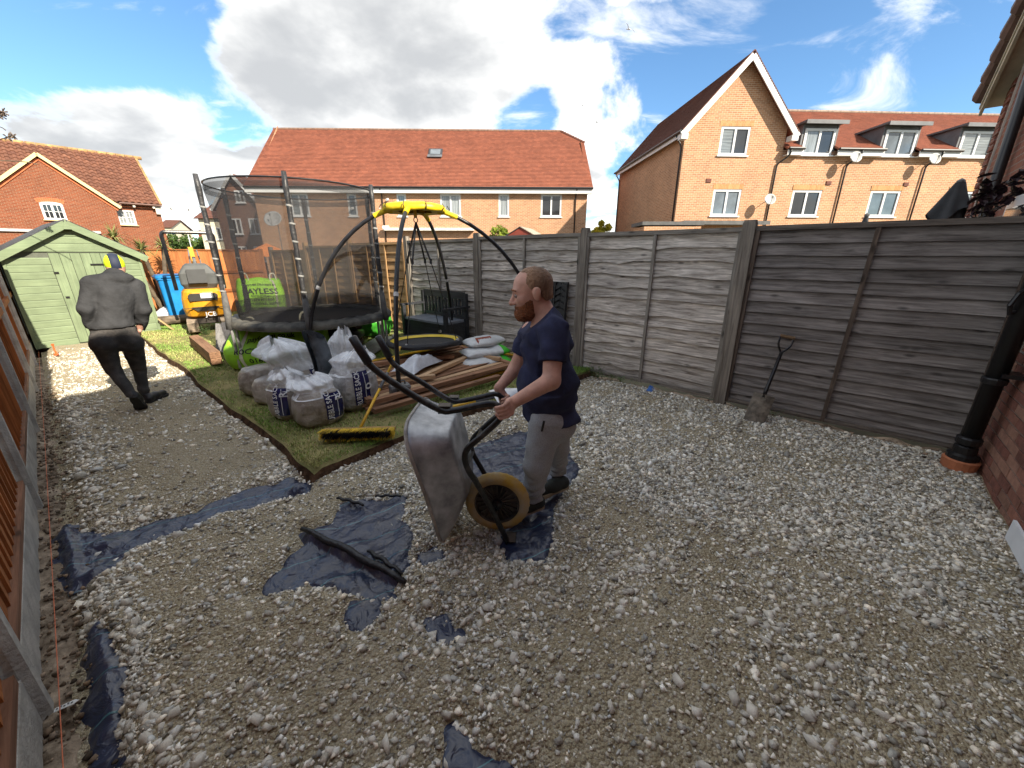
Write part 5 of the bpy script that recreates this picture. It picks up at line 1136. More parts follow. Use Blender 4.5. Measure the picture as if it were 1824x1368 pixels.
for i, a in enumerate(PA):
    d = cir(1, 0, a); t_ = d.orthogonal(); po = thing('pole', '', '', (0, 0, 0)); del po['label']; del po['category']; po.parent = tp
    rb = TR+.05; m = MB(); m.tube([d*rb+Vector((0, 0, .04)), d*rb+Vector((0, 0, FH+.4)), d*(rb-.03)+Vector((0, 0, FH+.5))], .019, 8); m.build('tube', GALV, po)
    m = MB(); m.tube([d*(rb-.005)+Vector((0, 0, FH+.1+(TOPZ-FH-.10)*k/10))+Vector((random.uniform(-.004, .004), random.uniform(-.004, .004), 0)) for k in range(11)], [.030+.004*math.sin(k*2.3) for k in range(11)], 9); m.build('foam_sleeve', FOAM, po, smooth=True)
    m = MB()
    for k in range(6): m.lathe([(.034, -.010), (.036, 0), (.034, .010)], 10, d*(rb-.004)+Vector((0, 0, FH+.42+.20*k)), rotm(.1*(k % 2), .15, 0))
    stuff(m.build('sleeve_tie', TIE, po))
    m = MB(); m.tube([d*(rb+.02)+Vector((0, 0, FH-.08)), d*(rb+.0)+Vector((0, 0, FH+.12)), d*(rb-.01)+Vector((0, 0, FH+.42))], [.038, .044, .030], 9); m.build('fabric_sleeve', SLV, po, smooth=True)
for i in range(3):
    a0, a1 = PA[2*i], PA[2*i+1]; p, q = cir(TR, FH-.06, a0), cir(TR, FH-.06, a1); dn = Vector((0, 0, -.60)); m = MB()
    m.tube(fillet([p, p+dn*1.02, q+dn*1.02, q], .12), .020, 8); m.build('leg', GALV, tp)

# ================================================================== spider swing
sw = thing('web_swing', 'round black saucer swing hung under a yellow topped arched frame', 'swing', G(3.18, 4.32, .10), AZ)
feet = [(2.19, 3.45), (4.56, 3.26), (4.42, 5.10), (2.02, 5.22)]; feet = [Vector((a-3.18, b-4.32, 0)) for a, b in feet]
cpx = gnd(742, 372, 0); cv_ = at(742, 372, (G(3.2, 4.35)).y); cu_ = uvof(cv_); CC = Vector((cu_[0]-3.18, cu_[1]-4.32, cu_[2]-.10)); CC.x *= .6; CC.y *= .6
tops = []
for f in feet:
    dr_ = Vector((f.x-CC.x, f.y-CC.y, 0)).normalized(); tops.append(CC+dr_*.36+Vector((0, 0, -.03)))
YFAB = mat('yellow_fabric', (.70, .50, .012), rough=.45, var=.1, bump=.3, bscale=14, rnd=.02)
for f, t in zip(feet, tops):
    pts = []; h = Vector((t.x-f.x, t.y-f.y, 0))
    for k in range(15):
        th = R(74)*k/14; pts.append(Vector((f.x, f.y, 0))+h*((1-math.cos(th))/(1-math.cos(R(74))))+Vector((0, 0, t.z*math.sin(th)/math.sin(R(74)))))
    lg_ = MB(); lg_.tube(pts, .024, 10); o = lg_.build('leg', BLACKM, sw, smooth=True)
    c = MB(); c.tube([pts[6], pts[6].lerp(pts[7], .25)], .026, 10); c.build('leg_joint', mat('pale_collar', (.5, .5, .5), rough=.4), o)
    c = MB(); c.tube(pts[-2:]+[t+(CC-t)*.25], [.03, .034, .034], 10); c.build('fabric_cuff', YFAB, o)
    c = MB(); c.lathe([(.05, -.04), (.05, .01), (.03, .05)], 10, f); c.build('foot', BLACKP, o)
m = MB()
def can(a, b):
    th = 2*math.pi*a; r = .42*(1-.10*abs(math.cos(2*(th-.75)))); rr = [r*.55, r*.97, r, r*.985, r*.6, .02][int(round(b*5))]; z = [-.035, -.045, -.02, .025, .06, .07][int(round(b*5))]
    return CC+Vector((rr*math.cos(th), rr*math.sin(th), z+.004*math.sin(th*9)))
m.grid(can, 48, 6, cu=True); m.build('canopy', YFAB, sw, smooth=True)
m = MB()
for k in range(10): a = 2*math.pi*k/10; m.tube([CC+Vector((.40*math.cos(a), .40*math.sin(a), .04)), CC+Vector((.425*math.cos(a), .425*math.sin(a), 0)), CC+Vector((.39*math.cos(a), .39*math.sin(a), -.04))], .006, 5)
stuff(m.build('lacing', BLACKP, sw))
for i, j in ((0, 1), (1, 2), (2, 3), (3, 0)): m = MB(); m.tube([feet[i]+Vector((0, 0, .02)), feet[j]+Vector((0, 0, .02))], .021, 8); m.build('base_pole', YEL, sw, smooth=True)
mc = Vector((3.30-3.18, 4.42-4.32, .36)); MR = .50
st = thing('seat', '', '', mc); del st['label']; del st['category']; st.parent = sw; st.rotation_euler = (R(-3), R(2), 0)
m = MB(); m.lathe([(.01, -.03), (.3, -.02), (MR-.06, .0)], 40, caps=False); m.build('mat', mat('black_swing_fabric', (.018, .019, .022), rough=.75, bump=.3, bscale=50), st, smooth=True)
m = MB(); m.grid(lambda a, b: Vector(((MR+.035*math.cos(2*math.pi*b))*math.cos(2*math.pi*a), (MR+.035*math.cos(2*math.pi*b))*math.sin(2*math.pi*a), .042*math.sin(2*math.pi*b)+.004*math.sin(60*a))), 60, 9, cu=True); m.build('padded_rim', mat('black_pad_cloth', (.022, .023, .026), rough=.6, bump=.5, bscale=25), st, smooth=True)
m = MB(); m.lathe([(MR-.09, .006), (MR-.055, .016), (MR-.03, .034)], 48, caps=False); m.build('yellow_trim', YFAB, st, smooth=True)
hook = CC+Vector((0, 0, -.10)); m = MB(); m.tube([CC+Vector((0, 0, -.02)), hook], .022, 8); m.build('hook', YEL, sw)
m = MB(); m.tube([hook+Vector((.03*math.cos(a), 0, -.03+.03*math.sin(a))) for a in [2*math.pi*k/12 for k in range(12)]], .007, 5, closed=True); m.build('carabiner', GALV, sw)
for k in range(4):
    a = R(25+90*k); e = mc+Vector((MR*math.cos(a), MR*math.sin(a), 0)); h = hook+Vector((0, 0, -.06)); j = h.lerp(e, .30)+Vector((.02*math.cos(a), .02*math.sin(a), 0)); m = MB(); m.tube([h, j], .013, 6); m.tube([j, e], .0065, 6); m.tube([j+Vector((0, 0, .03)), j-Vector((0, 0, .03))], .018, 6); ro = m.build('rope', BLACKP, sw)
    c = MB(); c.lathe([(.018, -.02), (.024, 0), (.018, .02)], 8, e+Vector((0, 0, .05))); c.build('ring', GALV, ro)

# ================================================================== bench by the fence
BEN = wood('charcoal_painted_timber', (.018, .020, .024), (.045, .048, .055), 0, rough=.5, knots=False, bump=.15, rnd=.08)
bc = thing('storage_bench', 'charcoal grey storage bench with slatted back against the right fence behind the swing', 'bench', G(4.60, 5.48, .10), AZ+math.pi/2)
L_ = 1.22
m = MB(); m.box((0, .26, .22), (L_-.06, .46, .40)); m.build('box', BEN, bc)
m = MB(); m.box((0, .27, .44), (L_-.13, .50, .035)); m.build('seat_lid', mat('skylit_lid', (.16, .18, .21), rough=.45, var=.2), bc)  # lid lightened to blue-grey for the skylight falling on it
for s in (-1, 1):
    x = s*(L_/2-.03); m = MB(); m.box((x, .04, .45), (.06, .06, .90)); m.box((x, .50, .33), (.06, .06, .66)); m.box((x, .26, .675), (.075, .56, .035)); m.build('arm', BEN, bc)
m = MB(); m.box((0, .035, .86), (L_-.12, .035, .12)); m.box((0, .035, .50), (L_-.12, .035, .06)); m.build('back_rail', BEN, bc)
m = MB(); m.box((0, 0, 0), (.045, .022, .28)); me = m.mesh('back_slat', BEN)
for k in range(12): link('back_slat', me, bc, (-L_/2+.11+k*(L_-.22)/11, .035, .665))
# black plastic grids leaning on the fence
TRD = mat('black_grid_plastic', (.020, .021, .022), rough=.55, var=.3)
for i, (v, lab) in enumerate(((3.02, 'rightmost of the two black plastic grids leaning on the fence behind the man'), (3.24, 'leftmost of the two black plastic grids leaning on the fence behind the man'))):
    tg = thing('plastic_grid', lab, 'plastic grid', G(4.50, v, .05), AZ+math.pi/2, 'black plastic grids on the fence'); tg.rotation_euler = (R(6), 0, AZ+math.pi/2+R(4*i))
    m = MB()
    for k in range(14): z = .04+k*.085; m.bar((-.09, 0, z), (0, 0, z+.05), .025, .05); m.bar((0, 0, z+.05), (.09, 0, z), .025, .05)
    m.box((0, -.02, .62), (.20, .012, 1.22)); 
    for s in (-1, 1): m.box((s*.095, 0, .62), (.02, .05, 1.22))
    m.build('grid', TRD, tg)
# spade on the right fence
spd = thing('spade', 'muddy spade with black shaft leaning against the dark fence panel on the right', 'spade', (0, 0, 0))
A = gnd(1343, 752, .0)+Vector((0, 0, .03)); T_ = at(1403, 600, 1); t = 4.66/ray(1403, 600).dot(DU); T_ = Vector((0, 0, CAMZ))+ray(1403, 600)*t
ax = (T_-A).normalized(); sx = DV*-1; sx = (sx-ax*sx.dot(ax)).normalized(); ny = ax.cross(sx).normalized()
def sp3(x, s, d=0): return A+sx*x+ax*s+ny*d
m = MB(); m.grid(lambda a, b: sp3((a-.5)*.19*(1 if b < .9 else 1), -.03+.30*b, .035*(1-(2*a-1)**2)*(.6+.4*b)*-1), 9, 7); o = m.build('blade', mat('muddy_steel', (.17, .145, .115), rough=.75, var=.45, scale=12, metal=.15, bump=.3, bscale=40), spd, smooth=True)
LT = (T_-A).length
m = MB(); m.tube([sp3(0, .24, -.02), sp3(0, .32, -.01), sp3(0, LT-.16)], [.020, .019, .016], 8); m.build('shaft', BLACKM, spd, smooth=True)
m = MB(); m.tube(smoothpath([sp3(0, LT-.17), sp3(-.05, LT-.09), sp3(-.055, LT-.01)], 4), .010, 6); m.tube(smoothpath([sp3(0, LT-.17), sp3(.05, LT-.09), sp3(.055, LT-.01)], 4), .010, 6); m.build('handle_fork', BLACKM, spd)
m = MB(); m.tube([sp3(-.062, LT), sp3(.062, LT)], .016, 8); m.build('grip', wood('grip_wood', (.12, .07, .035), (.22, .14, .08), 0), spd)

# ================================================================== sacks, bulk bags
SAND = mat('sand_filled_sack', (.28, .24, .20), rough=.32, var=.25, scale=7, col2=(.46, .42, .37), bump=.9, bscale=20, rnd=.08, spec=.6)
RUBB = mat('rubble_filled_sack', (.36, .35, .34), rough=.35, var=.3, scale=14, col2=(.50, .50, .50), bump=.8, bscale=22, rnd=.05, spec=.6)
NAVY = mat('navy_print_film', (.010, .014, .085), rough=.25, var=.3, spec=.7, bump=.4, bscale=18)
def sack(label, u, v, rx, ry, h, seed, rz=0, fill=SAND, top=.35, toplean=(0, 0), print_a=None, words='RUBBLE SACK', bodylean=(0, 0), wide=1.25, dome=.55):
    t = thing('rubble_sack', label, 'sack', G(u, v, float(lawn_z(u, v))-.01), AZ+rz, 'rubble sacks on the lawn corner'); s = seed*2.7
    def S(a, z, off=0.0):                 # surface of the filled part: a in radians, z in 0..1
        pr = (max(0, 1-abs(2*z*.9-.75)**2.6*.55))**.5; pr *= .80+.2*min(1, z*6)
        q = 1+.22*(float(fbm(math.cos(a)*1.6+s+5, math.sin(a)*1.6+z*2.2+s+5, seed, 3))-.45)+.02*math.sin(z*34+3*math.sin(a*2+s))*(1 if z < .35 or z > .8 else .3)
        sq = (abs(math.cos(a))**3.2+abs(math.sin(a))**3.2)**(-1/3.2)
        return Vector(((rx*pr*q*sq+off)*math.cos(a)+bodylean[0]*z, (ry*pr*q*sq+off)*math.sin(a)+bodylean[1]*z, h*z))
    m = MB(); m.grid(lambda a, b: S(2*math.pi*a, b) if b < .999 else Vector((bodylean[0], bodylean[1], h*1.0)), 40, 18, cu=True); m.build('sack_body', fill, t, smooth=True)
    if print_a is not None:
        m = MB(); m.grid(lambda a, b: S(print_a-.38+.76*a, .22+.66*b, .007), 12, 10); p = m.build('print_panel', NAVY, t, smooth=True)
        hw = .76*max(rx, ry)
        text_on(p, words, .072, lambda x, y: S(print_a-.20-y/(rx*1.0), .55+x/h*.80 , .012), WHTINK)
        m = MB(); m.grid(lambda a, b: S(print_a+.10+.03*a, .24+.62*b, .011), 2, 6); m.build('print_line', WHTINK, p)
        text_on(p, 'o', .17, lambda x, y: S(print_a+.22-y/(rx*1.0), .55+x/h*.8, .012), WHTINK) if fill is RUBB else text_on(p, 'R', .11, lambda x, y: S(print_a+.24-y/(rx*1.0), .74+x/h*.8, .012), WHTINK)
    if top:
        b0 = h*.80
        def Tp(a, b):
            th = 2*math.pi*a; base = S(th, .80, .008); f = 1-.30*math.sin(math.pi*min(1, b*1.6))*(.8 if b < .6 else .4)
            w = (1+.10*b*math.sin(th*5+s)+.10*b*math.sin(th*8+2*s)+.08*b*math.sin(th*14+s*3+b*3)+.05*b*math.sin(th*21+b*5))*(1-dome*b**3)
            c = Vector((bodylean[0]*.8, bodylean[1]*.8, 0)); p = c+(base-c)*1.0; rad = Vector((p.x-c.x, p.y-c.y, 0))*f*w*(1+(wide-1)*b)
            return c+rad+Vector((toplean[0]*b*b, toplean[1]*b*b, b0+top*b*(1+.12*math.sin(th*2+s)+.05*math.sin(th*5+s)+.04*math.sin(th*13+s))-(.16*top*b*b)))
        m = MB(); m.grid(Tp, 96, 14, cu=True); o = m.build('plastic_top', CLEARP, t, smooth=True)
    return t
sack('front middle rubble sack with a blue printed panel, just behind the broom head', 1.42, 3.66, .215, .18, .37, 1, R(-8), SAND, .20, (-.06, .10), print_a=R(-63), wide=1.1)
sack('grey brown rubble sack left of the front blue printed one', 1.33, 4.05, .20, .17, .40, 2, R(20), SAND, .20, (-.03, .02), print_a=R(-155), wide=.9)
sack('small brown sack at the left end of the sack heap by the lawn edge', 1.33, 4.62, .17, .15, .30, 3, R(35), SAND, .0)
sack('rearmost brown sack low at the left of the sack heap', 1.36, 5.0, .20, .17, .34, 4, R(10), SAND, .0)
sack('tall pale rubble sack with blue logo panel right of the rolled black membrane', 1.86, 3.78, .23, .20, .50, 5, R(14), RUBB, .24, (.08, -.02), print_a=R(-105), words='RUBBLE SACK', wide=1.15)
sack('rubble sack under a big billow of clear plastic at the back of the heap', 1.60, 4.60, .26, .20, .42, 6, R(-10), SAND, .38, (-.14, .02), print_a=R(-40), wide=1.75, dome=.9)
sack('rubble sack with upright clear plastic neck behind the rolled membrane', 2.02, 4.25, .17, .16, .48, 7, R(0), RUBB, .42, (.02, .0), print_a=R(-60), wide=.95)
rl_ = thing('membrane_roll', 'rolled length of black membrane standing upright among the sacks', 'roll', G(1.66, 4.02, .12), AZ)
def roll(a, b): th = 2*math.pi*1.35*a; r = .066+.024*a*2+.004*math.sin(b*9); return Vector((r*math.cos(th+.8)-.06*b*b*0+.04*math.sin(b*3), r*.8*math.sin(th+.8)-.04+.10*b, .04+.70*b*(1-.10*(a-.5)**2)+.05*b*math.sin(th)))
m = MB(); m.grid(roll, 34, 12); m.build('roll', mat('black_membrane_roll', (.035, .045, .055), rough=.3, var=.5, scale=9, col2=(.10, .12, .14), bump=.4, bscale=20, spec=.7), rl_, smooth=True)
# bulk bags
LIME = mat('lime_woven_bag', (.30, .62, .030), rough=.55, var=.16, scale=5, bump=.7, bscale=9, rnd=.03)
def bulkbag(label, loc, rz, w, d, h, seed, lines, slump=0.0, crush=0.0):
    t = thing('bulk_bag', label, 'bag', loc, rz); s = seed*1.9
    def S(x, z, off=0):                    # front face: x -1..1, z 0..1
        y = -d/2*(1-.10*x*x*.5)-off+.10*(float(fbm(x*1.3+s+3, z*1.7+s, seed, 3))-.45)-.06*math.sin(math.pi*z)+slump*z*z; k = .10*(float(fbm(x*2+s, z*2+8, seed+4, 3))-.45)
        return Vector((x*w/2*(1+.10*math.sin(math.pi*z)-.05*z)+k, y, h*z*(1-crush*(.5+.5*math.sin(x*2.2+s)))+.06*(float(vn(x*2+9, z*2+s))-.5)*z))
    def ring(a, b):
        n = 4*a; q = int(n) % 4; f = n-int(n)
        c = [(-1+2*f, -1), (1, -1+2*f), (1-2*f, 1), (-1, 1-2*f)][q]
        r = (abs(c[0])**6+abs(c[1])**6)**(-1/6); x, y = c[0]*r, c[1]*r
        p = S(x, b); yy = p.y*(-y) if y < 0 else -p.y*y+2*slump*b*b*y
        yy = (-d/2)*(-y)+(p.y+d/2)*max(0, -y)+slump*b*b*(1-max(0, -y)) if True else 0
        return Vector((p.x, yy, p.z))
    m = MB(); m.grid(ring, 64, 16, cu=True); m.grid(lambda a, b: Vector((((a-.5)*w*.92), (b-.5)*d*.9+slump*.9, h*(.80-crush*.6)+.05*math.sin(a*9+s)*math.sin(b*7))), 10, 10); m.build('bag_body', LIME, t, smooth=True)
    for (txt, size, x, z) in lines: text_on(t, txt, size, lambda X, Y: S((x+X)/(w/2), z+Y/h, .012), BLKINK)
    m = MB()
    for x in (-.62, .62): m.grid(lambda a, b: S(x-.035+.07*a, .0+b, .008), 2, 10)
    stuff(m.build('webbing_strap', mat('cream_webbing', (.62, .60, .48), rough=.8), t))
    for x in (-.62, .62): c = S(x, 1); m = MB(); m.tube(smoothpath([c+Vector((-.04, 0, -.05)), c+Vector((-.03, .02, .12)), c+Vector((.06, .06, .15)), c+Vector((.10, .08, -.03))], 4), .016, 6); m.build('lifting_loop', mat('cream_webbing', (.62, .60, .48)), t)
    return t
p = gnd(478, 566, .12)
bulkbag('upright lime green builders bag seen through the trampoline netting', p+DV*.55+DU*.12, AZ+R(-18), .95, .85, .92, 2, [('ANOTHER DELIVERY BY', .062, 0, .86), ('PAYLESS', .19, 0, .68), ('BUILDING MATERIALS', .04, 0, .57), ('01634 862624', .085, 0, .47), ('ROCHESTER, KENT', .085, 0, .36), ('www.paylessbm.co.uk', .06, 0, .25)])
p = gnd(520, 650, .12)
bulkbag('slumped lime green builders bag under the trampoline front edge behind the sacks', p+Vector((-.22, .16, 0)), R(18), 1.20, .55, .56, 5, [('ROCHESTER, KENT', .10, -.03, .50), ('paylessbm.co.uk', .085, -.05, .76), ('01634 862624', .10, 0, .24)], slump=.30, crush=.12)
p = gnd(668, 602, .12)
GREEN2 = mat('deep_green_film', (.05, .30, .03), rough=.35, var=.4, scale=5, bump=.9, bscale=9)
t = thing('green_bag', 'crumpled darker green plastic bag under the right side of the trampoline', 'bag', p+Vector((-.05, .25, 0)), AZ); m = MB(); lump(m, (0, 0, .22), .34, 8, n=26, k=16, squash=(1.0, .8, .85), amp=.38); m.build('bag_body', GREEN2, t, smooth=True)
# things stored under the trampoline
PALW = wood('pallet_wood', (.20, .085, .035), (.38, .19, .09), 2, rnd=.2); SLATE = mat('stacked_slate', (.21, .20, .19), rough=.85, var=.3, rnd=.3)
p = gnd(432, 622, .12); pc = thing('pallet_crate', 'brown timber crate packed with stacked tiles under the trampoline left side', 'crate', p+DV*.22+DU*.12, AZ+R(-4))
m = MB(); m.box((0, 0, 0), (.07, .025, .50)); me = m.mesh('slat', PALW)
for k, x in enumerate((-.02, .16, .34, .60, .95, 1.2, 1.4)): link('slat', me, pc, (x, 0, .28), (0, R((-6, 3, 0, 2, -3, 4, 0)[k]), 0))
for z in (.10, .30): m = MB(); m.bar((-.05, -.02, z), (1.45, -.02, z+(.06 if z > .2 else 0)), .025, .08); m.build('rail', wood('pallet_rail', (.22, .10, .04), (.40, .20, .09), 0), pc)
m = MB(); m.box((0, 0, 0), (.018, .26, .34)); me = m.mesh('tile', SLATE)
for k in range(46): link('tile', me, pc, (.02+k*.030, .17+random.uniform(-.02, .02), .27+random.uniform(-.02, .02)), (0, R(random.uniform(-7, 4)), 0))
sl_p = gnd(403, 627, .12)
for k, lab in enumerate(('front grey concrete slab leaning at the left foot of the trampoline', 'rear grey concrete slab leaning behind the other at the trampoline foot')):
    s_ = thing('paving_slab', lab, 'slab', sl_p+DU*.10*k+DV*.06*k+Vector((.05, 0, 0)), AZ+R(30)); m = MB(); m.box((0, 0, .23), (.045, .34, .46), rotm(0, R(14), 0)); m.build('slab', mat('grey_paving', (.27, .265, .26), rough=.9, var=.25, scale=9, bump=.5, bscale=50), s_)
for k, lab in enumerate(('lower of two stacked brown sleepers on the lawn', 'upper of two stacked brown sleepers on the lawn')):
    A, B = gnd(388, 650, .12), gnd(349, 616, .12); s_ = thing('timber_sleeper', lab, 'timber', (A+B)/2+Vector((0, 0, .055+.09*k)), math.atan2((B-A).y, (B-A).x), 'sleepers on the lawn'); m = MB(); m.box((0, 0, 0), ((B-A).length*(1-.02*k), .13, .085)); m.build('sleeper', wood('brown_sleeper', (.15, .075, .04), (.31, .18, .11), 0), s_)
dk = thing('dark_bundle', 'dark bundle filling in the black mass under the trampoline', 'sheeting', G(2.75, 6.2, .11), AZ); m = MB(); lump(m, (.1, .2, .2), .42, 12, squash=(1.3, .9, .55), amp=.3); m.build('bundle', BLACKP, dk, smooth=True)  # bundle added to make up the dark mass under here
rs_ = thing('wrapped_slabs', 'plastic wrapped reddish block pack under the right half of the trampoline', 'block pack', G(3.15, 6.55, .11), AZ); m = MB(); m.box((0, 0, .22), (.5, .4, .42)); o = m.build('blocks', mat('red_block', (.17, .06, .045), rough=.6, var=.4, scale=12), rs_); m = MB(); m.box((0, 0, .225), (.53, .43, .44)); m.build('wrap', veil('shrink_wrap', (.3, .3, .3), .35, rough=.15, noise=.3, bump=.8), o)
A, B = gnd(618, 648, .13), gnd(690, 603, .13); pl_ = thing('grey_board', 'pale grey board lying flat on the lawn under the trampoline right side', 'board', (A+B)/2+Vector((0, .05, .02)), math.atan2((B-A).y, (B-A).x)); m = MB(); m.box((0, 0, 0), ((B-A).length, .38, .03)); m.build('board', wood('grey_board_wood', (.26, .25, .22), (.42, .40, .36), 0), pl_)

# ================================================================== dismantled timber panel and the loose tools
TIM = wood('red_brown_decking', (.17, .082, .045), (.36, .20, .115), 0, rnd=.2); TIML = wood('tan_batten', (.36, .22, .12), (.58, .40, .24), 0, rnd=.15)
pan = thing('slatted_gate', 'dismantled red brown slatted timber panel lying on the lawn under the swing', 'timber frame', G(2.92, 3.98, .12), AZ+R(-6))
m = MB(); m.box((0, 0, 0), (2.1, .085, .022)); me = m.mesh('slat', TIM); me2 = m.mesh('slat', TIML)
for k in range(12): link('slat', me2 if k in (2, 5, 6, 10) else me, pan, (random.uniform(-.03, .03)+.01*k, -.62+k*.105, .05+.004*k), (0, R(-1.5), R(random.uniform(-1.5, 1.5))))
for a, b, mm in (((-1.0, -.66, .10), (1.02, -.60, .08), TIM), ((-.95, .62, .12), (1.05, .66, .11), TIM), ((-1.0, -.6, .09), (-.9, .62, .12), TIM), ((1.0, -.6, .09), (1.04, .62, .12), TIM), ((-.25, -.35, .12), (.80, .02, .14), TIML), ((.80, .02, .14), (.98, -.40, .13), TIML), ((-.98, -.05, .13), (-.1, -.42, .12), TIML), ((-.55, .55, .15), (.55, .10, .16), TIM), ((-1.05, -.78, .05), (.6, -.80, .05), TIM)):
    m = MB(); a, b = Vector(a), Vector(b); L = (b-a).length; m.box((0, 0, 0), (L, .07, .045)); o = m.build('batten', mm, pan, loc=(a+b)/2); o.rotation_euler = (0, -math.asin((b-a).z/L), math.atan2((b-a).y, (b-a).x))
ps = thing('plastic_sheet', 'crumpled white plastic bag lying on the dismantled timber panel', 'plastic bag', G(2.86, 4.02, .27), AZ+R(20))
def crum(w, d, h, s):
    def f(a, b):
        e = min(a, 1-a, b, 1-b)*4; return Vector(((a-.5)*w*(1+.15*math.sin(b*5+s)), (b-.5)*d*(1+.15*math.sin(a*6+s)), min(1, e)*h*(.5+1.1*float(fbm(a*4+s, b*4+s, 77, 3)))+.0))
    return f
m = MB(); m.grid(crum(.62, .30, .13, 2), 26, 16); m.build('sheet', WHITEP, ps, smooth=True)
# broom
Y_B = mat('yellow_bristle', (.60, .40, .02), rough=.7, var=.3); BB = mat('black_bristle', (.016, .013, .009), rough=.8, var=.5)
br_ = thing('broom', 'wide broom with yellow and black bristles and yellow pole, lying at the lawn front', 'broom', (0, 0, 0))
A, B = gnd(573, 772, .155), gnd(702, 768, .155); ax = (B-A).normalized(); fw = ax.cross(Vector((0, 0, 1))).normalized(); LB = (B-A).length
fwd = Vector((fw.x, fw.y, 0)); fwd = fwd if fwd.y < 0 else -fwd
m = MB(); m.bar(A-fwd*.05, B-fwd*.05, .06, .03, up=(0, 0, 1)); m.build('broom_head', wood('broom_wood', (.3, .18, .06), (.45, .3, .12), 0), br_)
bm1, bm2 = MB(), MB(); rr = random.Random(3)
for k in range(1500):
    s = rr.random(); t = rr.random(); z = rr.uniform(-.035, .035); edge = s < .035 or s > .965 or z > .024 or z < -.027
    p = A.lerp(B, s)+Vector((0, 0, z*.8))-fwd*.03; e = p+fwd*rr.uniform(.085, .105)+Vector((0, 0, z*.5+rr.uniform(-.01, .01)))+ax*rr.uniform(-.012, .012); w = ax*.0028
    (bm1 if edge else bm2).add([p-w, p+w, e+w*.7, e-w*.7], [(0, 1, 2, 3)])
stuff(bm1.build('yellow_bristles', Y_B, br_)); stuff(bm2.build('black_bristles', BB, br_))
hp_ = A.lerp(B, .50)-fwd*.07+Vector((0, 0, .01)); e = at(713, 618, 4.35); m = MB(); q1, q2, q3 = hp_.lerp(e, .42), hp_.lerp(e, .62), e
m.tube([hp_, q1], .0135, 8); m.tube([q2, q3], .0135, 8); m.build('pole', YEL, br_, smooth=True)
m = MB(); m.tube([q1, q2], .016, 8); m.build('pole_sleeve', GREYP, br_, smooth=True)
gb = thing('grey_box', 'small grey plastic tool box beside the front foot of the swing', 'box', gnd(712, 716, .12)+Vector((-.02, .12, 0)), AZ+R(-20)); m = MB(); loft(m, [[(x, y, z) for x, y in rrect(w, d, .02)] for w, d, z in ((.22, .14, .0), (.22, .14, .14), (.20, .12, .16))]); m.build('box_body', mat('mid_grey_plastic', (.17, .175, .18), rough=.45), gb); m = MB(); m.tube(fillet([(-.06, 0, .155), (-.06, 0, .20), (.06, 0, .20), (.06, 0, .155)], .02), .009, 6); m.build('handle', GREYP, gb)
# shovel lying behind the barrow
sv = thing('shovel', 'shovel with yellow and grey pole and steel blade lying behind the wheelbarrow handles', 'shovel', (0, 0, 0))
A = at(800, 727, 2.75); B = at(882, 706, 2.95); Cc = at(908, 690, 3.0)
d = (B-A).normalized(); m = MB(); m.tube([A, A.lerp(B, .55)], .016, 8); m.build('pole', YEL, sv); m = MB(); m.tube([A.lerp(B, .55), B], .017, 8); m.build('pole_sleeve', GREYP, sv)
sd_ = d.cross(Vector((0, -.4, 1))).normalized(); m = MB(); m.grid(lambda a, b: B+d*(-.02+.24*b)+sd_*(a-.5)*.17*(1-.75*b**3)+Vector((0, 0, .02*math.cos((a-.5)*3))), 7, 7); m.build('blade', mat('bright_steel', (.55, .56, .58), rough=.4, metal=.5), sv, smooth=True)
m = MB(); m.lathe([(.03, -.03), (.03, .03)], 8, A, rotm(0, 1.2, 0)); m.build('end_knob', GREYP, sv)
sup = MB(); 
# white compost bags
BAGW = mat('white_bag_film', (.60, .62, .62), rough=.4, var=.12, scale=6, bump=.6, bscale=16, rnd=.05); BAGG = mat('bag_green_end', (.05, .42, .03), rough=.4)
def pillow(w, d, h, s):
    def f(a, b):
        th = 2*math.pi*b; x = (a-.5)*w; e = (1-abs(2*a-1)**5)**.5 if 0 < a < 1 else 0; return Vector((x, math.cos(th)*d/2*(.75+.25*e)*(1+.1*math.sin(a*7+s)), max(0, .0+math.sin(th)*h/2*e*(1+.35*(float(fbm(a*4+s, b*4, 81, 3))-.45)*2)+h/2*1.0)))
    return f
labs = ('bottom white bag of the pile, with a bright green end, behind the man\'s arm', 'middle white bag of the pile behind the man\'s arm', 'top white bag of the pile with a red brown printed label')
c0 = gnd(866, 652, .11)
for k in range(3):
    b = thing('compost_bag', labs[k], 'bag', c0+DU*(.10*k-.03)+DV*(.10*k)+Vector((0, 0, .115*k)), AZ+R(-28+8*k), 'white bags stacked by the fence'); m = MB(); m.grid(pillow(.72-.05*k, .40, .15, k*2.3), 24, 15); m.build('bag_body', BAGW, b, smooth=True)
    if k < 2: m = MB(); m.grid(lambda a, q: pillow(.74-.05*k, .41, .155, k*2.3)(.80+.19*a, q)+Vector((0, 0, -.002)), 6, 15); m.build('bag_end', BAGG, b, smooth=True)
    else:
        m = MB(); m.box((-.08, -.13, .132), (.26, .10, .006), rotm(R(38), 0, 0)); l_ = m.build('print_panel', mat('red_brown_print', (.30, .065, .03), rough=.5), b)
        q = rotm(R(38), 0, 0); text_on(l_, 'COMPOST', .045, lambda x, y: Vector((-.08, -.13, .132))+q@Vector((x, y, .006)), WHTINK)
fl = thing('plastic_sheet', 'flat pale empty bag spread in front of the white bag pile', 'plastic bag', gnd(832, 652, .13), AZ+R(-20)); m = MB(); m.grid(crum(.62, .34, .05, 5), 22, 14); m.build('sheet', WHITEP, fl, smooth=True)
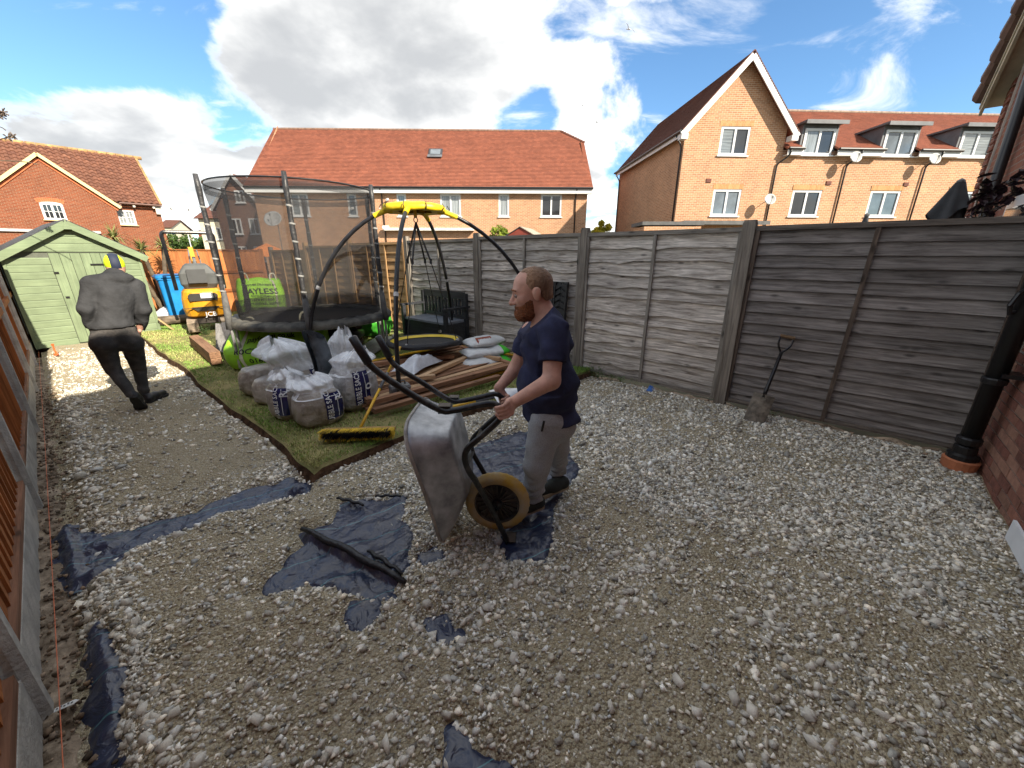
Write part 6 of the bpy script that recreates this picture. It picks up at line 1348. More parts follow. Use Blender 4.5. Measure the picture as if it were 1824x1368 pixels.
# plant label in the trench, litter by the fence, white board by the wall
pl = thing('plant_label', 'white plastic plant label lying in the soil trench at the lower left', 'label', gnd(118, 1256, -.03), R(35)); m = MB(); m.prism([(-.032, -.008), (.022, -.010), (.036, 0), (.022, .010), (-.032, .008)], .002, (0, 0, .0), rotm(R(-88), 0, 0)); m.build('label_strip', mat('white_label', (.78, .80, .78), rough=.5, var=.1), pl, fixn=True)
m = MB()
for k in range(5): m.box((-.024+.010*k, -.001+.003*(k % 2), .0028), (.006, .006, .0008))
stuff(m.build('handwriting', GREYP, pl))
lt = thing('crisp_packet', 'crumpled blue packet by the foot of the right fence', 'litter', G(4.60, 1.62, .02), 1.0); m = MB(); m.grid(crum(.14, .08, .05, 9), 10, 8); m.build('packet', mat('blue_foil', (.03, .12, .38), rough=.3), lt, smooth=True)
q_ = ray(1807, 926); q_ = Vector((0, 0, CAMZ))+q_*(-.985/q_.dot(DV)); wb_ = thing('white_board', 'white plastic sheet propped on the house wall at the far right edge', 'board', G(q_.dot(DU), -1.0, q_.z-.12), AZ); m = MB(); m.box((-.30, .012, .06), (.60, .014, .12)); m.build('board', mat('white_sheet_plastic', (.72, .75, .78), rough=.4, var=.05), wb_)

# ================================================================== wheelbarrow, tipped up on its nose
wbw = thing('wheelbarrow', 'galvanised wheelbarrow tipped upright on its nose with yellow wheel, held by the man', 'wheelbarrow', (0, 0, 0))
TUBE = mat('scuffed_black_tube', (.018, .018, .019), rough=.35, var=.6, scale=14, col2=(.09, .085, .08), thr=(.5, .75), bump=.15)
YN, YF, YC = 1.76, 2.26, 2.02
def bpath(pts): return [at(x, y, Y) for x, y, Y in pts]
near = bpath([(629, 603, YN), (657, 648, YN), (712, 689, YN), (781, 729, YN), (808, 731, YN), (850, 722, YN), (878, 719, YN+.0), (894, 731, YN), (889, 748, YN), (860, 775, YN), (831, 802, YN), (831, 830, YN), (850, 862, YN+.04), (872, 900, YN+.10), (903, 962, YN+.14)])
far = bpath([(674, 601, YF), (701, 648, YF), (750, 680, YF), (800, 712, YF), (822, 714, YF), (856, 707, YF), (884, 702, YF), (899, 716, YF), (893, 733, YF), (866, 757, YF), (842, 782, YF), (842, 806, YF), (862, 842, YF-.04), (884, 880, YF-.10), (914, 945, YF-.14)])
for P in (near, far):
    m = MB(); m.tube(smoothpath(P, 5), .0165, 10); o = m.build('frame_tube', TUBE, wbw, smooth=True)
    d = (P[0]-P[1]).normalized(); g_ = MB(); g_.tube([P[0]+d*.012, P[0]+d*.005, P[0]-d*.13, P[0]-d*.135], [.012, .021, .021, .017], 10); g_.build('grip', BLACKP, o, smooth=True)
wc = at(886, 893, YC-.02); wh = thing('wheel', '', '', wc); del wh['label']; del wh['category']; wh.parent = wbw; wh.rotation_euler = (0, 0, R(-4))
WR = .196
m = MB(); m.grid(lambda a, b: Vector(((WR-.036+(.036+.004*(int(a*64) % 2)*(math.cos(2*math.pi*b) > .6))*math.cos(2*math.pi*b))*math.cos(2*math.pi*a), .040*math.sin(2*math.pi*b), (WR-.036+(.036+.004*(int(a*64) % 2)*(math.cos(2*math.pi*b) > .6))*math.cos(2*math.pi*b))*math.sin(2*math.pi*a))), 64, 13, cu=True); m.build('tyre', mat('dusty_yellow_tyre', (.70, .42, .05), rough=.8, var=.35, scale=6, col2=(.40, .33, .22), bump=.3, bscale=40), wh, smooth=True)
m = MB(); ry_ = rotm(math.pi/2, 0, 0); m.lathe([(.128, -.028), (.138, -.030), (.140, .030), (.128, .028), (.124, 0)], 36, (0, 0, 0), ry_, caps=False); m.lathe([(.02, -.006), (.128, -.008), (.128, .008), (.02, .006)], 36, (0, 0, 0), ry_); m.build('rim', mat('dirty_black_rim', (.025, .023, .02), rough=.6, var=.6, scale=12, col2=(.10, .085, .065)), wh)
m = MB()
for k in range(20): a = 2*math.pi*k/20; m.bar((.03*math.cos(a), -.012, .03*math.sin(a)), (.126*math.cos(a), -.012, .126*math.sin(a)), .007, .012, up=(0, 1, 0)); m.bar((.03*math.cos(a), .012, .03*math.sin(a)), (.126*math.cos(a), .012, .126*math.sin(a)), .007, .012, up=(0, 1, 0))
m.build('spokes', _mats['dirty_black_rim'], wh)
m = MB(); m.lathe([(.0, -.085), (.010, -.085), (.010, -.055), (.030, -.045), (.034, -.01), (.034, .01), (.030, .045), (.010, .055), (.010, .085), (0, .085)], 16, (0, 0, 0), ry_, caps=False); m.build('hub', BLACKM, wh, smooth=False)
m = MB(); m.lathe([(.0, -.098), (.014, -.096), (.014, -.085)], 10, (0, 0, 0), ry_, caps=False); m.build('axle_nut', GALV, wh)
for Y, off in ((YC-.115, 0), (YC+.075, 0)):
    m = MB(); a = at(846, 850, Y); b = at(903, 966, Y) if Y < YC else at(908, 948, Y); m.bar(a, b, .010, .040, up=(0, 1, 0)); m.build('fork_plate', TUBE, wbw)
m = MB(); a, b = at(903, 955, YC-.12), at(909, 948, YC+.10); m.tube([a, b], .014, 8); m.bar(a.lerp(b, .0)+Vector((.02, 0, -.01)), b+Vector((.02, 0, -.01)), .06, .05); m.build('nose_stop', mat('muddy_nose', (.16, .14, .11), rough=.9, var=.4), wbw)
# the tray
T0 = at(799, 972, YC-.04); T1 = at(741, 727, YC); T0.z = max(T0.z, .02); e1 = (T1-T0); LT = e1.length; e1.normalize(); e3 = Vector((0, 1, 0)); e3 = (e3-e1*e3.dot(e1)).normalized(); e2 = e1.cross(e3).normalized(); e2 = e2 if e2.x > 0 else -e2
def tray(lev, off=0.0):                   # an outline of the tray at depth lev (0 rim .. 1 bottom)
    pts = []; D = .19
    s0, s1 = 0+(.36)*lev**1.1*LT, LT-(.13)*lev**.8*LT
    w0, w1 = .20*(1-.30*lev), .315*(1-.28*lev)
    n = 48
    for k in range(n):
        a = 2*math.pi*k/n; c, s = math.cos(a), math.sin(a); ex = .42; x = (abs(c)**ex)*(1 if c >= 0 else -1); y = (abs(s)**ex)*(1 if s >= 0 else -1)
        ss = (s0+s1)/2+x*(s1-s0)/2; t = (ss/LT); w = w0+(w1-w0)*min(1, max(0, t*1.15)); pts.append(T0+e1*ss+e3*y*(w+off)+e2*(D*lev**.92+.02*math.sin(math.pi*t)))
    return pts
GT = mat('galvanised_sheet', (.42, .44, .46), rough=.48, metal=.45, var=.45, scale=6, col2=(.62, .64, .66), bump=.2, bscale=22, rnd=0, detail=8)
m = MB(); levs = [0, .1, .25, .45, .65, .82, .93, 1.0]; loft(m, [tray(l) for l in levs]+[[T0+e1*LT*.56+e2*.19+(p-(T0+e1*LT*.56+e2*.19))*.5 for p in tray(1.0)]], (False, True)); tro = m.build('tray', GT, wbw, smooth=True)
sol = tro.modifiers.new('sheet', 'SOLIDIFY'); sol.thickness = .004
m = MB(); m.tube(tray(0, .004), .0095, 8, closed=True); m.build('rim_roll', mat('muddy_rim', (.34, .32, .29), rough=.7, var=.4, scale=9, metal=.2), tro, smooth=True)
m = MB()
for P in (near, far): m.box(P[3].lerp(P[4], .5)+Vector((-.01, .02, -.0)), (.06, .05, .04))
m.build('tray_bracket', TUBE, wbw)
m = MB(); m.tube([near[9].lerp(near[10], .4), far[9].lerp(far[10], .4)], .012, 8); m.tube([near[11], far[11]], .012, 8); m.build('cross_brace', TUBE, wbw)
m = MB(); m.tube(smoothpath([at(806, 729, 2.3), at(840, 721, 2.35), at(872, 714, 2.4)], 4), .006, 6); ts = m.build('blue_cord', mat('pale_blue_cord', (.25, .55, .65), rough=.6)); tag(ts, 'thin pale blue cord lying between the wheelbarrow handle tubes', 'cord')
# ================================================================== people: continuous surfaces grown from tapered limbs
def sd_caps(P, a, b, ra, rb):
    a = np.array(a); b = np.array(b); ba = b-a; pa = P-a; h = np.clip(pa@ba/(ba@ba+1e-12), 0, 1); return np.linalg.norm(pa-h[:, None]*ba, axis=1)-(ra+(rb-ra)*h)
def sd_ell(P, c, r, M=None):
    q = P-np.array(c)
    if M is not None: q = q@M            # columns of M: local axes
    r = np.array(r); k = np.linalg.norm(q/r, axis=1); k2 = np.linalg.norm(q/(r*r), axis=1); return np.where(k < 1e-6, -r.min(), k*(k-1)/np.maximum(k2, 1e-9))
def smin(a, b, k):
    if k <= 0: return np.minimum(a, b)
    h = np.clip(.5+.5*(b-a)/k, 0, 1); return b*(1-h)+a*h-k*h*(1-h)
def field(prims, post=None):
    def f(P):
        d = np.full(len(P), 9.0)
        for p in prims:
            if p[0] == 'c': e = sd_caps(P, *p[1:5]); d = smin(d, e, p[5] if len(p) > 5 else .03)
            elif p[0] == 'e': e = sd_ell(P, p[1], p[2], p[4] if len(p) > 4 else None); d = smin(d, e, p[3] if len(p) > 3 else .03)
            elif p[0] == '-': e = sd_ell(P, p[1], p[2], p[4] if len(p) > 4 else None); d = -smin(-d, e, p[3])
        return post(P, d) if post else d
    return f
def grow(f, lo, hi, res):               # surface nets on a grid filled only near the surface
    lo = np.array(lo, float); B = 8; n = (np.ceil((np.array(hi)-lo)/(res*B)).astype(int)+1)*B
    nb = n//B; c = np.stack(np.meshgrid(*[np.arange(k) for k in nb], indexing='ij'), -1).reshape(-1, 3)
    ctr = lo+(c*B+B/2)*res; dc = f(ctr); act = np.abs(dc) < B*res*.87*1.35+.02
    V = np.repeat(np.repeat(np.repeat(dc.reshape(nb), B, 0), B, 1), B, 2)
    off = np.stack(np.meshgrid(*[np.arange(B)]*3, indexing='ij'), -1).reshape(-1, 3)
    ca = c[act]
    for s in range(0, len(ca), 400):
        cc = ca[s:s+400]; I = (cc[:, None, :]*B+off[None]).reshape(-1, 3); V[I[:, 0], I[:, 1], I[:, 2]] = f(lo+I*res)
    S = V < 0; m = np.array(V.shape)-1
    cnt = sum(S[i:m[0]+i, j:m[1]+j, k:m[2]+k].astype(np.int8) for i in (0, 1) for j in (0, 1) for k in (0, 1))
    cells = np.argwhere((cnt > 0) & (cnt < 8)); ids = np.full(m, -1, np.int64); ids[cells[:, 0], cells[:, 1], cells[:, 2]] = np.arange(len(cells))
    pos = np.zeros((len(cells), 3)); w = np.zeros(len(cells))
    cor = [(i, j, k) for i in (0, 1) for j in (0, 1) for k in (0, 1)]
    for a in cor:
        for ax in range(3):
            if a[ax]: continue
            b = list(a); b[ax] = 1
            va = V[cells[:, 0]+a[0], cells[:, 1]+a[1], cells[:, 2]+a[2]]; vb = V[cells[:, 0]+b[0], cells[:, 1]+b[1], cells[:, 2]+b[2]]
            x = (va < 0) != (vb < 0); t = np.where(x, va/np.where(x, va-vb, 1), 0); p = np.tile(np.array(a, float), (len(cells), 1)); p[:, ax] = t
            pos[x] += p[x]; w[x] += 1
    verts = lo+(cells+pos/np.maximum(w, 1)[:, None])*res; faces = []
    for ax in range(3):
        o1, o2 = [(1, 2), (2, 0), (0, 1)][ax]
        sl0 = [slice(1, -1)]*3; sl0[ax] = slice(0, -1); sl1 = [slice(1, -1)]*3; sl1[ax] = slice(1, None)
        a = S[tuple(sl0)]; b = S[tuple(sl1)]; E = np.argwhere(a != b); 
        if not len(E): continue
        q = E.copy(); 
        for k in range(3): 
            if k != ax: q[:, k] += 1
        fl = S[q[:, 0], q[:, 1], q[:, 2]]
        def cid(d1, d2): r = q.copy(); r[:, o1] -= d1; r[:, o2] -= d2; return ids[r[:, 0], r[:, 1], r[:, 2]]
        F = np.stack([cid(1, 1), cid(0, 1), cid(0, 0), cid(1, 0)], 1); F[~fl] = F[~fl][:, ::-1]; faces.append(F[(F >= 0).all(1)])
    return verts, np.concatenate(faces)
def fig(name, f, lo, hi, res, m, parent=None):
    v, F = grow(f, lo, hi, res); return link(name, np_mesh(name, v, F, mat=m, smooth=True), parent)
def wob(P, s, k): 
    x, y, z = P[:, 0]*k, P[:, 1]*k, P[:, 2]*k; return np.sin(x+1.7*np.sin(z*.9+s)+s)*np.sin(y*1.1+1.3*np.sin(x*.8+2*s))*np.sin(z+.9*np.sin(y*1.2+s))
def shoe(parent, heel, toe, ankle, m_up, m_sole, lift=0.0, w=.050, nm='shoe'):
    h = Vector(heel); t = Vector(toe); d = (t-h); L = d.length; d.normalize(); up = Vector((0, 0, 1)); up = (up-d*up.dot(d)).normalized(); s = d.cross(up).normalized()
    def P(x, y, z): return h+d*x+s*y+up*z
    out = [(-.01, 0), (.0, .55), (.06, .72), (.14, .72), (.20, .95), (.25, .95), (.285, .62), (.295, 0)]; sc_ = L/.285
    ol = [(x*sc_, y*w) for x, y in out]+[(x*sc_, -y*w) for x, y in out[-2:0:-1]]
    m = MB(); loft(m, [[P(x, y, 0) for x, y in ol], [P(x, y*1.04, .022) for x, y in ol], [P(x, y*1.0, .028) for x, y in ol]]); so = m.build(nm, m_sole, parent)
    f = field([('c', P(.035, 0, .05), P(.12*sc_, 0, .05), .044, .046, .02), ('c', P(.12*sc_, 0, .048), P(.25*sc_, 0, .042), .046, .036, .03), ('c', P(.035, 0, .05), Vector(ankle), .042, .040, .02)], lambda q, e: np.maximum(e, -((q-np.array(P(0, 0, .016)))@np.array(up))))
    q = [P(-.03, -.08, 0), P(L+.03, .08, .0), Vector(ankle)+Vector((.06, .06, .05)), Vector(ankle)-Vector((.06, .06, .05)), P(-.03, .08, .1), P(L+.03, -.08, .1)]
    lo = [min(v[i] for v in q)-.02 for i in range(3)]; hi = [max(v[i] for v in q)+.02 for i in range(3)]
    fig('upper', f, lo, hi, .007, m_up, so)
    return so
SKIN = mat('skin', (.56, .31, .23), rough=.5, var=.12, scale=18, bump=.08, bscale=120, rnd=0, spec=.4); SKIN.node_tree.nodes['Principled BSDF'].inputs['Subsurface Weight'].default_value = .12; SKIN.node_tree.nodes['Principled BSDF'].inputs['Subsurface Radius'].default_value = (.02, .008, .004)
SHIRT = mat('navy_cotton', (.032, .036, .075), rough=.95, var=.25, scale=9, bump=.25, bscale=150, rnd=0, spec=.2)
JOG = mat('grey_marl', (.36, .375, .395), rough=.95, var=.18, scale=160, bump=.2, bscale=180, rnd=0, spec=.15)
HAIR = mat('sandy_hair', (.24, .14, .08), rough=.7, var=.5, scale=9, stretch=(1, 1, .25), bump=.8, bscale=140, rnd=0); BEARD = mat('ginger_beard', (.23, .075, .022), rough=.75, var=.5, scale=120, bump=.9, bscale=160, rnd=0)
# ---- the man with the wheelbarrow
manr = thing('person', 'man in navy t-shirt and grey joggers tipping the wheelbarrow, seen from his left side', 'person', (0, 0, 0))
A3 = np.array
hc = A3(at(947, 521, 2.20)); HS = 1.10
hf = Vector((-.96, -.10, -.20)).normalized(); hl_ = Vector((0, -1, 0)); hl_ = (hl_-hf*hl_.dot(hf)).normalized(); hu = hf.cross(hl_).normalized()
if hu.z < 0: hu = -hu
HM = np.array([hf[:], hl_[:], hu[:]]).T      # columns: forward, his left, up
def hp3(x, y, z): return hc+HM@(A3((x, y, z))*HS)
nb_ = A3(at(972, 566, 2.20))
shN, elN, wrN = A3(at(988, 592, 2.03)), A3(at(982, 678, 1.93)), A3(at(909, 720, 1.80))
shF, elF, wrF = A3(at(946, 590, 2.40)), A3(at(920, 655, 2.40)), A3(at(888, 692, 2.31))
che, bel, pel = A3(at(972, 612, 2.21)), A3(at(975, 680, 2.21)), A3(at(985, 742, 2.24))
hiN, knN, anN = A3(at(974, 748, 2.14)), A3(at(956, 828, 2.13)), A3(at(950, 892, 2.17))
hiF, knF, anF = A3(at(990, 742, 2.33)), A3(at(992, 800, 2.38)), A3(at(993, 848, 2.48))
def head_prims(sk=True):
    E = lambda c, r, k: ('e', hp3(*c), tuple(x*HS for x in r), k*HS, HM); c = lambda a, b, ra, rb, k: ('c', hp3(*a), hp3(*b), ra*HS, rb*HS, k*HS)
    pr = [E((-.014, 0, .038), (.100, .078, .084), .01), E((.030, 0, -.035), (.062, .060, .088), .03), E((.045, 0, -.092), (.046, .046, .034), .03), c((.074, -.030, .024), (.074, .030, .024), .017, .017, .02),
          c((.088, 0, .010), (.113, 0, -.030), .008, .0135, .012), c((.098, -.012, -.034), (.098, .012, -.034), .009, .009, .008), c((.082, -.016, -.064), (.082, .016, -.064), .010, .010, .010), c((.078, -.012, -.078), (.078, .012, -.078), .010, .010, .010),
          E((.058, .036, -.022), (.028, .024, .026), .02), E((.058, -.036, -.022), (.028, .024, .026), .02)]
    for s in (-1, 1): pr += [E((-.012, s*.080, -.006), (.020, .010, .034), .006), E((-.018, s*.088, .004), (.016, .006, .026), .006), ('-', hp3(.100, s*.031, .003), (.017*HS, .015*HS, .012*HS), .012, HM)]
    return pr
def hand_prims(w, c, t, side, sweep=1):
    # a hand closing round a tube: w wrist, c point on the tube axis, t tube direction
    w, c, t = map(lambda q: Vector(q), (w, c, t)); t.normalize(); e1 = w-c; e1 = (e1-t*e1.dot(t)).normalized(); e2 = t.cross(e1).normalized()*side; pr = []
    for i in range(4):
        o = c+t*((i-1.5)*.0195); ln = (.95, 1.05, 1.0, .85)[i]; rad = (.0098, .0102, .0098, .0088)[i]
        def q(deg, r): return o+(e1*math.cos(R(deg))+e2*math.sin(R(deg)))*r
        k0, k1, k2, k3 = q(42, .040), q(100, .034), q(165, .029), q(165+58*ln, .028)
        pr += [('c', w+t*((i-1.5)*.010), k0, .021, .0135, .012), ('c', k0, k1, rad*1.15, rad, .006), ('c', k1, k2, rad, rad*.95, .004), ('c', k2, k3, rad*.95, rad*.8, .004)]
    b = w.lerp(c, .45)+t*.026*sweep-e2*.008; th1 = c+t*.042*sweep+e1*.020-e2*.022; th2 = c+t*.030*sweep-e1*.008-e2*.029; th3 = c+t*.012*sweep-e1*.026-e2*.020
    pr += [('c', w, b, .020, .017, .012), ('c', b, th1, .016, .0125, .008), ('c', th1, th2, .0118, .0108, .005), ('c', th2, th3, .0105, .009, .004)]
    return pr
cN, tN = near[7], (near[8]-near[6]); cF, tF = far[7], (far[8]-far[6])
prims = head_prims()+[('c', hp3(-.030, 0, -.055), nb_, .058, .066, .03)]
limbs = [('c', nb_, che, .056, .10, .03), ('e', che, (.105, .150, .16), .05), ('e', bel, (.135, .145, .15), .06), ('e', pel, (.115, .150, .12), .05),
         ('c', shN, elN, .058, .047, .03), ('c', elN, wrN, .048, .029, .02), ('c', shF, elF, .058, .047, .03), ('c', elF, wrF, .048, .029, .02), ('c', (nb_*.1+che*.9), shN, .045, .050, .03), ('c', (nb_*.1+che*.9), shF, .045, .050, .03),
         ('c', hiN, knN, .085, .056, .03), ('c', knN, anN, .055, .036, .02), ('c', hiF, knF, .085, .056, .03), ('c', knF, anF, .055, .036, .02)]
allp = prims+limbs+hand_prims(wrN, cN, tN, 1)+hand_prims(wrF, cF, tF, 1)
body = fig('body', field(allp), (-.26, 1.66, .04), (.52, 2.62, 1.62), .0052, SKIN, manr)
# clothes
def shirt_post(P, d):
    up = (P[:, 2]-.66)/.6
    fold = .0075*wob(P, 1.3, 26)+.007*np.sin(P[:, 2]*52+9*P[:, 0]+3*np.sin(P[:, 1]*11))*np.clip(1.1-up*1.25, 0, 1)*np.clip((P[:, 0]-.12)*6, .15, 1)+.006*np.sin((P[:, 2]*.7+P[:, 0])*60+2*np.sin(P[:, 1]*14))*np.clip((up-.35)*2, 0, 1)
    d = d+fold
    hem = .672+.035*np.clip((P[:, 0]-.10)/.3, -1, 1)*-.4+.006*np.sin(P[:, 1]*22+P[:, 0]*17)
    d = np.maximum(d, hem-P[:, 2])
    for s, e in ((shN, elN), (shF, elF)):
        ax = (e-s)/np.linalg.norm(e-s); L = np.linalg.norm(e-s); t = (P-s)@ax; r = np.linalg.norm(P-s-t[:, None]*ax, axis=1); d = np.where((r < .13) & (t > L*.40), np.maximum(d, t-L*.62), d)
    nd = (hc-nb_)/np.linalg.norm(hc-nb_); d = np.maximum(d, (P-nb_-A3((-.02, 0, .012)))@(nd*.88+A3((-.40, 0, .1))))
    return d
sp_ = [('c', nb_+A3((.0, 0, -.01)), che, .082, .13, .05), ('e', che+A3((.004, 0, .01)), (.140, .190, .185), .06), ('e', bel, (.178, .185, .175), .07), ('c', bel+A3((.004, 0, -.04)), pel+A3((-.014, 0, -.05)), .166, .160, .06), ('e', pel+A3((-.012, 0, -.02)), (.168, .182, .13), .05),
       ('c', shN, elN, .076, .074, .035), ('c', shF, elF, .076, .074, .035), ('c', (nb_+che)/2, shN, .072, .074, .05), ('c', (nb_+che)/2, shF, .072, .074, .05)]
shirt = fig('t_shirt', field(sp_, shirt_post), (-.12, 1.80, .58), (.56, 2.62, 1.42), .0075, SHIRT, manr)
def jog_post(P, d):
    z = P[:, 2]; low = np.clip((.36-z)/.25, 0, 1); d = d+.006*wob(P, 4.1, 24)+.009*low*np.sin(z*85+6*np.sin(P[:, 1]*16+P[:, 0]*12))+.004*np.sin(P[:, 0]*40+z*16)*np.clip((z-.5)*4, 0, 1)
    for a, k in ((anN, knN), (anF, knF)): pass
    return np.maximum(np.maximum(d, z-.80), -(z-.100))
jp = [('e', pel+A3((0, 0, -.03)), (.150, .178, .13), .05), ('c', hiN, knN, .112, .083, .03), ('c', knN, anN+A3((0, 0, .035)), .080, .060, .03), ('c', hiF, knF, .112, .083, .03), ('c', knF, anF+A3((0, 0, .035)), .080, .060, .03)]
jog = fig('joggers', field(jp, jog_post), (-.08, 1.92, .06), (.52, 2.66, .86), .0075, JOG, manr)
m = MB(); m.bar(at(969, 750, 2.012), at(965, 768, 2.026), .010, .008); m.build('pocket_mark', mat('dark_mark', (.02, .02, .02), rough=.9), jog)
for a, k in ((anN, knN), (anF, knF)):
    d = (k-a)/np.linalg.norm(k-a); m = MB(); m.tube([Vector(a-d*.05), Vector(a+d*.06)], [.042, .045], 14); m.build('sock', mat('black_sock', (.012, .012, .013), rough=.95), manr)
SHUP = mat('dark_green_canvas', (.030, .036, .034), rough=.85, var=.3, scale=20); SHSO = mat('cream_sole', (.42, .36, .26), rough=.7, var=.2, scale=15)
shoe(manr, gnd(966, 902, .012), gnd(903, 924, .012), anN-A3((0, 0, .02)), SHUP, SHSO); shoe(manr, gnd(1010, 867, .03), gnd(952, 888, .01), anF-A3((0, 0, .02)), SHUP, SHSO)
# hair, beard, eyes
def hair_post(P, d):
    q = (P-hc)@HM/HS; x, y, z = q[:, 0], q[:, 1], q[:, 2]
    cut = np.maximum(x-(.028+.012*np.sin(y*90)-.7*np.maximum(0, .055-z)-.25*np.maximum(0, z-.09)), -(z+.050+.35*np.minimum(0, x+.03)*-1*0-.0))      # receding front
    side = np.where(x > -.035, .022-z, -.060-z); cut = np.maximum(cut, side)
    return np.maximum(d+.0022*wob(P, 2, 190), cut*HS)
fh = field([('e', hp3(-.014, 0, .038), tuple(v*HS for v in (.103, .081, .087)), .01, HM), ('e', hp3(-.050, 0, -.03), tuple(v*HS for v in (.055, .058, .06)), .03, HM)], hair_post)
b0 = hc-.16; b1 = hc+.16
fig('hair', fh, b0, b1, .0042, HAIR, manr)
def beard_post(P, d):
    q = (P-hc)@HM/HS; x, y, z = q[:, 0], q[:, 1], q[:, 2]
    top = np.where(x > .070, -.050, -.050+.75*(.070-x)); top = np.minimum(top, .012); cut = np.maximum(z-top, .010-x)
    mouth = .013-np.sqrt(((x-.092)/1.0)**2+(y/2.0)**2+((z+.070)/.65)**2)
    return np.maximum(np.maximum(d+.003*wob(P, 3, 170), cut*HS), mouth*HS*.8)
fbd = field([('e', hp3(.030, 0, -.040), tuple(v*HS for v in (.066, .064, .091)), .03, HM), ('e', hp3(.048, 0, -.095), tuple(v*HS for v in (.056, .052, .040)), .03, HM), ('c', hp3(.070, 0, -.10), hp3(.072, 0, -.128), .034*HS, .022*HS, .03), ('c', hp3(.084, -.014, -.054), hp3(.084, .014, -.054), .013*HS, .013*HS, .01)], beard_post)
fig('beard', fbd, b0, b1, .0042, BEARD, manr)
for s in (-1, 1):
    e = MB(); e.lathe([(.0118*HS*math.sin(a), -.0118*HS*math.cos(a)) for a in [math.pi*(k+.02)/8.1 for k in range(9)]], 12, hp3(.081, s*.031, .002)); eo = e.build('eye', mat('eye_white', (.22, .17, .15), rough=.2), manr, smooth=True)
    e = MB(); c0 = hp3(.0925, s*.031, -.001); e.lathe([(.0005, 0), (.005, .0002)], 10, c0, Matrix(((hl_.x, hu.x, hf.x), (hl_.y, hu.y, hf.y), (hl_.z, hu.z, hf.z))), caps=False); e.build('iris', BLACKP, eo)
    e = MB(); e.tube(smoothpath([Vector(hp3(.091, s*.014, .026)), Vector(hp3(.093, s*.030, .033)), Vector(hp3(.080, s*.048, .027))], 3), .0045, 6); e.build('eyebrow', BEARD, manr)

# ---- the man walking away
JACK = mat('charcoal_jacket', (.040, .041, .044), rough=.85, var=.25, scale=6, bump=.35, bscale=30, rnd=0, spec=.15); BLKJ = mat('black_joggers', (.070, .067, .066), rough=.95, var=.4, scale=8, bump=.3, bscale=70, rnd=0, col2=(.13, .115, .105), thr=(.45, .8)); HIV = mat('hi_vis_yellow', (.62, .85, .02), rough=.6, var=.06, rnd=0); NAV2 = mat('navy_panel', (.018, .026, .055), rough=.7, var=.2, rnd=0)
manl = thing('person', 'man walking away in charcoal jacket and yellow cap with navy panel, hands in pockets', 'person', G(.38, 5.78, 0), AZ)
def rv(x, y, v):
    r = ray(x, y); t = v/r.dot(DV); p = Vector((0, 0, CAMZ))+r*t; return A3((p.dot(DU)-.38, v-5.78, p.z))
hd = rv(206, 476, 5.90); nk = rv(207, 498, 5.84); ch_ = rv(204, 528, 5.80); pl_c = rv(207, 600, 5.78)
sL, eL, wL = rv(163, 506, 5.80), rv(153, 550, 5.74), rv(167, 588, 5.86); sR, eR, wR = rv(241, 510, 5.82), rv(256, 552, 5.76), rv(249, 584, 5.90)
hL, kL, aL = rv(183, 612, 5.76), rv(203, 660, 5.80), rv(234, 702, 5.60); hR, kR, aR = rv(235, 612, 5.82), rv(247, 655, 5.96), rv(257, 700, 5.92)
bp_ = [('e', hd+A3((0, .01, .02)), (.078, .098, .105), .02), ('c', hd+A3((0, -.02, -.04)), nk, .056, .062, .03), ('e', ch_, (.18, .12, .17), .05), ('c', ch_, pl_c, .12, .12, .05), ('e', pl_c, (.15, .11, .12), .04),
       ('c', sL, eL, .058, .048, .03), ('c', eL, wL, .046, .034, .02), ('c', sR, eR, .058, .048, .03), ('c', eR, wR, .046, .034, .02), ('c', nk, sL, .06, .058, .03), ('c', nk, sR, .06, .058, .03),
       ('c', hL, kL, .08, .052, .03), ('c', kL, aL, .048, .034, .02), ('c', hR, kR, .08, .052, .01), ('c', kR, aR, .048, .034, .01)]
for w, s in ((wL, -1), (wR, 1)):
    w2 = w+A3((-.02*s, .07, -.09))
    for i in range(4): bp_.append(('c', w+A3((-.01*s, .015*i-.02, -.03)), w2+A3((0, .018*i-.02, -.02+.008*abs(i-1.5))), .018, .010, .006))
    bp_.append(('c', w, w+A3((-.03*s, .07, -.04)), .016, .012, .006))
body2 = fig('body', field(bp_), (-.42, -.36, .03), (.5, .40, 1.72), .010, SKIN, manl)
def jk_post(P, d):
    z = P[:, 2]; d = d+.0035*wob(P, 2.2, 34)+.004*np.sin(z*38+16*P[:, 0]*np.sign(P[:, 0]-ch_[0])+3*np.sin(P[:, 0]*17))*np.clip((1.36-z)*3, 0, 1)
    hem = pl_c[2]+.105; d = np.maximum(d, np.where(np.abs(P[:, 0]-pl_c[0]) < .23, hem-z, -9)); return d
jk = [('e', ch_+A3((0, 0, .0)), (.172, .138, .20), .05), ('c', ch_, pl_c+A3((0, 0, .10)), .142, .152, .06), ('e', pl_c+A3((0, 0, .12)), (.188, .160, .08), .04), ('c', nk, sL, .085, .080, .05), ('c', nk, sR, .085, .080, .05), ('c', nk+A3((0, -.02, -.03)), nk+A3((0, .0, .035)), .105, .086, .02), ('e', nk+A3((0, -.075, .015)), (.135, .070, .060), .02),
      ('c', sL, eL, .072, .066, .025), ('c', eL, wL, .064, .052, .012), ('c', sR, eR, .072, .066, .025), ('c', eR, wR, .064, .052, .012)]
jko = fig('jacket', field(jk, jk_post), (-.46, -.36, .78), (.52, .36, 1.62), .010, JACK, manl)
m = MB(); nkV = Vector(nk); m.grid(lambda a, b: nkV+Vector(((.118-.02*b+.012*math.sin(math.pi*b))*math.cos(math.pi*2*a), -.02+(.112-.02*b+.012*math.sin(math.pi*b))*math.sin(math.pi*2*a), -.06+.125*b)), 28, 5, cu=True); m.build('collar', JACK, jko, smooth=True)
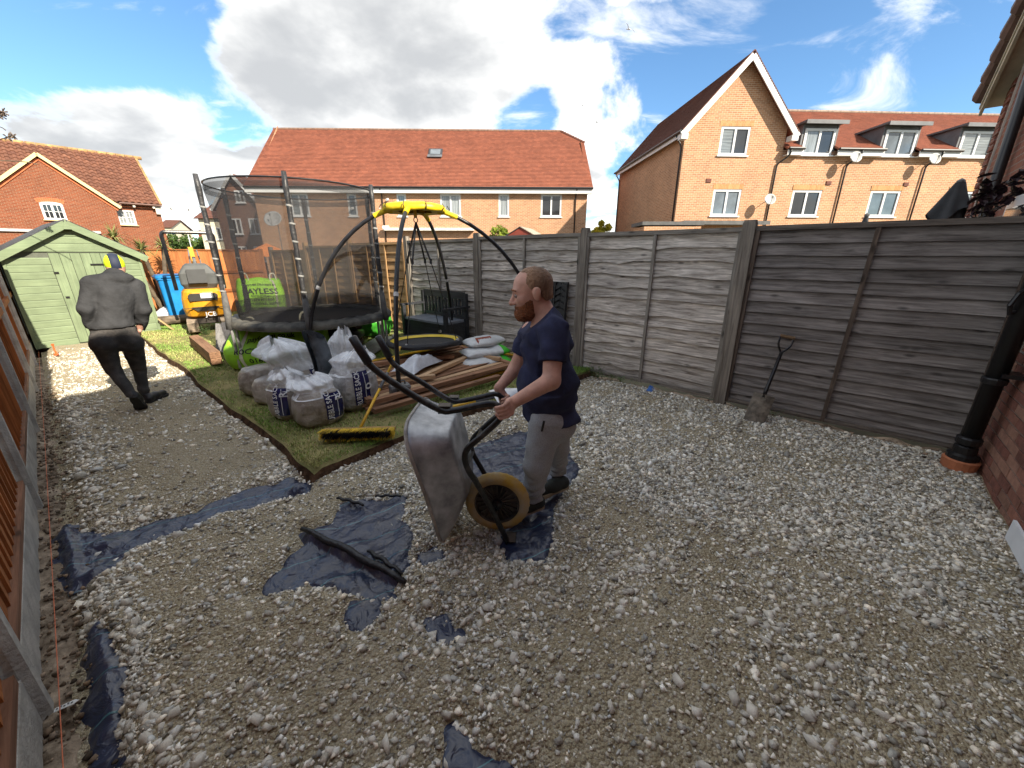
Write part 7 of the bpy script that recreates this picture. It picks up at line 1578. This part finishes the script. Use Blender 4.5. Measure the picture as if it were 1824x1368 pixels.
def tr_post(P, d):
    z = P[:, 2]; return np.maximum(np.maximum(d+.007*wob(P, 5, 22)+.005*np.sin(z*60+P[:, 0]*20)*np.clip((.4-z)*4, 0, 1), z-pl_c[2]-.20), -(z-.09))
tr = [('e', pl_c+A3((0, 0, .05)), (.176, .145, .20), .05), ('c', hL, kL, .102, .066, .02), ('c', kL, aL, .062, .046, .02), ('c', hR, kR, .102, .066, .008), ('c', kR, aR, .062, .046, .006), ('e', hL+A3((-.0, -.05, .02)), (.10, .10, .12), .04), ('e', hR+A3((-.01, -.05, .02)), (.10, .10, .12), .04)]
fig('joggers', field(tr, tr_post), (-.42, -.40, .05), (.5, .40, 1.06), .010, BLKJ, manl)
BSH = mat('black_boot', (.016, .016, .018), rough=.5, var=.4, scale=15); BSO = mat('boot_sole', (.022, .022, .021), rough=.8, var=.4, scale=30)
V3 = Vector
h_ = V3(aL)+V3((.0, -.06, -.03)); shoe(manl, h_, h_+V3((.05, .16, -.20)), V3(aL)+V3((0, 0, .01)), BSH, BSO, w=.056)
h_ = V3((aR[0], aR[1]-.07, .012)); shoe(manl, h_, h_+V3((.19, .20, 0)), V3(aR)+V3((0, 0, -.01)), BSH, BSO, w=.056)
cz = hd+A3((0, .01, .028))
cp = lambda P, d: np.maximum(d, -(P[:, 2]-(cz[2]-.055)))
fig('cap', field([('e', cz+A3((0, 0, .006)), (.080, .104, .104), .02)], cp), cz-.16, cz+.16, .006, HIV, manl)
fig('cap_panel', field([('e', cz+A3((0, 0, .006)), (.083, .107, .107), .02)], lambda P, d: np.maximum(cp(P, d), np.abs(P[:, 0]-cz[0])-.040)), cz-.16, cz+.16, .006, NAV2, manl)
m = MB(); c_ = Vector(cz); m.grid(lambda a, b: c_+Vector(((a-.5)*.15*(1-.3*b*b), .09+.085*b, -.035-.03*b+.0*a-.02*(2*a-1)**2)), 9, 5); m.build('cap_peak', NAV2, manl, smooth=True)
# ================================================================== trees, plants, parasols, far things, birds
def leafmat(name, c1, c2):
    m = bpy.data.materials.new(name); m.use_nodes = True; nt = m.node_tree; b = nt.nodes['Principled BSDF']; a = nt_add(nt, 'ShaderNodeAttribute'); a.attribute_name = 'tone'
    mx = nt_add(nt, 'ShaderNodeMix'); mx.data_type = 'RGBA'; sp = nt_add(nt, 'ShaderNodeSeparateColor'); nt.links.new(a.outputs[0], sp.inputs[0]); nt.links.new(sp.outputs[0], mx.inputs[0]); mx.inputs[6].default_value = (*c1, 1); mx.inputs[7].default_value = (*c2, 1); nt.links.new(mx.outputs[2], b.inputs['Base Color']); b.inputs['Roughness'].default_value = .6; b.inputs['Specular IOR Level'].default_value = .25
    t = nt_add(nt, 'ShaderNodeBsdfTranslucent'); nt.links.new(mx.outputs[2], t.inputs[0]); ms = nt_add(nt, 'ShaderNodeMixShader'); ms.inputs[0].default_value = .3; nt.links.new(b.outputs[0], ms.inputs[1]); nt.links.new(t.outputs[0], ms.inputs[2]); nt.links.new(ms.outputs[0], nt.nodes['Material Output'].inputs[0]); return m
def crown(name, parent, c, rad, n, ls, m, seed, clumps=26, flat=1.0):
    r = np.random.default_rng(seed); cl = r.normal(size=(clumps, 3)); cl /= np.linalg.norm(cl, axis=1)[:, None]; cl *= r.uniform(.35, 1.0, (clumps, 1))**.6; cl *= np.array(rad)
    k = r.integers(0, clumps, n); off = r.normal(size=(n, 3)); off *= (r.random((n, 1))**.4)/np.linalg.norm(off, axis=1)[:, None]; p = np.array(c)+cl[k]+off*np.array(rad).mean()*r.uniform(.22, .42, clumps)[k][:, None]
    a = r.normal(size=(n, 3)); a /= np.linalg.norm(a, axis=1)[:, None]; b = np.cross(a, r.normal(size=(n, 3))); b /= np.linalg.norm(b, axis=1)[:, None]; s = ls*r.uniform(.6, 1.3, (n, 1))
    V = np.stack([p-a*s, p-b*s*.5, p+a*s, p+b*s*.5], 1).reshape(-1, 3); t = np.clip(r.uniform(0, 1, clumps)[k]*.7+r.normal(.2, .15, n), 0, 1); col = np.repeat(np.stack([t, t, t, np.ones(n)], 1), 4, 0)
    return link(name, np_mesh(name, V, np.arange(4*n).reshape(-1, 4), mat=m, col=col), parent)
BARK = mat('bark', (.10, .075, .05), rough=.95, var=.4, bump=.8, bscale=14)
def tree(nm, label, loc, h, rad, n, ls, m, seed, cat='tree', trunk=True):
    t = thing(nm, label, cat, loc); r = random.Random(seed)
    if trunk:
        mb = MB(); mb.tube([(0, 0, -.2), (.03*h*.2, 0, h*.4), (0, .05, h*.8)], [.035*h*.5, .028*h*.5, .01*h], 7)
        for k in range(6): a = r.uniform(0, 6.3); z = h*r.uniform(.35, .7); mb.tube([(0, 0, z), (rad[0]*.4*math.cos(a), rad[1]*.4*math.sin(a), z+h*.12), (rad[0]*.75*math.cos(a), rad[1]*.75*math.sin(a), z+h*.22)], [.012*h, .008*h, .003*h], 5)
        mb.build('trunk', BARK, t)
    crown('crown', t, (0, 0, h-rad[2]), rad, n, ls, m, seed); return t
GOLD = leafmat('golden_leaf', (.22, .22, .02), (.62, .50, .05)); GRN = leafmat('green_leaf', (.035, .075, .018), (.12, .19, .04)); LGRN = leafmat('light_green_leaf', (.10, .16, .02), (.30, .36, .05)); PLUM = leafmat('plum_leaf', (.012, .006, .010), (.05, .018, .026))
p = at(1074, 400, 24); tree('golden_tree', 'golden yellow leaved tree between the two buff brick terraces', (p.x, p.y, -.15), 3.65, (.62, .6, 1.1), 5000, .085, GOLD, 3)
p = at(886, 412, 22); tree('green_shrub', 'light green shrub top beside the small red garden shed roof over the fence', (p.x, p.y, -.15), 3.15, (.75, .5, .55), 2500, .08, LGRN, 4, 'shrub')
# far end on the left
hg = [(322, 432, 46, (2.6, 1.6, 1.3), 3.6, 5), (352, 428, 50, (2.2, 1.6, 1.5), 3.7, 6), (300, 430, 48, (1.8, 1.4, 1.2), 3.3, 8), (375, 440, 44, (1.6, 1.4, .9), 2.8, 9)]
for i, (x, y, Y, rad, h, sd_) in enumerate(hg):
    p = at(x, y, Y); tree('green_tree', ('widest dark green tree far behind the digger', 'tallest green tree far off behind the roll bar of the digger', 'green tree just right of the red brick house corner, far off', 'low green bush far behind the trampoline left pole')[i], (p.x, p.y, -.15), h, rad, 3500, .16, GRN, sd_, group=None) if False else tree('green_tree', ('widest dark green tree far behind the digger', 'tallest green tree far off behind the roll bar of the digger', 'green tree just right of the red brick house corner, far off', 'low green bush far behind the trampoline left pole')[i], (p.x, p.y, -.15), h, rad, 3500, .16, GRN, sd_)
# palm-like plant behind the shed
cb_ = G(1.75, 12.2, .1); cd = thing('cordyline', 'spiky palm-like cordyline heads showing above the shed roof', 'plant', cb_, AZ)
m = MB(); heads = [(-.55, .0, 1.86), (-.15, .1, 1.62), (.22, .0, 1.70)]
for hx, hy, hz in heads: m.tube([(0, 0, 0), (hx*.5, hy, 1.0), (hx, hy, hz)], [.06, .045, .035], 7)
m.build('trunk', BARK, cd)
m = MB(); rr = random.Random(6)
for hx, hy, hz in heads:
    for k in range(70):
        a = rr.uniform(0, 6.3); e = rr.uniform(-.4, 1.3); L = rr.uniform(.2, .38); d = Vector((math.cos(a)*math.cos(e), math.sin(a)*math.cos(e), math.sin(e))); s = d.cross(Vector((0, 0, 1))).normalized()*.014; b = Vector((hx, hy, hz)); mid = b+d*L*.55; tip = b+d*L+Vector((0, 0, -.12*L/.4*math.cos(e)))
        m.add([b-s*.6, b+s*.6, mid+s, tip, mid-s], [(0, 1, 2, 4), (4, 2, 3)])
m.build('crown', mat('cordyline_leaf', (.10, .13, .03), rough=.6, var=.4, scale=5, col2=(.26, .25, .08)), cd)
# bare twigs at the top left
bt = thing('bare_tree', 'bare tree with a few seed heads reaching in at the top left edge', 'tree', G(-2.2, 9.0, 0)); m = MB(); o = Vector(bt.location)
def bl(x, y, Y): return at(x, y, Y)-o
Yb = 6.0
q0 = bl(-60, 330, Yb); m.tube([(0, 0, -.2), q0*.6, q0], [.07, .05, .025], 8)
for pts in (((-60, 330), (-20, 262), (8, 246), (24, 241)), ((-60, 330), (-30, 222), (2, 200), (8, 192)), ((-60, 330), (-25, 290), (40, 288), (66, 293)), ((-30, 222), (0, 226), (10, 232))): m.tube(smoothpath([bl(x, y, Yb) for x, y in pts], 3), .0065, 5)
m.build('trunk', BARK, bt)
m = MB(); rr = random.Random(2)
for cx_, cy_ in ((24, 241), (6, 200), (2, 206), (14, 245)):
    c = bl(cx_, cy_, Yb)
    for k in range(16): d = Vector((rr.gauss(0, 1), rr.gauss(0, 1), rr.gauss(0, 1))).normalized(); m.tube([c, c+d*.05], [.003, .010], 4)
m.build('crown', mat('seed_head', (.14, .11, .09), rough=.9), bt)
# plum shrub beyond the fence at right
ps_ = thing('plum_shrub', 'dark purple leaved shrub twigs above the fence at the right edge', 'shrub', G(6.2, -.35, 0)); o = Vector(ps_.location)
def pr_(x, y, k=1.0): r = ray(x, y); t = 6.1/r.dot(DU)*k; return Vector((0, 0, CAMZ))+r*t-o
m = MB(); tw = (((1745, 400), (1758, 355), (1790, 330), (1826, 312)), ((1748, 400), (1770, 372), (1800, 345), (1828, 345)), ((1740, 405), (1738, 370), (1752, 330), (1762, 318)))
for t in tw: m.tube(smoothpath([pr_(*q) for q in t], 4), .006, 5)
m.tube([Vector((0, 0, 0)), pr_(1745, 400)], [.03, .012], 6); m.build('trunk', BARK, ps_)
m = MB(); rr = random.Random(8)
lm = MB(); lm.add([(-.05, 0, 0), (-.012, .022, .006), (.03, .018, .004), (.055, 0, -.006), (.03, -.018, .004), (-.012, -.022, .006)], [(0, 1, 2, 3), (0, 3, 4, 5)]); lme = lm.mesh('leaf', mat('plum_leaf_solid', (.022, .010, .014), rough=.5, var=.5, rnd=.4))
for k in range(70):
    t = rr.choice(tw); i = rr.randrange(len(t)-1); f = rr.random(); x, y = t[i][0]+(t[i+1][0]-t[i][0])*f, t[i][1]+(t[i+1][1]-t[i][1])*f
    p = pr_(x+rr.uniform(-9, 9), y+rr.uniform(-9, 9)); link('leaf', lme, ps_, p, (rr.uniform(-.5, .5), rr.uniform(.1, 1.0), rr.uniform(0, 6.3))).scale = (1.35, 1.5, 1.3)
# folded parasols
def parasol(label, px, top, base, u, w):
    r = ray(px, base); t = u/r.dot(DU); b = Vector((0, 0, CAMZ))+r*t; r2 = ray(px, top); zt = (Vector((0, 0, CAMZ))+r2*(u/r2.dot(DU))).z
    o = thing('parasol', label, 'parasol', (b.x, b.y, 0), AZ); m = MB(); m.tube([(0, 0, 0), (0, 0, zt+.03)], .022, 8); m.lathe([(.045, -.02), (.05, .02), (.01, .05)], 10, (0, 0, zt)); m.build('pole', GREYP, o)
    m = MB()
    def f(a, q):
        th = 2*math.pi*a; r = w*(.22+.78*q**.8)*(1+.20*math.sin(th*7)*q**.5)*(1+.10*math.sin(th*3+1)*q); return Vector((r*math.cos(th)+.10*w*q, r*math.sin(th), zt-.03-q*.95*(zt-.9)+.06*math.sin(th*4+1)*q))
    m.grid(f, 64, 12, cu=True); m.build('canopy', mat('charcoal_canvas', (.030, .032, .036), rough=.85, var=.2, bump=.2), o, smooth=True)
    m = MB()
    m.grid(lambda a, q: Vector((w*(.18+.62*q)*math.cos(2*math.pi*a)*(1+.16*math.sin(14*math.pi*a)*q), w*(.18+.62*q)*math.sin(2*math.pi*a)*(1+.16*math.sin(14*math.pi*a)*q), zt+.0-.46*q-.10*math.sin(2*math.pi*a*3)*q)), 48, 6, cu=True); m.build('top_flap', mat('charcoal_canvas', (.030, .032, .036)), o, smooth=True)
parasol('folded charcoal parasol rising above the fence near the right edge', 1690, 326, 388, 9.0, .30)
parasol('tip of a second folded dark parasol just above the fence, further left', 1541, 384, 396, 11.5, .16)
# small red shed roof over the fence
p = at(935, 412, 19); rs2 = thing('small_shed', 'small dark red shed gable and felt roof just above the fence behind the swing', 'shed', (p.x, 19, 0), R(-18)); zt = at(912, 404, 19).z
m = MB(); m.prism([(-.95, 0), (.5, 0), (.5, zt-.42), (-.22, zt-.03), (-.95, zt-.42)], 1.9, (0, 0, 0)); m.build('wall', mat('dark_red_boards', (.19, .035, .022), rough=.8, var=.2), rs2, fixn=True)
m = MB(); m.bar((-1.05, 1.0, zt-.44), (-.22, 1.0, zt+.01), 2.1, .03, up=(0, 0, 1)); m.build('roof', FELT, rs2); m = MB(); m.bar((.62, 1.0, zt-.44), (-.22, 1.0, zt+.01), 2.1, .03, up=(0, 0, 1)); m.build('roof', mat('sunlit_felt', (.30, .25, .20), rough=.95, var=.2), rs2)  # slopes painted apart: dark felt for shade, pale felt for sun
# houses glimpsed at the far left and through the netting
def farhouse(label, x0, x1, ytop, yeave, Y, mwall, mroof_, wins, ry=0, gable=False, pale=None):
    a, b = at(x0, yeave, Y), at(x1, yeave, Y); zt = at((x0+x1)/2, ytop, Y).z; o = thing('house', label, 'house', (a.x, Y, 0), R(ry)); W = b.x-a.x; ze = a.z; d = 7
    m = MB(); m.add([(0, 0, -.15), (W, 0, -.15), (W, 0, ze), (0, 0, ze), (0, d, -.15), (W, d, -.15), (W, d, ze), (0, d, ze)], [(0, 1, 2, 3), (5, 4, 7, 6), (4, 0, 3, 7), (1, 5, 6, 2)])
    if gable: m.add([(0, 0, ze), (W, 0, ze), (W/2, 0, zt), (0, d, ze), (W, d, ze), (W/2, d, zt)], [(0, 1, 2), (4, 3, 5)])
    else: m.add([(0, 0, ze), (0, d, ze), (0, d/2, zt), (W, 0, ze), (W, d, ze), (W, d/2, zt)], [(1, 0, 2), (3, 4, 5)])
    m.build('wall', mwall, o)
    if gable: stepped_roof('roof', o, (-.2, d, ze-.1), (-.2, -.3, ze-.1), (W/2, -.3, zt+.05), (W/2, d, zt+.05), mroof_, 14); stepped_roof('roof', o, (W+.2, -.3, ze-.1), (W+.2, d, ze-.1), (W/2, d, zt+.05), (W/2, -.3, zt+.05), mroof_, 14)
    else: stepped_roof('roof', o, (-.2, -.3, ze-.05), (W+.2, -.3, ze-.05), (W+.2, d/2, zt), (-.2, d/2, zt), mroof_, 14); stepped_roof('roof', o, (W+.2, d+.3, ze-.05), (-.2, d+.3, ze-.05), (-.2, d/2, zt), (W+.2, d/2, zt), mroof_, 14)
    for (fx, fz, w, h) in wins: window(o, W*fx, ze*fz, w, h, 2, y=-.06, seed=int(fx*50))
    if gable:
        m = MB()
        for s in (0, 1): m.bar((W*s+(-.2 if s == 0 else .2), -.32, ze-.14), (W/2, -.32, zt), .05, .22)
        m.build('bargeboard', FASCIA, o)
    return o
BRN = brick('far_brown_brick', ((.22, .11, .075), (.16, .08, .06)), (.2, .16, .13)); CRM = mat('cream_render', (.62, .56, .42), rough=.9, var=.1)
farhouse('brown brick house with steep gable seen through the trampoline netting', 385, 478, 312, 372, 34, BRN, ROOFD, [(.25, .62, .9, 1.2), (.62, .62, .9, 1.2), (.25, .2, .9, 1.2), (.62, .2, .9, 1.2), (.45, 1.08, .8, .9)], ry=-6, gable=True)
farhouse('cream rendered house left of the brown gabled one, seen through the netting', 352, 402, 345, 388, 40, CRM, ROOFD, [(.15, .6, .9, 1.1), (.6, .6, .9, 1.1), (.15, .12, .9, 1.1), (.6, .12, .9, 1.1)], ry=-4)
farhouse('distant brick house right of the far trees behind the digger roll bar', 352, 384, 400, 412, 62, REDB, ROOFD, [(.2, .55, 1, 1.2), (.65, .55, 1, 1.2)], ry=-8)
farhouse('narrow pale house end between the red brick house and the far trees', 282, 300, 388, 404, 58, CRM, ROOFD, [(.3, .55, 1, 1.2)], ry=20)
pst = thing('garden_parasol', 'orange garden parasol tip above the back fence, seen through the netting', 'parasol', at(476, 443, 16.5)+Vector((0, 0, -2.0))); z_ = 2.0; m = MB(); m.tube([(0, 0, -.1), (0, 0, z_+.2)], .02, 6); m.build('pole', GREYP, pst); m = MB(); m.lathe([(1.0, z_-.30), (.5, z_-.02), (.03, z_+.2)], 8); m.build('canopy', mat('orange_canvas', (.62, .20, .05), rough=.8), pst)
# parked cars beyond the fence on the left, only roofs show
def car(label, x, y, Y, m_, rz):
    p = at(x, y, Y); o = thing('parked_car', label, 'car', (p.x, p.y, -.15), R(rz)); k = p.z+.15; k = max(1.3, min(k, 1.6)); m = MB(); prof = [(-2.1, .35), (-2.1, .75), (-1.5, .88), (-1.0, k-.03), (-.3, k), (.6, k-.02), (1.2, .95), (2.0, .80), (2.1, .35)]
    m.prism(prof, 1.65, (0, -.82, 0)); m.build('body', m_, o, fixn=True); m = MB(); m.prism([(-1.32, .92), (-.95, k-.09), (.5, k-.09), (1.0, .94)], 1.67, (0, -.83, 0)); m.build('window', GLASSD, o, fixn=True)
    for wx in (-1.3, 1.25):
        for wy in (-.82, .82): m = MB(); m.lathe([(.16, -.09), (.31, -.09), (.31, .09), (.16, .09)], 18, (wx, wy, .31), rotm(math.pi/2, 0, 0)); m.build('wheel', BLACKP, o)
SIL = mat('silver_car', (.45, .47, .50), rough=.25, metal=.4, var=.05)
car('silver car roof just above the back fence behind the digger', 345, 437, 40, SIL, 12); car('blue car roof just above the back fence near the shed roof', 308, 440, 42, mat('blue_car', (.05, .14, .36), rough=.3, var=.05), -20)
lc = at(338, 430, 45); ll_ = thing('lamp_post', 'thin white lamp posts standing among the far trees behind the digger', 'lamp post', (lc.x, lc.y, -.15)); m = MB(); m.tube([(0, 0, 0), (0, 0, 3.9)], .05, 6); m.box((.2, 0, 3.9), (.5, .12, .08)); m.build('post', UPVC, ll_)
# weeds at the foot of the right fence
for i, (u, v, n, lab) in enumerate(((4.66, 2.42, 60, 'taller weed clump at the foot of the grey fence panel'), (4.67, 2.08, 40, 'low weed tuft right of the taller weed clump by the fence'), (4.68, .35, 16, 'tiny weed below the spade blade at the dark fence panel'), (1.85, 9.55, 70, 'green weeds between the blue bin and the gravel path'))):
    w = thing('weed', lab, 'weed', G(u, v, .0 if u > 4 else .12), AZ, 'weeds at the fence feet'); m = MB(); rr = random.Random(i)
    for k in range(n):
        b = Vector((rr.gauss(0, .02), rr.gauss(0, .09), .0)); d = Vector((rr.gauss(-.15, .5), rr.gauss(0, .6), 1)).normalized(); L = rr.uniform(.05, .19 if i in (0, 3) else .10); q = b+d*L; s = Vector((rr.gauss(0, 1), rr.gauss(0, 1), rr.gauss(0, .3))).normalized()*rr.uniform(.009, .02)
        m.tube([b, q], .0012, 3, caps=False); e = q+Vector((rr.gauss(0, .02), rr.gauss(0, .02), .012)); m.add([q-s, q+d*.012, q+s, e], [(0, 1, 2, 3)])
    m.build('leaves', mat('weed_leaf', (.07, .12, .03), rough=.6, var=.5, scale=30), w)
# birds
for i, (x, y, Y, lab, s) in enumerate(((1120, 52, 30, 'white gull flying highest, near the top centre of the sky', .55), (1063, 218, 34, 'small dark bird flying low by the cloud above the yellow tree', .28), (1038, 188, 60, 'tiny distant bird speck left of the lower dark bird', .25))):
    b = thing('bird', lab, 'bird', at(x, y, Y), R(40*i)); b.rotation_euler = (R(25), R(20), R(40*i+30)); m = MB(); m.lathe([(.01, -.42*s), (.05*s, -.30*s), (.085*s, -.05*s), (.07*s, .16*s), (.05*s, .26*s), (.01, .34*s)], 8, (0, 0, 0), rotm(R(90), 0, 0)); bmat_ = mat('gull_white', (.75, .74, .72), rough=.8, var=.1) if i == 0 else mat('bird_dark', (.05, .045, .045), rough=.8); m.build('body', bmat_, b, smooth=True)
    for sd2 in (-1, 1): m = MB(); m.grid(lambda a, q: Vector((sd2*s*(.05+.75*a), s*(.10-.22*q*(1-.7*a)-.20*a*a), s*(.22*math.sin(a*2.4)+.012*math.sin(math.pi*q)))), 7, 3); m.build('wing', bmat_, b, smooth=True)
    m = MB(); m.prism([(-.06*s, 0), (.06*s, 0), (.10*s, .16*s), (-.10*s, .16*s)], .01*s, (0, .38*s, 0), rotm(R(-90), 0, 0)); m.build('tail', bmat_, b)
